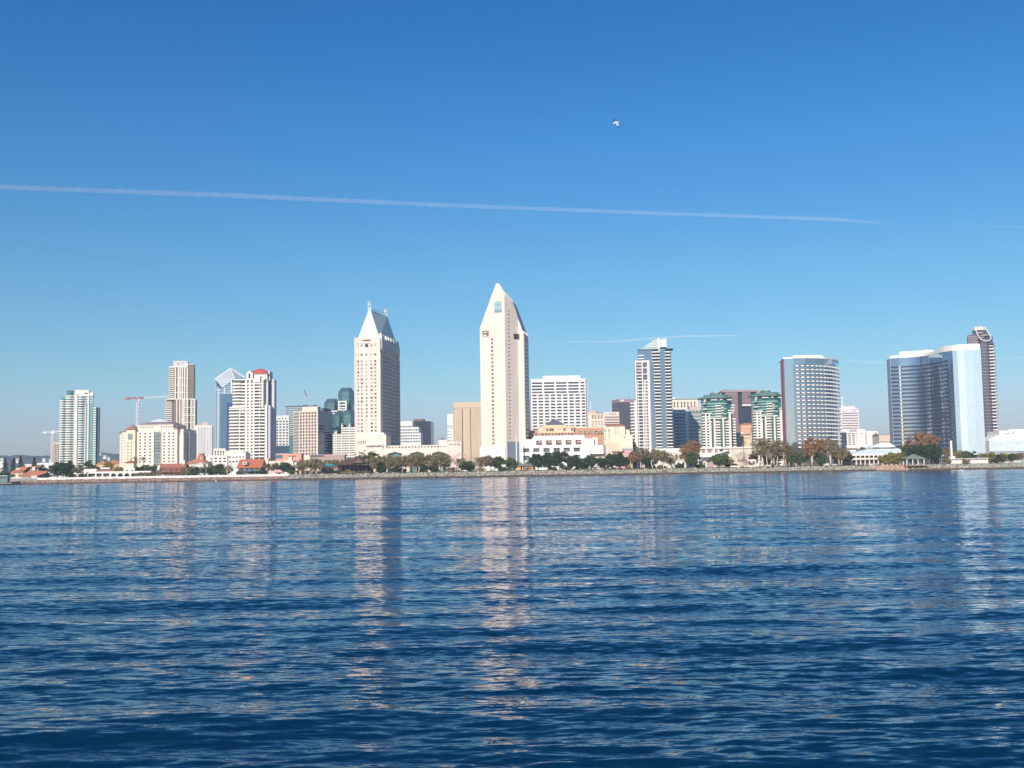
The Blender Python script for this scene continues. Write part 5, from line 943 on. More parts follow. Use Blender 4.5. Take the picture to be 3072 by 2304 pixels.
# -- oval mirror hotel tower
def t_oval():
    b = Bld('hotel_tower', 'oval mirror glass hotel tower with rows of white balconies', 'hotel tower', 2356, 1077, 980, 0)
    Wd = [(2347.5, 1012), (2356, 980), (2385, 977), (2420, 977), (2450, 980), (2480, 986), (2500, 994), (2511, 1003), (2517, 1015), (2518, 1030)]
    wp = [((u-1536)/F*D, D) for u, D in Wd]; P = b.lw(wp); H = lambda y, x=600: b.p(*R('c', x, y))[1]; t = H(160, 300)
    back = [(P[-1][0]-4, 62), (14, 62)]; core(b, P[1:]+back+[(P[0][0]-.2, P[0][1])], 0, t, glMir, 'glass_skin')
    # left red mullioned end
    m = MB(); m.ribbon([P[0], (P[1][0]-.02, P[1][1]-.1)], 0, t, -.2, .25); b.part('end_panel', m, M('plum_end_panel', (.20, .12, .15), rough=.5))
    for i in range(8): y = P[0][1]+(P[1][1]-P[0][1])*(i+.5)/8; x = P[0][0]+(P[1][0]-P[0][0])*(i+.5)/8; m = MB(); m.box(x-.7, x, y-.5, y+.5, 0, t-3*(i % 2)); b.part('end_mullion', m, M('red_mullion', (.27, .12, .15)))
    # subdivide front polyline
    front = P[1:]; pts = []
    for i in range(len(front)-1):
        for k in range(4): q = k/4; pts.append((front[i][0]*(1-q)+front[i+1][0]*q, front[i][1]*(1-q)+front[i+1][1]*q))
    pts.append(front[-1]); cum = [0]
    for i in range(1, len(pts)): cum.append(cum[-1]+math.dist(pts[i], pts[i-1]))
    def at(s):
        for i in range(1, len(pts)):
            if cum[i] >= s: q = (s-cum[i-1])/(cum[i]-cum[i-1]+1e-9); return (pts[i-1][0]*(1-q)+pts[i][0]*q, pts[i-1][1]*(1-q)+pts[i][1]*q)
        return pts[-1]
    xs0 = b.p(*R('c', 375, 600))[0]; z1 = H(250, 450); p = 50.8/4.367*978/F; n = 21; s = xs0+.5; stops = []
    Lend = cum[-1]-1
    while s < Lend: stops.append(s); s += 4.75
    redb = M('dark_red_recess', (.16, .07, .08), rough=.4)
    for i in range(n+1):
        z = z1-i*p-.2
        if z < 2: break
        seg = [at(xs0+(Lend-xs0)*k/24) for k in range(25)]; m = MB(); m.ribbon(seg, z-.9, z+.9, -.1, .12); b.part('window_band', m, redb if i % 2 else glBlack)
        for s in stops:
            a, c = at(s+1.9), at(s+4.1); m = MB(); m.ribbon([a, ((a[0]+c[0])/2, (a[1]+c[1])/2-.3), c], z-.75, z+.45, -.2, 1.3); b.many('balcony', m, ptrim, -s)
            m = MB(); m.ribbon([at(s+.9), at(s+1.8)], z-.8, z+.8, .1, .3); b.many('spandrel_panel', m, glMir, -s)
    m = MB(); m.ribbon(P, t, t+1.3, -9, .8); m.prism([(x, y+.4) for x, y in P[1:]]+back, t-.3, t+1.25); b.part('roof', m, ptrim)
    cx = [(b.p(*R('c', x, y))[0], H(y, x)) for x, y in ((232, 160), (245, 135), (370, 130), (370, 103), (500, 100), (640, 108), (770, 138), (860, 165))]
    m = MB(); x0, x1 = cx[2][0], cx[6][0]; m.prism([(cx[1][0]+1, 8), (x0, 2), (x1, 5), (cx[7][0], 14), (cx[7][0]-2, 50), (6, 50)], t+1.2, H(136, 300)); m.prism([(x0, 6), ((x0+x1)/2, 5), (x1, 9), (x1-2, 40), (x0+2, 40)], H(136, 300), H(103, 430)); b.part('roof_crown', m, ptrim); b.done()
t_oval()
def t_right_mid():
    b = Bld('office_building', 'pinkish striped office tower with mast right of the oval tower', 'office building', *R('c', 960, 850), 1500, 0); X = lambda x: b.p(*R('c', x, 900))[0]; H = lambda y: b.p(*R('c', 1090, y))[1]; pm = M('pale_pink_stone', (.76, .66, .66)); w = X(1208)
    core(b, rect(0, w, 0, 30), 0, H(815), pm); core(b, rect(0, X(1150), 3, 26), H(815), H(778), pm); m = MB(); m.add([(X(1150), 3, H(815)), (X(1200), 3, H(815)), (X(1150), 3, H(778)), (X(1150), 26, H(815)), (X(1200), 26, H(815)), (X(1150), 26, H(778))], [(0, 1, 2), (1, 4, 5, 2), (4, 3, 5)]); b.part('sloped_top', m, pm)
    for y in (873, 904, 938, 970, 1003, 1035, 1068): m = MB(); m.box(X(985), w-1.2, -.1, .2, H(y+5), H(y-5)); b.part('window_band', m, glA)
    m = MB(); m.box(X(1110), X(1185), -.2, .2, H(833), H(824)); m.box(X(1125), X(1168), -.2, .2, H(853), H(845)); m.box(X(998), X(1055), -.2, .2, H(847), H(838)); b.part('sign', m, M('slate_blue_sign', (.25, .30, .48)))
    m = MB(); m.tube([(X(1020), 8, H(778)), (X(1020), 8, H(650))], [.9, .5], 6); m.tube([(X(1020), 8, H(685)), (X(1020), 8, H(650))], [1.3, .7], 6, 0); b.part('mast', m, steelw); b.done()
    b = Bld('hotel_block', 'low white hotel with balcony columns behind the white pavilion roofs', 'building', *R('c', 1000, 1110), 1120, 0); X = lambda x: b.p(*R('c', x, 1150))[0]; H = lambda y: b.p(*R('c', 1250, y))[1]; wm = M('bright_stucco', (.84, .80, .77), noise=.03)
    core(b, rect(0, X(1175), 0, 22), 0, H(1118), wm); core(b, rect(X(1170), X(1275), -3, 22), 0, H(1082), wm); core(b, rect(X(1275), X(1340), 0, 22), 0, H(1108), wm); core(b, rect(X(1340), X(1395), -2, 22), 0, H(1106), wm); core(b, rect(X(1395), X(1455), 0, 22), 0, H(1112), wm); core(b, rect(X(1455), X(1490), 4, 20), 0, H(1165), wm)
    rows = sorted((H(y+7), H(y-7)) for y in range(1140, 1300, 27)); b.grid(0, 0, 0, X(1160), 0, H(1118), [(X(x), X(x+40)) for x in (1012, 1062, 1115)], rows, wm, [glB, glA], proud=.9); b.grid(X(1275), 0, 0, X(1340)-X(1275), 0, H(1108), [(1, X(1340)-X(1275)-2.5)], rows, wm, [glB], proud=.9, wall='bay_wall'); b.grid(X(1395), 0, 0, X(1455)-X(1395), 0, H(1112), [(1, X(1440)-X(1395))], rows, wm, [glB], proud=.9, wall='bay_wall')
    m = MB(); m.box(X(1215), X(1250), -3.3, -3, H(1143), H(1132)); b.part('emblem', m, M('rust_emblem', (.5, .25, .2))); m = MB(); m.box(0, X(1180), -4, 2, H(1330), H(1315)); b.part('canopy', m, cream); b.done()
    b = Bld('marina_shed', 'low white flat building at the left foot of the curved hotel', 'building', *R('d', 60, 1245), 1080, 0); X = lambda x: b.p(*R('d', x, 1280))[0]; H = lambda y: b.p(*R('d', 130, y))[1]; core(b, rect(0, X(215), 0, 20), 0, H(1238), beige); b.grid(0, 0, 0, X(215), 0, H(1238), even(7, .5, X(205), .6), [(H(1322), H(1312))], beige, [glA], proud=.4); m = MB(); m.gable(-1, X(215), -1, 20, H(1238), H(1228)); b.part('roof', m, cream); b.done()
    b = Bld('hip_roof_pavilion', 'wide white hip roofed pavilion with an upper tier, left of the gazebo', 'pavilion', *R('c', 1045, 1420), 955, 0); X = lambda x: b.p(*R('c', x, 1400))[0]; H = lambda y, x=1300: b.p(*R('c', x, y))[1]; w, _ = b.p(*R('d', 375, 1440)); zE = H(1422)
    core(b, rect(3, w-3, 3, 30), 0, zE-.3, M('pavilion_brown_glass', (.17, .11, .11), rough=.3)); m = MB(); m.box(0, w, 0, 34, zE-.3, zE+.9); e = b.part('fascia', m, ptrim)
    x2, z2 = b.p(*R('d', 0, 1372), y=12); x3 = b.p(*R('c', 1360, 1320), y=12)[0]; x4 = b.p(*R('d', 225, 1370), y=12)[0]
    m = MB(); m.frustum(.3, w-.3, .3, 33.7, zE+.9, x3, x4+4, 12, 24, H(1335)); b.part('roof', m, whiteroof); m = MB(); m.box(x3-1, x4, 11, 25, H(1335), H(1330)); b.part('clerestory', m, glA); m = MB(); m.frustum(x3-2, x4+1, 10, 26, H(1318), x3+10, x4-3, 14, 21, H(1262)); b.part('upper_roof', m, whiteroof)
    m = MB(); m.box(0, w*.66, -2, 3, H(1482), H(1458)); b.part('veranda', m, cream); m = MB(); m.box(0, w*.62, -1.5, -1.2, H(1473), H(1467)); b.part('veranda_gap', m, brown)
    m = MB(); [m.box(k*w/14, k*w/14+.8, -1, 0, 0, zE-.3) for k in range(14)]; b.part('posts', m, ptrim); b.done()
t_right_mid()
# -- curved hotel, bright face at right
def t_curve():
    b = Bld('hotel_tower', 'S curved mirror glass hotel with a bright flat right face and white roof band', 'hotel tower', 2677, 1076, 1034, 0)
    wp = [((u-1536)/F*D, D) for u, D in ((2677, 1034), (2705, 1029), (2733, 1026), (2759, 1021), (2785, 1013), (2805, 1003), (2822, 992), (2838, 982), (2852, 976), (2866, 971), (2880, 967.5), (2900, 965.5), (2925, 964.5), (2949, 964))]
    P = b.lw(wp); S = []
    for i in range(9):      # smooth the S curve
        p0, p1, p2, p3 = P[max(i-1, 0)], P[i], P[i+1], P[min(i+2, 9)]
        for k in range(4): t_ = k/4; S.append(tuple(.5*(2*p1[j]+(p2[j]-p0[j])*t_+(2*p0[j]-5*p1[j]+4*p2[j]-p3[j])*t_*t_+(3*p1[j]-p0[j]-3*p2[j]+p3[j])*t_**3) for j in (0, 1)))
    S.append(P[9]); H = lambda y, x=220: b.p(*R('d', x, y))[1]; t = H(418, 215); nb = 8; D0 = (((2667-1536)/F*1046)-b.X, 12)
    back = [(P[-1][0]+8, P[-1][1]+26), (P[8][0]+14, P[8][1]+30), (P[4][0]+14, P[4][1]+26), (P[0][0]+11, 28)]
    poly = [D0]+S+P[10:]+back; core(b, poly, 0, t, glCurve, 'glass_skin')
    m = MB(); m.ribbon([D0, (P[0][0]-.05, P[0][1]-.1)], 0, t, -.1, .35); b.part('end_wall', m, M('grey_end_wall', (.36, .40, .46)))
    m = MB(); m.ribbon([(P[-1][0], P[-1][1]-.1), (P[-1][0]+8.2, P[-1][1]+26)], 0, t, -.1, .4); b.part('end_wall', m, M('beige_end_wall', (.62, .55, .48)))
    m = MB(); m.ribbon(P[9:], 0, t, -.1, .35); b.part('bright_face', m, glSky, label='plain mirror face at the right end, bright sky put into its colour')  # glare of the reflected sky is partly put into the pale colour
    m = MB()
    for i in range(1, 27): m.ribbon(P[9:], i*t/27, i*t/27+.12, .34, .40)
    b.part('face_joints', m, M('pale_joint', (.5, .62, .68)))
    p = (t-H(2*418-335, 215))*0+41.1/3.606*1030/F; z = H(513, 240)
    fl = S[:33]; n = 0; dkb = M('dark_slot_band', (.05, .05, .075), rough=.15, spec=.7)
    while z > 4:
        m = MB(); m.ribbon(fl, z-.75, z+.75, -.1, .3); b.part('window_band', m, dkb)
        a = ((2703-1536)/F*1029.5)-b.X; m = MB(); m.box(a-.7, a+.7, P[1][1]-.9, P[1][1]+.3, z-.4, z+.7); b.part('balcony_post', m, ptrim)
        m = MB(); m.ribbon([P[8], (P[8][0]+1.5, P[8][1]-.8), P[9]], z-.9, z+.5, -.2, .8); b.part('balcony', m, M('dark_balcony', (.10, .14, .15))); z -= p; n += 1
    m = MB(); a = ((2703-1536)/F*1029.5)-b.X; m.box(a-.35, a+.35, P[1][1]-.5, P[1][1]+.3, 0, H(510, 290)); b.part('pilaster', m, beige)
    m = MB(); m.ribbon(S, t, t+2.6, -12, .6); b.part('roof_band', m, ptrim); m = MB(); m.ribbon(S[24:]+P[10:], t+.02, t+5, -10, .2); b.part('roof_band', m, ptrim); m = MB(); m.ribbon(S[4:17], t+2.6, t+6, -10, -.8); b.part('roof_crown', m, ptrim)
    b.done()
t_curve()
def t_dark():
    b = Bld('apartment_tower', 'dark rounded tower with a cream loop on its slanted top, rightmost tower', 'apartment tower', *R('d', 1140, 300), 1300, rad(20))
    X = lambda x, y=500: b.p(*R('d', x, y))[0]; H = lambda y, x=1200: b.p(*R('d', x, y))[1]; dk = M('plum_dark_wall', (.16, .12, .14)); p = 35.3/3.606*1300/F; crm = M('cream_loop', (.64, .58, .52))
    xa, xb, xc = X(1150), X(1262), X(1312); t = H(230); c = (xa+xb)/2; r = (xb-xa)/2
    drum = [(c+r*math.cos(a), 9+r*math.sin(a)*.9) for a in [math.pi+i*math.pi/8 for i in range(9)]]
    core(b, drum+[(xb, 34), (xa, 34)], 0, t, mirror('bronze_dark_glass', (.16, .15, .18), .12, .02, .4), 'glass_shaft'); core(b, rect(xb, xc, 9, 34), 0, H(170), glBlack, 'shaft'); x0 = X(1028, 200); core(b, rect(x0, xa, 8, 32), 0, H(152, 1060), dk, 'shaft')
    z = t-4; i = 0
    while z > 3:
        m = MB(); m.ribbon([(xb+.5, 8.5), (xc, 8), (X(1326), 11), (X(1330), 22)], z-1.5, z, -.6, 1.0); b.part('balcony', m, M('pale_rose_balcony', (.72, .64, .62)))
        m = MB(); m.ribbon(drum[1:8] if z < t-10 else drum[2:7], z-1.1, z-.5, -.1, .8 if z < H(340) else .25); b.part('drum_balcony', m, M('mauve_balcony', (.34, .28, .30))); z -= p
    for y in (175, 193, 212, 232): m = MB(); m.box(x0-.5, xa, 6.8, 8.2, H(y+5, 1060), H(y-5, 1060)); b.part('balcony', m, M('mauve_balcony', (.34, .28, .30)))
    m = MB(); m.box(x0-.8, X(1140, 270), 5, 9, H(272, 1060), H(245, 1060)); b.part('terrace', m, M('rose_terrace', (.45, .35, .34)))
    # slanted top drum
    xt0, xt1 = X(1068, 80), X(1222, 80); m = MB(); m.hexa([(xt0, 12, H(260)), (xt1+8, 4, H(262)), (xt1+8, 28, H(262)), (xt0, 30, H(260)), (xt0+1, 12, H(95)), (xt1+1, 9, H(95)), (xt1+1, 28, H(95)), (xt0+1, 30, H(95))]); b.part('top_drum', m, M('dark_top_glass', (.10, .10, .14), rough=.2))
    m = MB(); pts = [(xt0+.3, 14), (xt0+3, 8.6), (xt1-3, 8), (xt1+1, 12), (xt1+1, 28), (xt0+1, 30)]; m.prism([pts[0], pts[1], pts[2], pts[3], pts[4], pts[5]], H(98), H(68)); m.prism([(x*.96+(xt0+xt1)/2*.04, y+.8) for x, y in pts], H(68), H(60)); b.part('cap', m, crm)
    cen = [(1108, 95), (1118, 120), (1132, 155), (1150, 188), (1180, 212), (1215, 222), (1248, 222), (1272, 205), (1276, 178), (1262, 155), (1245, 130), (1232, 108), (1222, 92)]
    m = MB(); m.tube([(X(x, y), 7.2-(y-95)*.028, H(y, x)) for x, y in cen], [.8]*len(cen), 6); b.part('loop', m, crm)
    for y, xx0, xx1 in ((130, 1135, 1180), (160, 1160, 1245), (182, 1165, 1200)): m = MB(); m.box(X(xx0, y), X(xx1, y), 3.5, 7, H(y+3), H(y-3)); b.part('top_ledge', m, crm)
    b.done()
t_dark()
def t_conv():
    b = Bld('convention_hall', 'long white angular hall with pale glass wall at the right edge', 'building', *R('d', 1262, 1300), 1060, 0); X = lambda x: b.p(*R('d', x, 1300))[0]; H = lambda y: b.p(*R('d', 1450, y))[1]; wm = M('bright_cream_panel', (.84, .79, .72), noise=.03); w = X(2400)
    core(b, rect(0, w, 4, 40), 0, H(1300), wm); m = MB(); m.frustum(0, w, 4, 40, H(1300), X(1300), w, 6, 40, H(1272)); b.part('sloped_roof', m, wm); core(b, rect(X(1405), w, 8, 36), H(1275), H(1195), wm); core(b, rect(X(1515), w, 9, 36), H(1195), H(1180), wm); m = MB(); m.frustum(X(1330), X(1500), 8, 30, H(1272), X(1395), X(1480), 10, 30, H(1240)); b.part('stair_roof', m, wm)
    for a, c, y0, y1 in ((1462, 1525, 1230, 1218), (1540, 1580, 1226, 1214), (1520, 1560, 1268, 1260)): m = MB(); m.box(X(a), X(c), 7.7, 8.1, H(y0), H(y1)); b.part('slot_window', m, grey)
    m = MB(); m.box(0, w, 2.5, 4.1, H(1420), H(1300)); g = b.part('glass_wall', m, M('pale_aqua_panel', (.58, .70, .72), rough=.35))
    for k in range(6): m = MB(); m.box(0, w, 2.2, 2.5, H(1310+k*20)-.15, H(1310+k*20)+.15); b.part('transom', m, ptrim, g)
    m = MB(); m.box(0, w, -3, 2, 0, H(1425)); b.part('base', m, M('grey_base', (.36, .38, .42))); b.done()
t_conv()
# ================================================================ waterfront village and small things
def house(name, lab, k, x0, x1, ye, yt, D, wm, rm, kind='hip', th=0., yb=None, win=True, dep=12, ov=.8, cat='house', group=None, wins=None):
    b = Bld(name, lab, cat, *R(k, x0, ye), D, th, group); X = lambda x: b.p(*R(k, x, ye))[0]; xm = (x0+x1)/2; H = lambda y: b.p(*R(k, xm, y))[1]; w = X(x1); h = H(ye)
    core(b, rect(0, w, 0, dep), 0, h, wm)
    m = MB(); getattr(m, kind)(0, w, 0, dep, h, H(yt), 0, ov) if kind != 'flat' else m.box(-ov, w+ov, -ov, dep+ov, h, H(yt)); b.part('roof', m, rm)
    if win:
        n = max(2, int(w/4)); b.grid(0, 0, 0, w, 0, h-.01, even(n, .3, w-.3, .5), wins or [(h*.35, h*.8)], wm, [glA, glB], proud=.2)
    return b, X, H, w, h
# left end houses
b, X, H, w, h = house('village_house', 'cream gabled cottage with red roof at the far left shore', 's1', 185, 385, 440, 372, 960, cream, redtile, 'hip', dep=14); m = MB(); m.frustum(X(90), X(300), 4, 16, H(445), X(300), X(430), 6, 14, H(332)); b.part('roof_slope', m, redtile); m = MB(); m.box(X(215), X(290), 5, 9, H(378), H(352)); b.part('dormer', m, beige); b.done()
b, X, H, w, h = house('village_house', 'pink cottage with broad red hip roof and small cupola near the moored boat', 's1', 350, 640, 490, 372, 940, pink, redtile, 'hip', dep=16, ov=2.2)
m = MB(); m.box(X(500), X(555), 3, 7, H(400), H(335)); b.part('cupola', m, beige); m = MB(); m.hip(X(485), X(640), 4, 12, H(340), H(300), ov=.4); b.part('upper_roof', m, redtile); m = MB(); m.box(X(600), X(622), 1, 3, H(440), H(378)); b.part('chimney', m, pink)
m = MB(); m.box(X(535), X(640), -2.5, 0, 0, H(468)); b.part('kiosk', m, pink); m = MB(); m.gable(X(525), X(780), -3, 4, H(470), H(405)); b.part('wing_roof', m, redtile); m = MB(); m.box(X(555), X(598), -2.65, -2.5, H(525), H(500)); b.part('sign', m, ptrim); b.done()
for (x0, x1, ye, yt, lab) in ((635, 880, 300, 268, 'long low white building behind the conifers at the left'), (425, 520, 305, 290, 'small low white building between the conifers'), (0, 55, 300, 262, 'low pale building at the left edge behind the conifers')):
    b, X, H, w, h = house('warehouse', lab, 's1', x0, x1, ye, yt, 1150, pale, pale, 'flat', cat='building'); b.done()
for k, (x0, x1, ye, yt, D) in enumerate(((1600, 1760, 290, 232, 1100), (1740, 1990, 285, 222, 1120))):
    b, X, H, w, h = house('village_house', ('orange roofed house between green tower and cream hotel', 'wider orange roofed house nearest the cream hotel')[k], 's1', x0, x1, ye, yt, D, M('ochre_wall', (.60, .38, .22)), M('orange_tile', (.50, .22, .09), noise=.3, scale=1), 'hip'); b.done()
b, X, H, w, h = house('village_house', 'long low restaurant roof of brown red tile behind the white arcade', 's1', 1590, 1990, 405, 345, 950, ptrim, M('brown_red_tile', (.40, .18, .10), noise=.2, scale=1), 'hip', dep=16); m = MB(); m.box(X(1665), X(1805), 2, 5, H(370), H(345)); b.part('skylight', m, ptrim); b.done()
b, X, H, w, h = house('village_house', 'low white flat roofed shop left of the arcade roof', 's1', 1400, 1600, 405, 370, 955, ptrim, ptrim, 'flat', ov=.3); b.done()
b, X, H, w, h = house('village_house', 'white two storey house with small red roof in front of the hotel bay', 's1', 2060, 2330, 360, 352, 958, ptrim, ptrim, 'flat', ov=.2, dep=10); m = MB(); m.box(X(2070), X(2210), 1, 8, h, H(262)); g = b.part('tower', m, M('cream_pink_wall', (.76, .62, .52))); m = MB(); m.hip(X(2050), X(2235), 0, 9, H(262), H(226), ov=.3); b.part('tower_roof', m, redtile); b.done()
def arcade():
    b = Bld('arcade', 'long white arcaded waterfront building with round arches', 'building', *R('s1', 1170, 430), 930, 0); X = lambda x: b.p(*R('s1', x, 430))[0]; H = lambda y: b.p(*R('s1', 1900, y))[1]; w = X(2500); t = H(418)
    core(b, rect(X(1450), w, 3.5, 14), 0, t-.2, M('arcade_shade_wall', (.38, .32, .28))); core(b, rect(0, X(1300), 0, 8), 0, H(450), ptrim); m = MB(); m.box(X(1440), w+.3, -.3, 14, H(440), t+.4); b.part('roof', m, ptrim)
    xs_ = [1450, 1590, 1700, 1825, 1940, 2050, 2160, 2270, 2380, 2500]; wm = ptrim
    for i in range(len(xs_)):
        m = MB(); x = X(xs_[i]); m.box(x-.55, x+.55, 0, 1, 0, H(440)); b.part('pillar', m, wm)
    for i in range(3, len(xs_)-1):
        a, c = X(xs_[i])+.5, X(xs_[i+1])-.5; m = MB(); z1 = H(440); zs = z1-(c-a)/2; pts = [(a+(c-a)*(.5-.5*math.cos(k*math.pi/10)), zs+(c-a)/2*math.sin(k*math.pi/10)*.92) for k in range(11)]
        for k in range(10): (xa, za), (xb, zb) = pts[k], pts[k+1]; m.hexa([(xa, .1, za), (xb, .1, zb), (xb, .8, zb), (xa, .8, za), (xa, .1, z1), (xb, .1, z1), (xb, .8, z1), (xa, .8, z1)])
        b.part('arch', m, wm); b.pane(0, 3.5, 0, a, c, .4, zs+1, glA)
    m = MB(); m.box(X(1960), X(2035), -.6, -.1, 0, H(425)); 
    b.done()
arcade()
b, X, H, w, h = house('village_house', 'two storey brown restaurant with bright red tiled roof and white gable end', 's2', 415, 850, 350, 280, 940, M('dusky_red_wall', (.26, .12, .09), noise=.2, scale=.6), redtile, 'gable', dep=12, ov=1, wins=[(.8, 2.8), (4.2, 6)]); m = MB(); m.add([(X(405), -1.2, H(348)), (X(458), -1.2, H(348)), (X(432), -1.2, H(292))], [(0, 1, 2)]); m.box(X(402), X(440), -1.3, -1, H(385), H(350)); b.part('gable_end', m, ptrim); m = MB(); m.box(X(810), X(842), 2, 4, H(300), H(225)); b.part('chimney', m, cream); m = MB(); m.box(X(402), w, -2.6, 0, H(425), H(415)); b.part('canopy', m, M('dark_red_canopy', (.32, .10, .07))); b.done()
b, X, H, w, h = house('village_house', 'orange brown tiled house with square belfry behind the dark trees', 's2', 850, 1240, 285, 195, 985, beige, M('orange_brown_tile', (.48, .22, .12), noise=.3, scale=1), 'hip', dep=16); m = MB(); m.box(X(1050), X(1155), 3, 9, H(270), H(155)); m.box(X(1072), X(1135), 4, 8, H(155), H(105)); t = b.part('belfry', m, M('brick_red_wall', (.46, .17, .11), noise=.2, scale=1)); m = MB(); m.hip(X(1042), X(1165), 2, 10, H(262), H(235)); b.part('belfry_roof', m, redtile, t); m = MB(); m.box(X(1092), X(1115), 2.9, 3.1, H(205), H(175)); b.part('window', m, cream, t); b.done()
b, X, H, w, h = house('village_house', 'white cottage with grey roof peeping over the dark trees', 's2', 1040, 1160, 290, 262, 960, ptrim, ptrim, 'hip', dep=8); b.done()
b, X, H, w, h = house('village_house', 'tall barn like restaurant with steep bright red roof and white dormer', 's2', 1740, 2110, 352, 205, 950, M('navy_grey_wall', (.16, .16, .18)), M('vivid_red_tile', (.52, .16, .08), noise=.12, scale=1), 'gable', dep=20, ov=1.2, wins=[(1., 3.), (4, 5.8)]); m = MB(); m.box(X(1825), X(1885), -1.6, 5, H(298), H(250)); d = b.part('dormer', m, ptrim); m = MB(); m.box(X(1842), X(1868), -1.75, -1.6, H(290), H(260)); b.part('dormer_window', m, glB, d); m = MB(); m.box(X(1735), X(2125), -3, -.2, H(410), H(404)); b.part('veranda_roof', m, darkm); m = MB(); m.box(X(1905), X(1975), -4.2, -3, H(410), H(395)); b.part('blue_awning', m, M('blue_awning', (.08, .22, .6))); b.done()
b, X, H, w, h = house('shop_building', 'salmon flat roofed building with blue glazed corner behind the village', 's3', 150, 575, 260, 228, 1100, M('salmon_wall', (.66, .34, .26)), M('salmon_wall', (.66, .34, .26)), 'flat', ov=.2, win=False); m = MB(); m.box(X(150), X(262), -.4, .1, H(300), H(245)); b.part('glazed_corner', m, glBlue); m = MB(); m.box(X(365), X(480), -.3, .1, H(278), H(264)); b.part('shade_slot', m, brown); m = MB(); m.box(X(370), X(425), -2, 5, 0, H(280)); b.part('pillar', m, cream); b.done()
b = Bld('village_wall', 'long plain cream wall building behind the trees left of the turquoise canopy', 'building', *R('s3', 10, 345), 1000, 0); X = lambda x: b.p(*R('s3', x, 345))[0]; H = lambda y: b.p(*R('s3', 200, y))[1]; core(b, rect(0, X(440), 0, 14), 0, H(345), cream); core(b, rect(X(-40), X(30), -1, 8), 0, H(300), cream); core(b, rect(X(400), X(500), 2, 12), 0, H(375), ptrim); b.done()
b, X, H, w, h = house('shop_building', 'long low mauve roofed building behind the olive trees left of the brown pavilion', 's3', 720, 1290, 268, 238, 1090, M('rosy_brown_wall', (.42, .30, .26)), M('mauve_roof', (.46, .34, .33)), 'flat', ov=.4); m = MB(); m.box(X(720), X(945), -1, 0, H(272), H(245)); b.part('dark_fascia', m, slate); b.done()
# turquoise canopy, pink canopy
def canopy(lab, k, x0, x1, yt, ye, D, mat, name='canopy'):
    e = bpy.data.objects.new(name, None); link(e); X0, ze = W(*R(k, x0, ye), D); X1, _ = W(*R(k, x1, ye), D); zt = W(*R(k, (x0+x1)/2, yt), D)[1]; e.location = (X0, D, GZ); tag(e, lab, 'canopy'); w = X1-X0
    m = MB(); m.hip(0, w, 0, 5, ze-GZ, zt-GZ); m.box(0, w, 0, 5, ze-GZ-.35, ze-GZ-.02); m.obj('canopy_top', mat, e)
    for x in (.2, w/2, w-.2):
        for y in (.2, 4.8): m = MB(); m.tube([(x, y, 0), (x, y, ze-GZ-.35)], [.09, .09], 6); m.obj('pole', ptrim, e)
canopy('turquoise canopy roof between the olive trees and the brown pavilion', 's3', 900, 1125, 398, 425, 932, teal)
canopy('pink and white striped canopy on the promenade', 's3', 85, 262, 492, 532, 922, M('pink_canopy', (.85, .42, .38)))
# brown wooden pavilion
def pavilion():
    b = Bld('timber_pavilion', 'dark brown shingled open pavilion with a broad pointed roof among olive trees', 'pavilion', *R('s3', 1165, 405), 926, 0); X = lambda x: b.p(*R('s3', x, 405))[0]; H = lambda y: b.p(*R('s3', 1450, y))[1]; w = X(1730); e = H(408)
    m = MB(); m.frustum(-1, w+1, -1, 14, e, X(1330), X(1560), 5, 9, H(300)); r = b.part('roof', m, dkwood)
    m = MB(); m.add([(X(1415), -2.5, H(385)), (X(1640), -2.5, H(385)), (X(1535), -2.5, H(280)), (X(1535), 8, H(280)), (X(1415), 4, H(370)), (X(1640), 4, H(370))], [(0, 1, 2), (0, 2, 3, 4), (1, 5, 3, 2)]); b.part('gable', m, dkwood, r); m = MB(); m.add([(X(1470), -2.6, H(378)), (X(1600), -2.6, H(378)), (X(1535), -2.6, H(312))], [(0, 1, 2)]); b.part('gable_infill', m, M('weathered_grey_wood', (.17, .14, .12)), r)
    m = MB(); m.box(X(1320), X(1365), 4, 7, H(330), H(288)); b.part('roof_vent', m, dkwood, r); m = MB(); m.box(-1, w+1, 13.4, 14, 0, e-.1); b.part('back_wall', m, M('dark_interior', (.05, .035, .03)))
    for i in range(9): m = MB(); x = .3+i*(w-.6)/8; m.box(x-.18, x+.18, -.2, .16, 0, e); b.part('post', m, dkwood)
    m = MB(); m.box(0, w, -.3, -.2, .9, 1.1); b.part('rail', m, M('pale_wood', (.4, .3, .22))); b.done()
pavilion()
for k, (x, y, mt, lab) in enumerate(((1880, 478, teal, 'teal patio umbrella beside the brown pavilion'), (2120, 435, M('ochre_canvas', (.72, .50, .28)), 'ochre patio umbrella among the olive trees'), (1960, 470, M('navy_canvas', (.06, .09, .16)), 'dark blue patio umbrella among the olive trees'), (2175, 470, M('lilac_canvas', (.60, .60, .72)), 'pale lilac patio umbrella right of the ochre one'), (1930, 520, M('peach_canvas', (.80, .48, .34)), 'peach coloured low patio umbrella'))):
    X0, zt = W(*R('s3', x, y), 921+k*.7); e = bpy.data.objects.new('patio_umbrella', None); link(e); e.location = (X0, 921+k*.7, GZ); tag(e, lab, 'umbrella', 'patio umbrellas by the pavilion'); h = max(zt-GZ, 2.6)
    m = MB(); n = 8; m.add([(1.9*math.cos(i*math.pi/4), 1.9*math.sin(i*math.pi/4), h-.9) for i in range(n)]+[(0, 0, h)], [(i, (i+1) % n, n) for i in range(n)]+[tuple(range(n-1, -1, -1))]); m.obj('canopy', mt, e); m = MB(); m.tube([(0, 0, 0), (0, 0, h-.1)], [.05, .05], 6); m.obj('pole', ptrim, e)
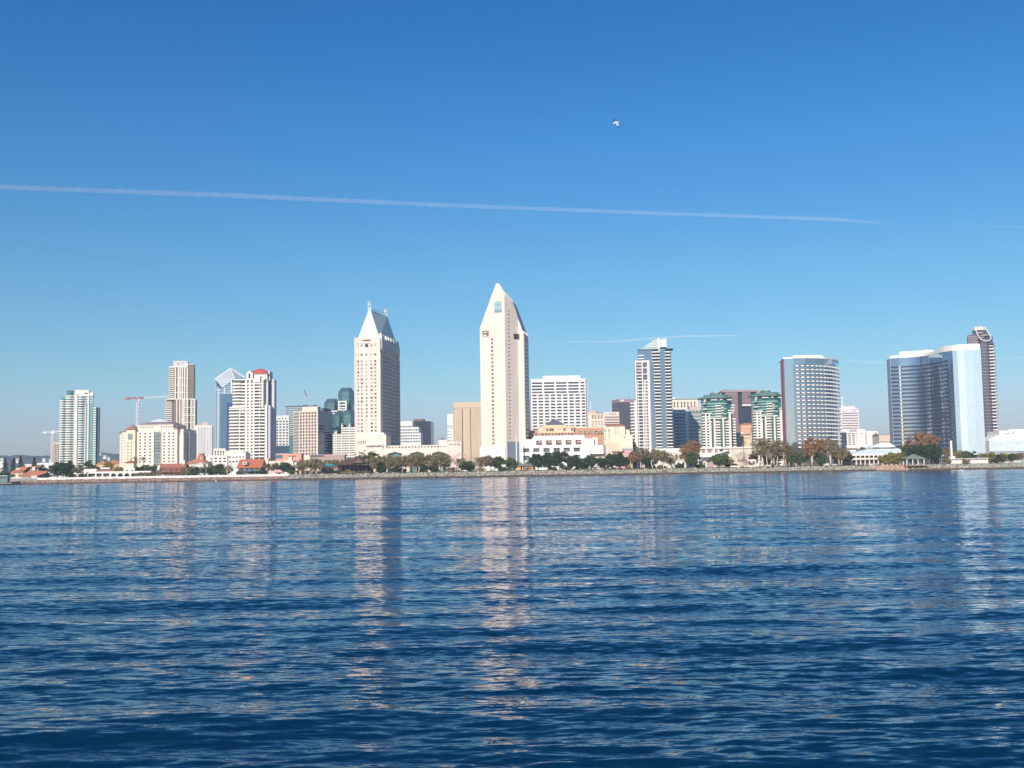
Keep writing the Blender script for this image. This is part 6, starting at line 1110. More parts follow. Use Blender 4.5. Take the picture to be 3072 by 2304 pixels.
# little orange restroom pavilion under white trunks
def kiosk():
    b = Bld('park_pavilion', 'small park pavilion with orange walls and grey green hip roof on the crest', 'pavilion', *R('s4', 285, 430), 922, 0); X = lambda x: b.p(*R('s4', x, 430))[0]; H = lambda y: b.p(*R('s4', 420, y))[1]; w = X(550)
    for a, c in ((280, 345), (470, 550)): m = MB(); m.box(X(a), X(c), 0, 7, 0, H(434)); b.part('wall', m, orange)
    m = MB(); m.box(X(345), X(470), 5, 7, 0, H(434)); b.part('back_wall', m, brown); m = MB(); m.hip(-1.5, w+2.4, -1.5, 8.5, H(434), H(395)); b.part('roof', m, M('grey_green_shingle', (.20, .24, .20))); m = MB(); m.box(X(370), X(382), 0, .4, 0, H(434)); m.box(X(440), X(452), 0, .4, 0, H(434)); b.part('post', m, ptrim); b.done()
kiosk()
# white low structures behind trees at centre right
b = Bld('marina_building', 'low white building with slanted roof beam seen through pale trunks', 'building', *R('s5', 500, 245), 990, 0); X = lambda x: b.p(*R('s5', x, 245))[0]; H = lambda y: b.p(*R('s5', 900, y))[1]; wm = M('bright_cream_wall', (.80, .76, .68), noise=.05)
core(b, rect(-8, X(810), 0, 20), 0, H(243), wm); m = MB(); m.box(X(1060), X(2060), -1, 12, H(262), H(240)); b.part('roof_slab', m, wm); core(b, rect(X(1100), X(1630), 1, 12), 0, H(262), M('rosy_shade_wall', (.45, .33, .30))); core(b, rect(X(1630), X(2060), 0, 12), 0, H(262), beige)
for a in (1060, 1190, 1330, 1600): m = MB(); m.box(X(a), X(a+22), -.6, 1, 0, H(262)); b.part('pillar', m, wm)
m = MB(); a0, a1 = X(1130), X(1560); m.hexa([(a0, -5, H(405)), (X(1340), -5, H(398)), (X(1340), -2, H(398)), (a0, -2, H(405)), (a0, -5, H(385)), (X(1340), -5, H(345)), (X(1340), -2, H(345)), (a0, -2, H(385))]); m.hexa([(X(1340), -5, H(360)), (a1, -5, H(300)), (a1, -2, H(300)), (X(1340), -2, H(360)), (X(1340), -5, H(340)), (a1, -5, H(280)), (a1, -2, H(280)), (X(1340), -2, H(340))]); b.part('slanted_beam', m, wm)
b.grid(-8, 0, 0, X(810)+8, 0, H(330), [(X(a)+8, X(a+45)+8) for a in (690, 760)], [(H(430), H(350))], wm, [glA], proud=.3, wall='lower_wall'); b.grid(X(1100), 1, 0, X(1630)-X(1100), H(395), H(262), even(5, 1, X(1630)-X(1100)-1, .7), [(H(330), H(275))], wm, [glB, M('rust_blind', (.40, .24, .19))], proud=.5, wall='upper_wall')
m = MB(); m.box(X(1120), X(1240), -3, 1, H(450), H(405)); b.part('entrance', m, M('dusk_glass', (.18, .18, .24), rough=.2)); b.done()
b, X, H, w, h = house('visitor_kiosk', 'small cream hipped kiosk with posts in front of the low white building', 's5', 700, 875, 455, 425, 928, wm, cream, 'hip', dep=8, cat='kiosk'); b.done()
b, X, H, w, h = house('visitor_kiosk', 'cream kiosk with arched doorway between white trunks', 's5', 1880, 2040, 440, 430, 935, cream, cream, 'flat', dep=6, cat='kiosk', ov=.1); m = MB(); m.add([(w/2-2+4*0, -.3, 0), (w/2+2, -.3, 0)]+[(w/2+2*math.cos(i*math.pi/8), -.3, 2.2+1.6*math.sin(i*math.pi/8)) for i in range(9)], [tuple(range(11))]); b.part('doorway', m, brown); b.done()
b, X, H, w, h = house('visitor_kiosk', 'small beige box kiosk left of the rust tree group', 's5', 1115, 1205, 465, 458, 930, beige, cream, 'flat', dep=5, cat='kiosk', ov=.2); b.done()
b = Bld('marina_wall', 'low white wall seen behind the pale trunks of the park', 'wall', *R('s5', 1610, 525), 924, 0); X = lambda x: b.p(*R('s5', x, 525))[0]; m = MB(); m.box(0, X(2400), 0, .4, 0, 1.3); b.part('wall', m, ptrim); m = MB(); m.box(0, X(2400), -.05, .45, 1.3, 1.42); b.part('coping', m, beige); b.done()
# gazebo on a pier
def gazebo():
    D = 906; e = bpy.data.objects.new('gazebo', None); link(e); X0, _ = W(*R('s7', 95, 690), D); e.location = (X0, D, 4.3); tag(e, 'square gazebo with grey green pyramid roof on a small timber pier', 'gazebo'); f = lambda x, y: (W(*R('s7', x, y), D)[0]-X0, W(*R('s7', x, y), D)[1]-4.3)
    x0, z0 = f(92, 572); x1, _ = f(465, 570); xm, zt = f(268, 487); m = MB(); m.frustum(x0, x1, -.5, 10, z0, xm-.3, xm+.3, 4.4, 5, zt); m.box(x0, x1, -.5, 10, z0-.4, z0-.01); m.obj('roof', M('gazebo_roof', (.19, .21, .18)), e)
    for x in (x0+1.4, xm-2, xm+2.4, x1-1.6):
        for y in (.6, 9): m = MB(); m.box(x-.32, x+.32, y-.3, y+.3, .2, z0-.4); m.obj('post', ptrim, e)
    for (a, c) in ((x0+1.4, xm-2), (xm+2.4, x1-1.6)): m = MB(); m.box(a+.32, c-.32, .5, .65, 1.1, 1.3); m.box(a+.32, c-.32, .5, .65, .6, .7); m.obj('railing', M('brown_rail', (.3, .2, .15)), e)
    d = bpy.data.objects.new('pier', None); link(d); d.location = (X0, D, 0); tag(d, 'short timber pier deck on dark piles under the gazebo', 'pier'); xa, _ = f(95, 690); xb, _ = f(492, 690); m = MB(); m.box(xa, xb, -1.6, 12, 3.75, 4.3); m.obj('deck', M('weathered_deck', (.26, .18, .14), noise=.2, scale=1), d)
    for i in range(6):
        for y in (-1, 4): m = MB(); x = xa+.6+i*(xb-xa-1.2)/5; m.tube([(x, y, -1), (x, y, 3.75)], [.28, .28], 7); m.obj('pile', dkwood, d)
    m = MB(); m.box(xa, xa+1, -1.5, 9, 0, 3.75); m.obj('abutment', M('rust_abutment', (.45, .22, .13)), d)
gazebo()
# moored boat at the left edge
def boat():
    D = 893; X0, _ = W(62, 1448, D); e = bpy.data.objects.new('excursion_boat', None); link(e); e.location = (X0, D, 0); tag(e, 'dark hulled excursion boat with grey teal cabin moored at the left edge', 'boat'); navy = M('dark_hull_paint', (.03, .035, .045), rough=.4); f = lambda x, y: (W(*R('s1', x, y), D)[0]-X0, W(*R('s1', x, y), D)[1])
    xa = f(-260, 600)[0]; xb, _ = f(345, 600)
    secs = [(xa, 2.6, 2.2), (xa+6, 3.0, 2.1), (-14, 3.1, 2.1), (-6, 2.6, 2.3), (-1.5, 1.3, 2.7), (xb, .1, 3.1)]; m = MB(); vs = []
    for x, hw, zz in secs: vs += [(x-.4*(x > -3), -hw*.55, -.5), (x, -hw, zz), (x, hw, zz), (x-.4*(x > -3), hw*.55, -.5)]
    fs = [(i*4+k, (i+1)*4+k, (i+1)*4+(k+1) % 4, i*4+(k+1) % 4) for i in range(5) for k in range(4)]+[(3, 2, 1, 0), (20, 21, 22, 23)]; m.add(vs, fs); m.obj('hull', navy, e)
    m = MB(); m.box(xa+1, -6, -3.15, -3.05, 1.3, 1.6); m.obj('hull_stripe', ptrim, e)
    c1, zt = f(145, 485); m = MB(); m.box(xa+2, c1, -2.3, 2.3, 2.1, zt); cb = m.obj('cabin', M('dark_teal_cabin', (.13, .21, .23), rough=.5), e); m = MB(); m.frustum(xa+1.5, c1+.5, -2.6, 2.6, zt, xa+2, c1-.6, -2.3, 2.3, zt+.45); m.obj('cabin_roof', M('pale_cabin_roof', (.45, .52, .54), rough=.5), cb)
    x = xa+3
    while x < c1-1.8: m = MB(); m.box(x, x+1.5, -2.36, -2.3, zt-1.9, zt-.7); m.obj('window', glA, cb); x += 2.0
    m = MB(); m.tube([(c1+1, -1.2, 2.3), (c1+1, -1.2, 3.4), (xb-1, -.4, 3.7)], [.05, .05, .05], 4); m.obj('rail', ptrim, e)
boat()
b = Bld('dock_fence', 'grey railing with white bunting behind the moored boat', 'fence', *R('s1', 150, 505), 909, 0, z=3.6); w = b.p(*R('s1', 515, 505))[0]; h = b.p(*R('s1', 300, 502))[1]; m = MB(); m.box(0, w, 0, .15, h-.3, h); m.box(0, w, 0, .15, h*.5, h*.5+.12); b.part('rail', m, ptrim)
for i in range(26): m = MB(); x = i*w/25; m.box(x-.09, x+.09, -.05, .15, -1, h); b.part('post', m, M('grey_post', (.42, .45, .46)))
m = MB(); m.box(0, w+4, 1, 1.3, -1.5, h*.55); b.part('panel', m, M('slate_panel', (.30, .32, .32))); b.done()
# white bus like pleasure boat / long low white building with pylon at the right
def marina_sign():
    b = Bld('pylon_sign', 'tall white marina pylon rising from a small white block', 'pylon', *R('s7', 898, 250), 925, 0); X = lambda x, y=400: b.p(*R('s7', x, y))[0]; H = lambda y: b.p(*R('s7', 920, y))[1]; m = MB(); m.frustum(X(902), X(935), 0, 1, H(530), X(896, 260), X(926, 260), 0, 1, H(248)); b.part('pylon', m, ptrim); m = MB(); m.box(X(898, 560), X(978, 560), -1, 4, 0, H(530)); b.part('base_block', m, ptrim); b.done()
    b = Bld('marina_building', 'long low bright white building with a dark window strip at the right, beside the pylon', 'building', *R('s7', 900, 580), 921, 0); X = lambda x: b.p(*R('s7', x, 600))[0]; H = lambda y: b.p(*R('s7', 1200, y))[1]; core(b, rect(0, X(1570), 0, 8), 0, H(568), ptrim)
    b.grid(0, 0, 0, X(1570), 0, H(568), even(9, .5, X(1570)-.5, .93), [(H(598), H(580))], ptrim, [M('strip_window', (.12, .12, .16), rough=.2)], proud=.25); m = MB(); m.box(-.5, X(1575), -.8, 8.5, H(568), H(562)); b.part('roof', m, ptrim); m = MB(); m.box(.2, X(1565), -.36, -.25, .3, .7); b.part('plinth', m, beige); b.done()
    canopy('small white and grey marquee behind the round gold bush', 's7', 740, 880, 470, 520, 960, M('grey_white_canvas', (.62, .62, .63)))
marina_sign()
# american style flag high above the tan office, on its pole
def flag():
    D = 1010; X0, zt = W(*R('3', 1156, 425), D); e = bpy.data.objects.new('flag_on_pole', None); link(e); e.location = (X0, D, GZ); tag(e, 'drooping dark red and blue flag on a thin tall pole above the tan office', 'flag'); m = MB(); m.tube([(0, 0, 0), (0, 0, zt-GZ)], [.13, .07], 6); m.obj('pole', M('pale_sky_steel', (.55, .62, .70), rough=.4), e)
    m = MB(); n = 9; vs = []; x1 = W(*R('3', 1188, 528), D); L = x1[0]-X0; h = zt-x1[1]
    for i in range(n+1):
        t = i/n; wv = .35*math.sin(t*9); vs += [(t*L*.95+.05, wv, zt-GZ-t*h*.72), (t*L*1.0+.05, wv+.1, zt-GZ-h*.30-t*h*.70)]
    m.add(vs, [(2*i, 2*i+1, 2*i+3, 2*i+2) for i in range(n)], 0)
    for i in range(n): m.m[i] = 1 if i < 3 else 0
    m.obj('cloth', [M('flag_red', (.34, .05, .08), noise=.3, scale=2), M('flag_blue', (.10, .09, .20))], e)
flag()
# lamp posts on the promenade
def lamp(u, D, n):
    h = 5.2; X0, _ = W(u, 1425, D); return X0
proto = None; LP = [(150, 'beside the big dark round tree at the left'), (262, 'left of the first round arch'), (372, 'in front of the white arcade'), (470, 'left of the brown restaurant'), (560, 'right of the brown restaurant'), (618, 'beside the white statue like post among dark trees'), (735, 'in front of the steep red roof'), (2262, 'between white trunks left'), (2500, 'under the rust trees by the oval tower'), (2575, 'in front of the hip roofed pavilion, left'), (2610, 'in front of the hip roofed pavilion, right')]
for u, lb in LP:
    X0 = lamp(u, 918, 0)
    if proto is None:
        e = bpy.data.objects.new('street_lamp', None); link(e); m = MB(); m.tube([(0, 0, 0), (0, 0, .5), (0, 0, 4.6)], [.16, .09, .07], 8); m.obj('post', M('lamp_post_white', (.7, .7, .68), rough=.5), e); m = MB(); m.tube([(0, 0, 4.6), (0, 0, 4.75), (0, 0, 5.15), (0, 0, 5.3)], [.1, .26, .26, .06], 8); m.obj('lantern', M('lantern_globe', (.85, .85, .82), rough=.3), e); proto = e
    else:
        e = proto.copy(); link(e)
        for c in proto.children: q = c.copy(); link(q, e)
    e.location = (X0, 918, GZ-.05); tag(e, 'slim white lamp post '+lb, 'street lamp', 'white lamp posts along the shore')
# buoy
X0, _ = W(648, 1445, 880); e = bpy.data.objects.new('buoy', None); link(e); e.location = (X0, 880, 0); tag(e, 'small white buoy floating below the promenade wall', 'buoy'); m = MB(); m.tube([(0, 0, -.6), (0, 0, .2), (0, 0, .9), (0, 0, 1.1)], [.5, .7, .6, .2], 10); m.obj('float', ptrim, e); m = MB(); m.tube([(0, 0, 1.1), (0, 0, 2.2)], [.35, .22], 8); m.obj('top_mark', M('buoy_orange', (.75, .35, .12)), e)
# ================================================================ cars
def car_meshes():
    body = MB(); prof = [(-2.2, .35), (2.2, .35), (2.25, .75), (1.3, .92), (.75, 1.42), (-1.1, 1.45), (-1.75, .98), (-2.25, .9)]; k = len(prof)
    body.add([(x, -.86, z) for x, z in prof]+[(x, .86, z) for x, z in prof], [tuple(range(k)), tuple(range(2*k-1, k-1, -1))]+[((i+1) % k, i, k+i, k+(i+1) % k) for i in range(k)])
    win = MB(); win.box(-1.35, -.35, -.88, .88, .98, 1.32); win.box(-.25, .72, -.88, .88, .98, 1.30); wh = []
    for x in (-1.4, 1.4):
        for y in (-.8, .8): q = MB(); q.tube([(x, y-.12, .34), (x, y+.12, .34)], [.34, .34], 12); wh.append(q)
    return body, win, wh
body, win, wh = car_meshes(); cmats = {n: M('car_paint_'+n, c, rough=.25, spec=.6, noise=.02) for n, c in (('white', (.8, .8, .78)), ('silver', (.5, .5, .52)), ('red', (.4, .06, .05)), ('navy', (.05, .07, .15)))}
protoc = {}
def car(u, D, col, lab, flip=0, van=False, z=GZ):
    X0, _ = W(u, 1405, D)
    if (col, van) not in protoc:
        e = bpy.data.objects.new('parked_van' if van else 'parked_car', None); link(e)
        if van: m = MB(); m.frustum(-2.7, 2.7, -.95, .95, .35, -2.65, 2.2, -.9, .9, 2.2); m.obj('body', cmats[col], e); m = MB(); m.box(-2.2, 1.9, -.97, .97, 1.25, 1.75); m.obj('window', glA, e)
        else: body.obj('body', cmats[col], e); win.obj('window', glA, e)
        for q in wh: q.obj('wheel', darkm, e)
        protoc[(col, van)] = e
    else:
        e = protoc[(col, van)].copy(); link(e)
        for c in protoc[(col, van)].children: q = c.copy(); link(q, e)
    e.location = (X0, D, z); e.rotation_euler = (0, 0, math.pi*flip+random.uniform(-.1, .1)); tag(e, lab, 'van' if van else 'car', 'vehicles parked behind the waterfront trees')
for a in ((1705, 940, 'white', 'white car under the round dark trees, leftmost of four'), (1726, 941, 'silver', 'silver car under the round dark trees, second of four', 1), (1792, 936, 'white', 'white van right of the dark tree trunks', 0, True), (1818, 936, 'white', 'second white van close behind the first one', 1, True), (1845, 940, 'navy', 'dark blue car under the rightmost round tree'),
          (1862, 938, 'white', 'white car under the rightmost round tree'), (2118, 930, 'white', 'white car left of the slanted white beam'), (2478, 928, 'white', 'white van under the brown trees below the oval tower', 0, True), (2503, 929, 'white', 'white car right of the van below the oval tower'), (2522, 930, 'silver', 'silver car at the edge of the hip roofed pavilion'), (2612, 930, 'white', 'white car in front of the hip roofed pavilion', 1), (2630, 931, 'silver', 'silver car beside the yellow green bushes'),
          (2754, 926, 'white', 'white van seen through the gazebo', 0, True), (2796, 928, 'white', 'white car right of the gazebo'), (3021, 950, 'white', 'white car beyond the lawn, left'), (3052, 952, 'white', 'white van beyond the lawn, right', 0, True), (1395, 924, 'white', 'white car beyond the hedge left of the white poles'), (1478, 926, 'silver', 'silver car beneath the green trees left of the flagpole'), (596, 930, 'white', 'white car in front of the dark village trees'), (166, 926, 'white', 'white car beneath the big dark tree at the left'), (488, 930, 'white', 'white car left of the brown restaurant doors')):
    car(*a)
# ================================================================ people
def person_mesh(stride):
    V = [(0, 0, .95), (0, 0, 1.15), (0, 0, 1.38), (0, 0, 1.50), (0, 0, 1.62), (0, 0, 1.74), (-.19, 0, 1.40), (-.25, .03, 1.12), (-.24, -.10, .88), (.19, 0, 1.40), (.25, -.03, 1.12), (.24, -.12, .88), (-.10, 0, .88), (-.11, -stride, .48), (-.11, stride*.3, .07), (-.11, stride*.3-.16, .03), (.10, 0, .88), (.11, stride*.6, .48), (.11, stride*1.4, .07), (.11, stride*1.4-.16, .03)]
    E = [(0, 1), (1, 2), (2, 3), (3, 4), (4, 5), (2, 6), (6, 7), (7, 8), (2, 9), (9, 10), (10, 11), (0, 12), (12, 13), (13, 14), (14, 15), (0, 16), (16, 17), (17, 18), (18, 19)]
    Rr = [.15, .15, .16, .06, .10, .09, .07, .055, .04, .07, .055, .04, .10, .07, .05, .04, .10, .07, .05, .04]
    me = bpy.data.meshes.new('person'); me.from_pydata(V, E, []); o = bpy.data.objects.new('tmp', me); link(o); md = o.modifiers.new('s', 'SKIN'); me.skin_vertices.new() if not me.skin_vertices else None
    for i, r in enumerate(Rr): me.skin_vertices[0].data[i].radius = (r, r*.8)
    me.skin_vertices[0].data[0].use_root = True; o.modifiers.new('b', 'SUBSURF').levels = 1
    dg = bpy.context.evaluated_depsgraph_get(); m2 = bpy.data.meshes.new_from_object(o.evaluated_get(dg)); bpy.data.objects.remove(o); m2.name = 'person'; return m2
skin = M('skin', (.48, .30, .22), rough=.6); hair = M('dark_hair', (.04, .03, .02)); trou = {'dark': M('dark_trousers', (.04, .05, .08)), 'khaki': M('khaki_trousers', (.38, .32, .22))}
shirts = {n: M('shirt_'+n, c) for n, c in (('white', (.8, .8, .78)), ('red', (.5, .06, .05)), ('blue', (.08, .16, .45)), ('black', (.03, .03, .03)), ('yellow', (.7, .55, .1)))}
pm = {}
def person(u, D, sh, tr, lab, st=.12, rot=0., z=GZ):
    k = (sh, tr, st)
    if k not in pm:
        me = person_mesh(st); [me.materials.append(q) for q in (trou[tr], shirts[sh], skin, hair)]
        for p in me.polygons: c = p.center; p.material_index = 3 if c.z > 1.70 or (c.z > 1.6 and c.y > .03) else 2 if c.z > 1.47 or (abs(c.x) > .2 and c.z < 1.1) else 1 if c.z > .95 else 0; p.use_smooth = True
        pm[k] = me
    o = bpy.data.objects.new('person', pm[k]); link(o); X0, _ = W(u, 1410, D); o.location = (X0, D, z); o.rotation_euler = (0, 0, rot); tag(o, lab, 'person', 'people strolling along the shore')
for a in ((205, 920, 'white', 'dark', 'person in white shirt walking right of the big dark tree'), (262, 920, 'red', 'dark', 'person in red top in front of the first white pillars', .12, 1.5), (330, 921, 'blue', 'khaki', 'person in blue top before the round arches', .2, 1.6), (402, 920, 'black', 'dark', 'person in black beside the dark shrubs of the arcade'), (500, 921, 'white', 'khaki', 'person in white shirt by the brown restaurant door', .2, -1.5),
          (572, 921, 'yellow', 'dark', 'person in yellow top right of the brown restaurant'), (621, 920, 'white', 'khaki', 'person in pale clothes standing among the dark village trees'), (716, 921, 'red', 'khaki', 'person in red top left of the steep red roof', .2, 1.4), (742, 920, 'white', 'dark', 'person in white before the blue awning'), (770, 921, 'black', 'khaki', 'person in black right of the blue awning', .2, -1.6), (852, 919, 'white', 'dark', 'person in white beside the pink canopy'),
          (976, 919, 'blue', 'dark', 'person in blue by the turquoise canopy'), (1168, 919, 'red', 'dark', 'person in red top by the patio umbrellas', .2, 1.5), (1661, 919, 'black', 'khaki', 'person in black by the gap in the hedge under the dark trees'), (2084, 920, 'white', 'khaki', 'person in white near the cream kiosk', .2, 1.5), (2296, 919, 'red', 'khaki', 'person in red sitting area between white trunks'), (2412, 920, 'white', 'dark', 'person in white under the green bushes by the oval tower', .2, -1.4),
          (2727, 907.5, 'white', 'dark', 'person in white standing inside the gazebo, left', .05, .5, 4.3), (2762, 909, 'red', 'khaki', 'person in red standing inside the gazebo, right', .05, 2., 4.3), (2822, 919, 'white', 'khaki', 'person in white left of the round gold bush')):
    person(*a)
# ================================================================ trees
TM = {}
def leafm(n, c): TM[n] = M('leaves_'+n, c, noise=.45, scale=.22, rough=.9, vary=.12)
for n, c in (('dark', (.042, .068, .022)), ('green', (.085, .12, .03)), ('olive', (.23, .19, .085)), ('rust', (.29, .155, .06)), ('brown', (.23, .165, .085)), ('bare', (.34, .26, .20)), ('gold', (.22, .19, .04)), ('conifer', (.035, .05, .022)), ('palm', (.10, .12, .035))): leafm(n, c)
bark = M('brown_bark', (.16, .11, .08), noise=.3, scale=1); palebark = M('pale_bark', (.62, .48, .38), noise=.25, scale=.6)
def tree(kind, u, vt, vb, w, D, where, name=None, lab=None, seed=0, shape='round'):
    w *= {'conifer': 1.25, 'palm': 1.1, 'dark': 1.22, 'green': 1.2, 'gold': 1.2}.get(kind, 1.5)
    rg = np.random.default_rng(abs(hash((round(u), round(vt), kind))) % 100000 if False else int(u*7+vt*13) % 99991)
    X0, zt = W(u, vt, D); zt = zt-GZ; s = D/F; wd = w*s/2; e = bpy.data.objects.new(name or {'conifer': 'conifer', 'palm': 'palm_tree'}.get(kind, 'tree'), None); link(e); e.location = (X0, D, GZ)
    desc = {'dark': 'dark green round tree', 'green': 'mid green leafy tree', 'olive': 'olive brown tree', 'rust': 'rust orange eucalyptus tree', 'brown': 'brownish airy tree', 'bare': 'pale nearly bare tree', 'gold': 'yellow green bushy tree', 'conifer': 'dark pointed conifer', 'palm': 'tall palm'}[kind]
    tag(e, lab or (desc+' '+where), 'tree', {'dark': 'dark round trees on the shore', 'conifer': 'conifers at the left end', 'palm': 'palms by the hotel'}.get(kind, 'park trees along the waterfront'))
    h = max(zt, 2.5); tr = MB(); pale_ = kind in ('olive', 'rust', 'brown', 'bare'); bk = palebark if pale_ else bark; L = MB(); leaf = {'bare': .22, 'olive': .34, 'brown': .36}.get(kind, .42)
    if kind == 'conifer':
        tr.tube([(0, 0, 0), (0, 0, h*.5), (0, 0, h*.97)], [.3, .2, .05], 6)
        for i in range(26):
            t = (i+.5)/26; z = h*(.12+.88*t); r = wd*(1-t)**.8*rg.uniform(.7, 1.1)+.3; leafmb(L, (rg.normal(0, .2), rg.normal(0, .2), z), (r, r, h*.035), 40, rg, .34)
    elif kind == 'palm':
        tr.tube([(0, 0, 0), (.2, 0, h*.5), (.1, 0, h*.88)], [.35, .25, .2], 7)
        for i in range(22):
            a = rg.uniform(0, 6.28); el = rg.uniform(-.5, .9); l = wd*rg.uniform(.8, 1.1); p = Vector((.1, 0, h*.88)); dx, dy = math.cos(a), math.sin(a); prev = p
            for k in range(1, 6):
                t = k/5; q = p+Vector((dx*l*t, dy*l*t, l*(el*t-.9*t*t))); sdv = Vector((-dy, dx, 0))*.35*(1-.6*t); L.add([prev-sdv, prev+sdv, q+sdv*.8, q-sdv*.8], [(0, 1, 2, 3)]); prev = q
    else:
        low = {'dark': .10, 'green': .10, 'gold': .05, 'olive': .20, 'rust': .26, 'brown': .26, 'bare': .2}[kind]
        if shape == 'low': low = .08
        nt_ = 2 if pale_ and w > 26 else 1
        cz = h*(1+low)/2; rz = h*(1-low)/2
        ncl = int(min(60, max(12, (2*wd)*(2*rz)/(3.2 if not kind == 'bare' else 5)))); cl = []
        while len(cl) < ncl:
            d = rg.uniform(-1, 1, 3)
            if (d**2).sum() > 1: continue
            prof = 1-.35*max(0, -d[2]); p = np.array([d[0]*wd*.86*prof, d[1]*min(wd, 6)*.8, cz+d[2]*rz*.86]); cl.append(p)
        for p in cl:
            r = rg.uniform(.9, 1.7)*min(1.25, .5+wd*.12); n = int({'bare': 12, 'olive': 34, 'brown': 30, 'rust': 40}.get(kind, 62)*min(1.4, max(.7, r)))
            leafmb(L, p, (r*1.2, r, r*.85), n, rg, leaf, 0)
        for k in range(nt_):
            x = rg.uniform(-.25, .25)*wd*nt_ if nt_ > 1 else 0; lean = rg.uniform(-.12, .12)*wd; r0 = max(.22, min(.55, h*.035)); top = (x+lean, 0, h*(low+.15))
            tr.tube([(x*.6, 0, 0), (x*.8+lean*.4, 0, h*low*.6), top], [r0, r0*.8, r0*.6], 7)
            for j in range(7 if pale_ else 4):
                q = cl[int(rg.integers(0, len(cl)))]; mid = (np.array(top)*.5+q*.5+np.array([0, 0, -.05*h])); tr.tube([top, mid, q], [r0*.5, r0*.32, r0*.12], 5)
    tr.obj('trunk', bk, e, True); L.obj('crown', TM[kind], e)
    return e
T = []
def Z1(k, kind, x, yt, w, D, where, **kw): u, v = R(k, x, yt); tree(kind, u, v, 0, w, D, where, **kw)
# left end
Z1('1', 'conifer', 60, 1238, 27, 1000, 'at the far left, first of four'); Z1('1', 'conifer', 160, 1236, 27, 1000, 'at the far left, second of four'); Z1('1', 'conifer', 245, 1212, 30, 1000, 'at the far left, tallest of four'); Z1('1', 'conifer', 405, 1232, 23, 1000, 'standing alone left of the big round tree, fourth of four')
Z1('1', 'dark', 505, 1328, 30, 980, 'small, between lone conifer and big round tree'); Z1('1', 'dark', 690, 1285, 58, 926, 'very large, left half of the big clump before the green tower'); Z1('1', 'dark', 810, 1272, 48, 928, 'very large, right half of the big clump before the green tower'); Z1('1', 'brown', 930, 1315, 26, 925, 'at the foot of the green tower'); Z1('1', 'dark', 545, 1425, 34, 924, 'low, beside the pink cottage', shape='low'); Z1('1', 'dark', 100, 1420, 32, 918, 'low, behind the moored boat', shape='low'); Z1('1', 'dark', 20, 1405, 20, 920, 'low, at the very left edge', shape='low')
Z1('1', 'green', 1050, 1262, 24, 975, 'right behind the foot of the green tower'); Z1('1', 'green', 1100, 1318, 40, 965, 'low, behind the flat white shop'); Z1('1', 'gold', 1290, 1285, 34, 960, 'between the orange roofed houses'); Z1('1', 'gold', 1410, 1340, 24, 945, 'right of the long restaurant roof')
Z1('2', 'palm', 330, 1205, 34, 965, 'in front of the hotel bay, left of two'); Z1('2', 'palm', 435, 1205, 22, 968, 'in front of the hotel front, right of two'); Z1('2', 'dark', 375, 1338, 22, 940, 'left of the green trees below the hotel'); Z1('2', 'green', 480, 1316, 38, 945, 'below the hotel windows, left of two'); Z1('2', 'green', 560, 1320, 26, 942, 'below the hotel glass bay, right of two')
for i, (x, y, w, nm) in enumerate(((390, 1415, 22, 'under the arcade eave'), (450, 1410, 24, 'at the right end of the arcade'), (520, 1412, 22, 'between arcade and brown restaurant'))): Z1('2', 'brown', x, y, w, 922, 'low, '+nm, shape='low')
Z1('2', 'brown', 985, 1335, 30, 930, 'right of the brown restaurant'); Z1('2', 'dark', 1060, 1345, 26, 928, 'right of the restaurant, before the belfry'); Z1('2', 'brown', 1130, 1340, 26, 932, 'below the belfry'); Z1('2', 'dark', 1190, 1360, 26, 927, 'between belfry and terraced white block'); Z1('2', 'green', 1330, 1312, 46, 930, 'bushy, below the terraced white block'); Z1('2', 'bare', 1480, 1285, 40, 924, 'left of the steep red roof'); Z1('2', 'dark', 1110, 1165, 9, 990, 'slender cypress behind the belfry')
Z1('3', 'olive', 770, 1292, 48, 940, 'left of the olive group before the cream wall'); Z1('3', 'dark', 915, 1288, 34, 936, 'right of the pink canopy'); Z1('3', 'dark', 990, 1335, 34, 930, 'low, behind the olive pair'); Z1('3', 'dark', 860, 1345, 26, 934, 'low, behind the pink canopy')
Z1('3', 'olive', 1135, 1262, 42, 924, 'tall, left of the olive pair below the tan office'); Z1('3', 'olive', 1262, 1232, 52, 925, 'tall, right of the olive pair below the tan office'); Z1('3', 'dark', 1430, 1362, 36, 945, 'behind the turquoise canopy'); Z1('3', 'olive', 1500, 1245, 44, 1000, 'behind the turquoise canopy, grey green'); Z1('3', 'dark', 1440, 1395, 26, 921, 'low, in front of the turquoise canopy', shape='low')
# middle
Z1('4', 'green', 440, 1308, 44, 985, 'above the brown pavilion, larger'); Z1('4', 'green', 520, 1318, 28, 980, 'above the brown pavilion, taller and thinner'); Z1('4', 'olive', 545, 1372, 38, 922, 'just right of the brown pavilion'); Z1('4', 'olive', 615, 1395, 30, 930, 'second right of the brown pavilion'); Z1('4', 'olive', 695, 1372, 34, 926, 'third right of the brown pavilion'); Z1('4', 'brown', 765, 1385, 34, 924, 'fourth right of the brown pavilion'); Z1('4', 'olive', 850, 1372, 36, 926, 'below the left teal arch')
Z1('4', 'olive', 915, 1352, 46, 924, 'below the middle teal arch, tallest there'); Z1('4', 'olive', 1030, 1365, 42, 925, 'below the gap between teal arches'); Z1('4', 'brown', 1095, 1362, 34, 927, 'below the right teal arch'); Z1('4', 'olive', 1150, 1348, 40, 924, 'at the right end of the teal arches')
for i, x in enumerate((600, 720, 990, 1075)): Z1('4', 'dark', x, 1470, 30, 921, 'low bush %s under the olive trees' % ('first', 'second', 'third', 'fourth')[i], shape='low')
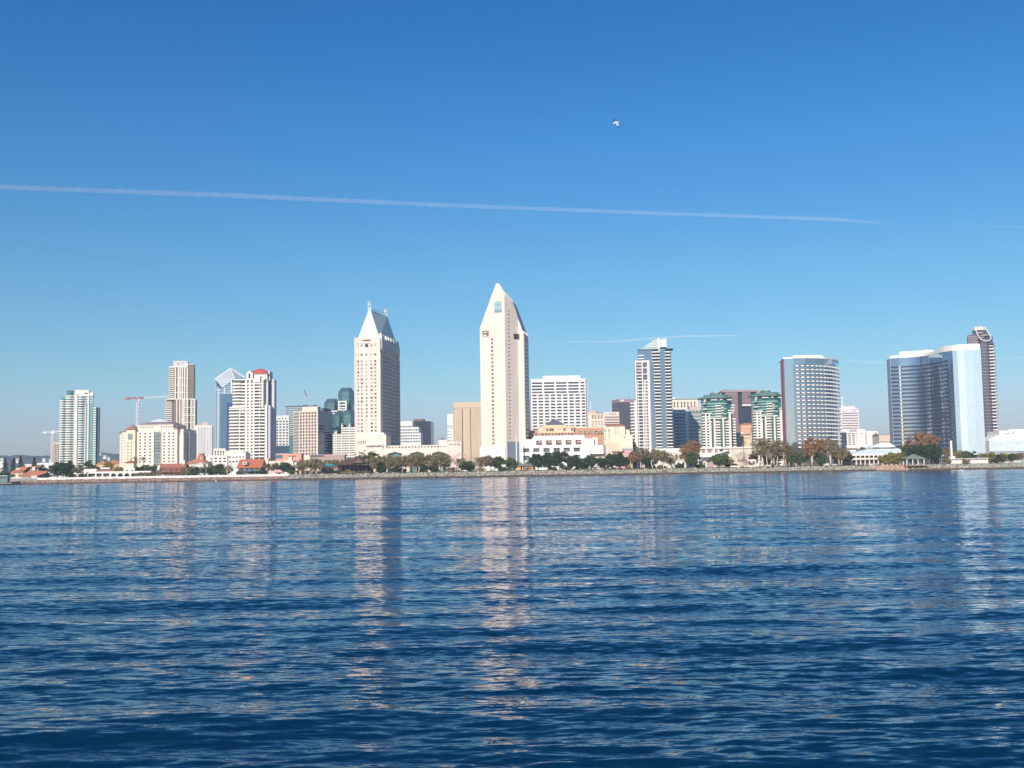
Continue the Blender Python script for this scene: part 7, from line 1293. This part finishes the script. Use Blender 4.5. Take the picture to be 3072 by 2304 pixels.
Z1('5', 'bare', 80, 1418, 56, 922, 'spreading, left of the tallest tower'); Z1('5', 'dark', 190, 1508, 44, 926, 'low, left of the tallest tower', shape='low'); Z1('5', 'bare', 238, 1438, 32, 922, 'second left of the tallest tower'); Z1('5', 'brown', 325, 1450, 42, 923, 'at the left foot of the tallest tower'); Z1('5', 'green', 430, 1462, 40, 935, 'at the foot of the tallest tower, left of two'); Z1('5', 'green', 525, 1470, 34, 936, 'at the foot of the tallest tower, right of two')
Z1('5', 'dark', 755, 1438, 48, 925, 'right of the orange park pavilion, first of the round group'); Z1('5', 'dark', 835, 1428, 44, 928, 'second of the round group by the white podium'); Z1('5', 'dark', 935, 1412, 58, 926, 'largest of the round group by the white podium'); Z1('5', 'dark', 1050, 1452, 40, 927, 'fourth of the round group by the white podium')
Z1('6', 'bare', 60, 1395, 20, 919, 'slim, before the orange park pavilion, left'); Z1('6', 'bare', 108, 1400, 16, 919, 'slim, before the orange park pavilion, right')
Z1('6', 'dark', 735, 1325, 28, 932, 'below the podium middle, lighter'); Z1('6', 'dark', 870, 1325, 30, 930, 'before the curved white bay, left'); Z1('6', 'green', 955, 1335, 26, 932, 'before the curved white bay, right'); Z1('6', 'dark', 800, 1400, 26, 924, 'low, between the round groups', shape='low'); Z1('6', 'dark', 1080, 1345, 36, 926, 'first of the right round group'); Z1('6', 'dark', 1180, 1308, 46, 927, 'second of the right round group'); Z1('6', 'dark', 1295, 1303, 46, 926, 'third and widest of the right round group'); Z1('6', 'dark', 1370, 1345, 28, 926, 'last of the right round group')
# right of centre
Z1('a', 'rust', 150, 1390, 22, 924, 'small, at the left end of the brown grove'); Z1('a', 'brown', 235, 1338, 46, 926, 'under the white framed tower, left'); Z1('a', 'dark', 320, 1430, 40, 928, 'low, inside the brown grove', shape='low'); Z1('a', 'olive', 420, 1362, 42, 923, 'under the white framed tower, middle'); Z1('a', 'brown', 525, 1382, 40, 925, 'under the white framed tower, right'); Z1('a', 'bare', 640, 1378, 30, 935, 'sparse, over the low white building')
Z1('a', 'rust', 768, 1298, 28, 932, 'left of the tall rust pair'); Z1('a', 'rust', 868, 1234, 30, 934, 'tallest of the rust pair'); Z1('a', 'green', 855, 1395, 46, 922, 'bushy, under the tall rust pair'); Z1('a', 'green', 1170, 1428, 46, 922, 'low, under the slanted white beam'); Z1('a', 'green', 1240, 1420, 22, 924, 'right of the slanted white beam')
Z1('b', 'palm', 885, 1040, 22, 940, 'small, between the twin towers'); Z1('b', 'bare', 835, 1255, 28, 921, 'white trunked, first between the twin towers'); Z1('b', 'bare', 915, 1258, 30, 921, 'white trunked, second between the twin towers'); Z1('b', 'brown', 1170, 1020, 36, 922, 'tall, under the right twin tower, left'); Z1('b', 'brown', 1260, 990, 30, 923, 'tallest under the right twin tower'); Z1('b', 'bare', 1340, 1100, 28, 921, 'pale, under the right twin tower, middle'); Z1('b', 'brown', 1430, 1075, 28, 923, 'under the right twin tower, thin'); Z1('b', 'brown', 1550, 1008, 38, 922, 'big, left of the oval tower'); Z1('b', 'brown', 1680, 1130, 32, 924, 'smaller, left foot of the oval tower')
Z1('c', 'green', 270, 1360, 34, 926, 'bushy, at the left foot of the oval tower', shape='low'); Z1('c', 'green', 405, 1362, 46, 924, 'bushy, below the oval tower', shape='low'); Z1('c', 'rust', 570, 1182, 38, 922, 'bright, before the oval tower'); Z1('c', 'green', 700, 1368, 34, 926, 'low, between the rust and brown trees', shape='low'); Z1('c', 'rust', 720, 1178, 34, 930, 'duller, before the oval tower centre'); Z1('c', 'brown', 845, 1182, 40, 924, 'tall, at the right side of the oval tower'); Z1('c', 'olive', 965, 1300, 32, 923, 'at the right foot of the oval tower'); Z1('c', 'green', 1255, 1288, 34, 1010, 'behind the hip roofed pavilion')
# right
Z1('d', 'rust', 500, 1185, 66, 925, 'huge, before the curved hotel, left crown'); Z1('d', 'rust', 610, 1205, 56, 928, 'large, before the curved hotel, right crown'); Z1('d', 'dark', 480, 1330, 66, 920, 'large, under the huge rust crown, left'); Z1('d', 'dark', 630, 1320, 62, 921, 'large, under the huge rust crown, right'); Z1('d', 'green', 355, 1322, 34, 932, 'left of the huge rust crown'); Z1('d', 'gold', 130, 1455, 36, 918, 'left of the gazebo, first', shape='low'); Z1('d', 'gold', 262, 1440, 42, 918, 'left of the gazebo, second', shape='low'); Z1('d', 'gold', 205, 1432, 32, 920, 'left of the gazebo, between the other two', shape='low')
Z1('d', 'brown', 815, 1372, 34, 960, 'behind the white pylon'); Z1('d', 'olive', 905, 1398, 32, 955, 'right of the pylon, first'); Z1('d', 'green', 985, 1400, 34, 955, 'right of the pylon, second'); Z1('d', 'dark', 1065, 1410, 26, 955, 'right of the pylon, third'); Z1('d', 'gold', 790, 1490, 22, 919, 'round, left of the long white building', shape='low'); Z1('d', 'rust', 1003, 1500, 15, 918, 'little, before the long white building', shape='low')
for i, (x, y, w, k) in enumerate(((1180, 1435, 26, 'olive'), (1262, 1425, 26, 'gold'), (1345, 1440, 22, 'dark'), (1400, 1440, 26, 'gold'), (1478, 1438, 20, 'dark'), (1530, 1450, 22, 'green'), (1585, 1425, 26, 'brown'))): Z1('d', k, x, y, w, 962, 'beyond the lawn, number %s from the left' % ('one', 'two', 'three', 'four', 'five', 'six', 'seven')[i])
SH = ['dark', 'green', 'olive', 'brown', 'dark', 'gold', 'dark', 'green']; rgs = np.random.default_rng(77)
SP = [(208, 'right under the big dark clump'), (250, 'left of the arcade pillars'), (478, 'left of the brown restaurant'), (541, 'before the restaurant posts'), (578, 'right corner of the brown restaurant'), (640, 'below the terraced white block'), (672, 'left of the bare tree'), (722, 'left end of the red barn roof'), (790, 'right end of the red barn roof'), (880, 'right of the pink canopy'), (925, 'between the olive trunks'), (952, 'right of the olive trunks'), (1012, 'left end of the brown pavilion'), (1042, 'before the brown pavilion'), (1090, 'right part of the brown pavilion'), (1148, 'among the umbrellas'), (1205, 'below the left teal arch'), (1262, 'below the middle teal arch'), (1300, 'right of the middle teal arch'), (1345, 'end of the teal arches'), (1402, 'left of the tallest tower'), (1440, 'at its left foot'), (1508, 'at the foot of the tallest tower'), (1592, 'right of the orange pavilion'), (1655, 'under the round dark trees'), (1700, 'under the widest dark tree'), (1752, 'left of the white vans'), (1880, 'right end of the dark round trees'), (1950, 'in the brown grove, left'), (1985, 'in the brown grove, right'), (2040, 'before the low white building'), (2100, 'left of the slanted beam'), (2195, 'right of the slanted beam'), (2320, 'between white trunks'), (2440, 'below the oval tower, left'), (2480, 'below the oval tower, right'), (2540, 'left end of the hip pavilion'), (2805, 'right of the huge dark tree'), (2985, 'at the left of the lawn')]
for i, (u, wh_) in enumerate(SP):
    k = SH[i % 8]; D = 927+(i % 3)*2; ht = rgs.uniform(7, 13); vt = 1416-(u-1536)*.0157-3300*(GZ-4)/D-ht
    tree(k, u, vt, 0, rgs.uniform(22, 34), D, '', name='shrub', lab={'dark': 'low dark shrub ', 'green': 'low mid green shrub ', 'olive': 'low olive shrub ', 'brown': 'low brownish shrub ', 'gold': 'low yellow green shrub '}[k]+wh_, shape='low')
# second row of park trees that closes the green line
SR = [(1060, 1372, 'behind the brown pavilion roof'), (1140, 1366, 'behind the umbrellas, left'), (1165, 1362, 'behind the umbrellas, right'), (1222, 1364, 'under the left teal arch edge'), (1252, 1358, 'under the middle teal arch, in back'), (1272, 1366, 'left of the right teal arch'), (1306, 1360, 'under the right teal arch, in back'), (1338, 1362, 'at the far end of the teal arches, in back'), (1385, 1368, 'between the pale spreading trees'), (1445, 1366, 'left of the tallest tower base'), (1478, 1372, 'before the tallest tower base'), (1548, 1384, 'beside the flagpoles'), (1592, 1380, 'left of the round dark group'), (1898, 1362, 'in the grove left part'), (1930, 1352, 'in the grove behind the rust tree'), (1955, 1356, 'in the grove centre'), (2010, 1360, 'in the grove right end'), (2064, 1348, 'below the tall rust pair, in back'), (2182, 1372, 'right of the white beam, in back'), (2258, 1352, 'between the white trunks, in back'), (2296, 1346, 'under the right twin tower, in back'), (2330, 1340, 'under the twin towers edge, in back'), (2372, 1346, 'at the oval tower left foot, in back'), (2412, 1350, 'below the oval tower windows, left in back'), (2450, 1338, 'below the oval tower windows, centre in back'), (2508, 1342, 'below the oval tower windows, right in back'), (2540, 1352, 'at the left eave of the hip pavilion'), (2735, 1344, 'at the right eave of the hip pavilion'), (640, 1398, 'before the terraced block, left in back'), (680, 1396, 'before the terraced block, right in back'), (868, 1392, 'behind the pink canopy, in back'), (960, 1384, 'right of the olive pair, in back'), (560, 1404, 'by the brown restaurant right wall'), (452, 1398, 'left of the brown restaurant gable')]
for i, (u, vt, wh_) in enumerate(SR): tree(['olive', 'green', 'olive', 'brown', 'olive', 'dark', 'gold'][i % 7], u, vt, 0, 26+(i*7 % 11), 938+(i % 4)*3, wh_)
# ================================================================ gull
def gull():
    D = 140.; X0, z0 = W(1850.5, 368, D); m = MB(); n = 10; prof = [(-.30, .01), (-.24, .045), (-.12, .085), (.02, .10), (.14, .075), (.20, .055), (.26, .05), (.31, .03), (.37, .008)]
    vs = []; 
    for x, r in prof: vs += [(x, r*math.cos(2*math.pi*i/n), r*math.sin(2*math.pi*i/n)) for i in range(n)]
    k = len(prof); m.add(vs, [(i*n+j, i*n+(j+1) % n, (i+1)*n+(j+1) % n, (i+1)*n+j) for i in range(k-1) for j in range(n)]+[tuple(range(n-1, -1, -1)), tuple(range((k-1)*n, k*n))])
    m.add([(-.24, 0, .03), (-.42, .12, .02), (-.46, 0, .02), (-.42, -.12, .02)], [(0, 1, 2, 3), (3, 2, 1, 0)]); m.add([(.36, .012, .0), (.43, 0, -.01), (.36, -.012, .0), (.36, 0, .015)], [(0, 1, 3), (1, 2, 3), (2, 1, 0)], 2)
    for sgn in (1, -1):
        st = [(.14, -.13, .06, .02), (.16, -.10, .26, .12), (.14, -.06, .45, .14), (.03, -.12, .60, .10), (-.16, -.20, .74, .03)]
        for i in range(4):
            a, b_ = st[i], st[i+1]; mi = 0 if i < 1 else 1 if i < 2 else 2
            v = [(a[0], sgn*a[2], a[3]+.012), (a[1], sgn*a[2], a[3]), (b_[1], sgn*b_[2], b_[3]), (b_[0], sgn*b_[2], b_[3]+.012)]; m.add(v, [(0, 1, 2, 3), (3, 2, 1, 0)], mi)
    o = m.obj('seagull', [M('gull_white', (.85, .85, .84), noise=.02), M('gull_grey', (.30, .32, .36), noise=.02), M('gull_black', (.015, .015, .02), noise=.02)]); tag(o, 'white seagull with dark wing tips banking high in the sky', 'seagull')
    fw = Vector((.93, .30, .22)).normalized(); sp = Vector((.40, -.35, -.85)); sp = (sp-fw*sp.dot(fw)).normalized(); up = fw.cross(sp)
    o.matrix_world = Matrix.Translation((X0, D, z0)) @ Matrix.Scale(1.08, 4) @ Matrix((( fw.x, sp.x, up.x, 0), (fw.y, sp.y, up.y, 0), (fw.z, sp.z, up.z, 0), (0, 0, 0, 1)))
gull()
# ================================================================ contrails
def contrail(lab, pts, D, dens):
    m = MB(); P = []; Rr = []; k = 0
    for i in range(len(pts)-1):
        for j in range(60):
            t = j/60; u = pts[i][0]*(1-t)+pts[i+1][0]*t; v = pts[i][1]*(1-t)+pts[i+1][1]*t; r = pts[i][2]*(1-t)+pts[i+1][2]*t; X0, z0 = W(u, v, D); P.append((X0, D, z0-abs(math.sin(k*.9))*.25*r*D/F)); Rr.append(r*D/F*random.uniform(.88, 1.12)); k += 1
    m.tube(P, Rr, 14); mat = bpy.data.materials.new('ice_trail'); mat.use_nodes = True; nt = mat.node_tree; nt.nodes.clear(); o_ = nt.nodes.new('ShaderNodeOutputMaterial'); s = nt.nodes.new('ShaderNodeVolumeScatter'); s.inputs['Density'].default_value = dens; s.inputs['Color'].default_value = (1, 1, 1, 1); s.inputs['Anisotropy'].default_value = -0.45; nt.links.new(s.outputs[0], o_.inputs['Volume']); mat.cycles.homogeneous_volume = True
    o = m.obj('contrail', mat, smooth=True); tag(o, lab, 'contrail', 'contrails in the sky'); return o
contrail('long bright contrail crossing the left and middle sky, descending to the right', [(-500, 538, 9), (0, 560, 8), (700, 585, 8), (1300, 613, 7), (2000, 640, 6), (2500, 657, 6), (2650, 669, 3), (2672, 674, .6)], 15000, .0026)
contrail('faint short contrail at the right edge in line with the long one', [(2860, 675, 3), (3100, 682, 3), (3600, 700, 3)], 16000, .0016)
contrail('thin contrail right of the tallest tower, bowed slightly upwards', [(1600, 1028, 1.2), (1850, 1024, 3), (1950, 1015, 3.5), (2060, 1008, 3), (2200, 1006, 2.6), (2225, 1008, .6)], 22000, .0055)
contrail('very faint low contrail left of the tallest tower', [(1180, 1191, 3), (1320, 1191, 4), (1460, 1195, 4)], 24000, .0012)
contrail('very faint contrail between the oval and the curved hotels', [(2540, 1082, 3), (2620, 1087, 3.5), (2720, 1090, 3.5)], 24000, .0018)
contrail('very faint contrail right of the rightmost dark tower', [(2960, 1077, 3), (3100, 1071, 3), (3500, 1058, 3)], 24000, .0018)
# ================================================================ haze
HZ = 0.00011
if HZ:
    m = MB(); m.box(-7500, 7500, -60, 7200, -2.6, 185); mat = bpy.data.materials.new('haze_air'); mat.use_nodes = True; nt = mat.node_tree; nt.nodes.clear(); o_ = nt.nodes.new('ShaderNodeOutputMaterial'); s = nt.nodes.new('ShaderNodeVolumePrincipled'); s.inputs['Density'].default_value = HZ; s.inputs['Color'].default_value = (.66, .80, 1., 1); s.inputs['Anisotropy'].default_value = .0
    nt.links.new(s.outputs[0], o_.inputs['Volume']); o = m.obj('haze', mat); o['kind'] = 'stuff'; o['label'] = 'thin bluish haze over the bay and city'
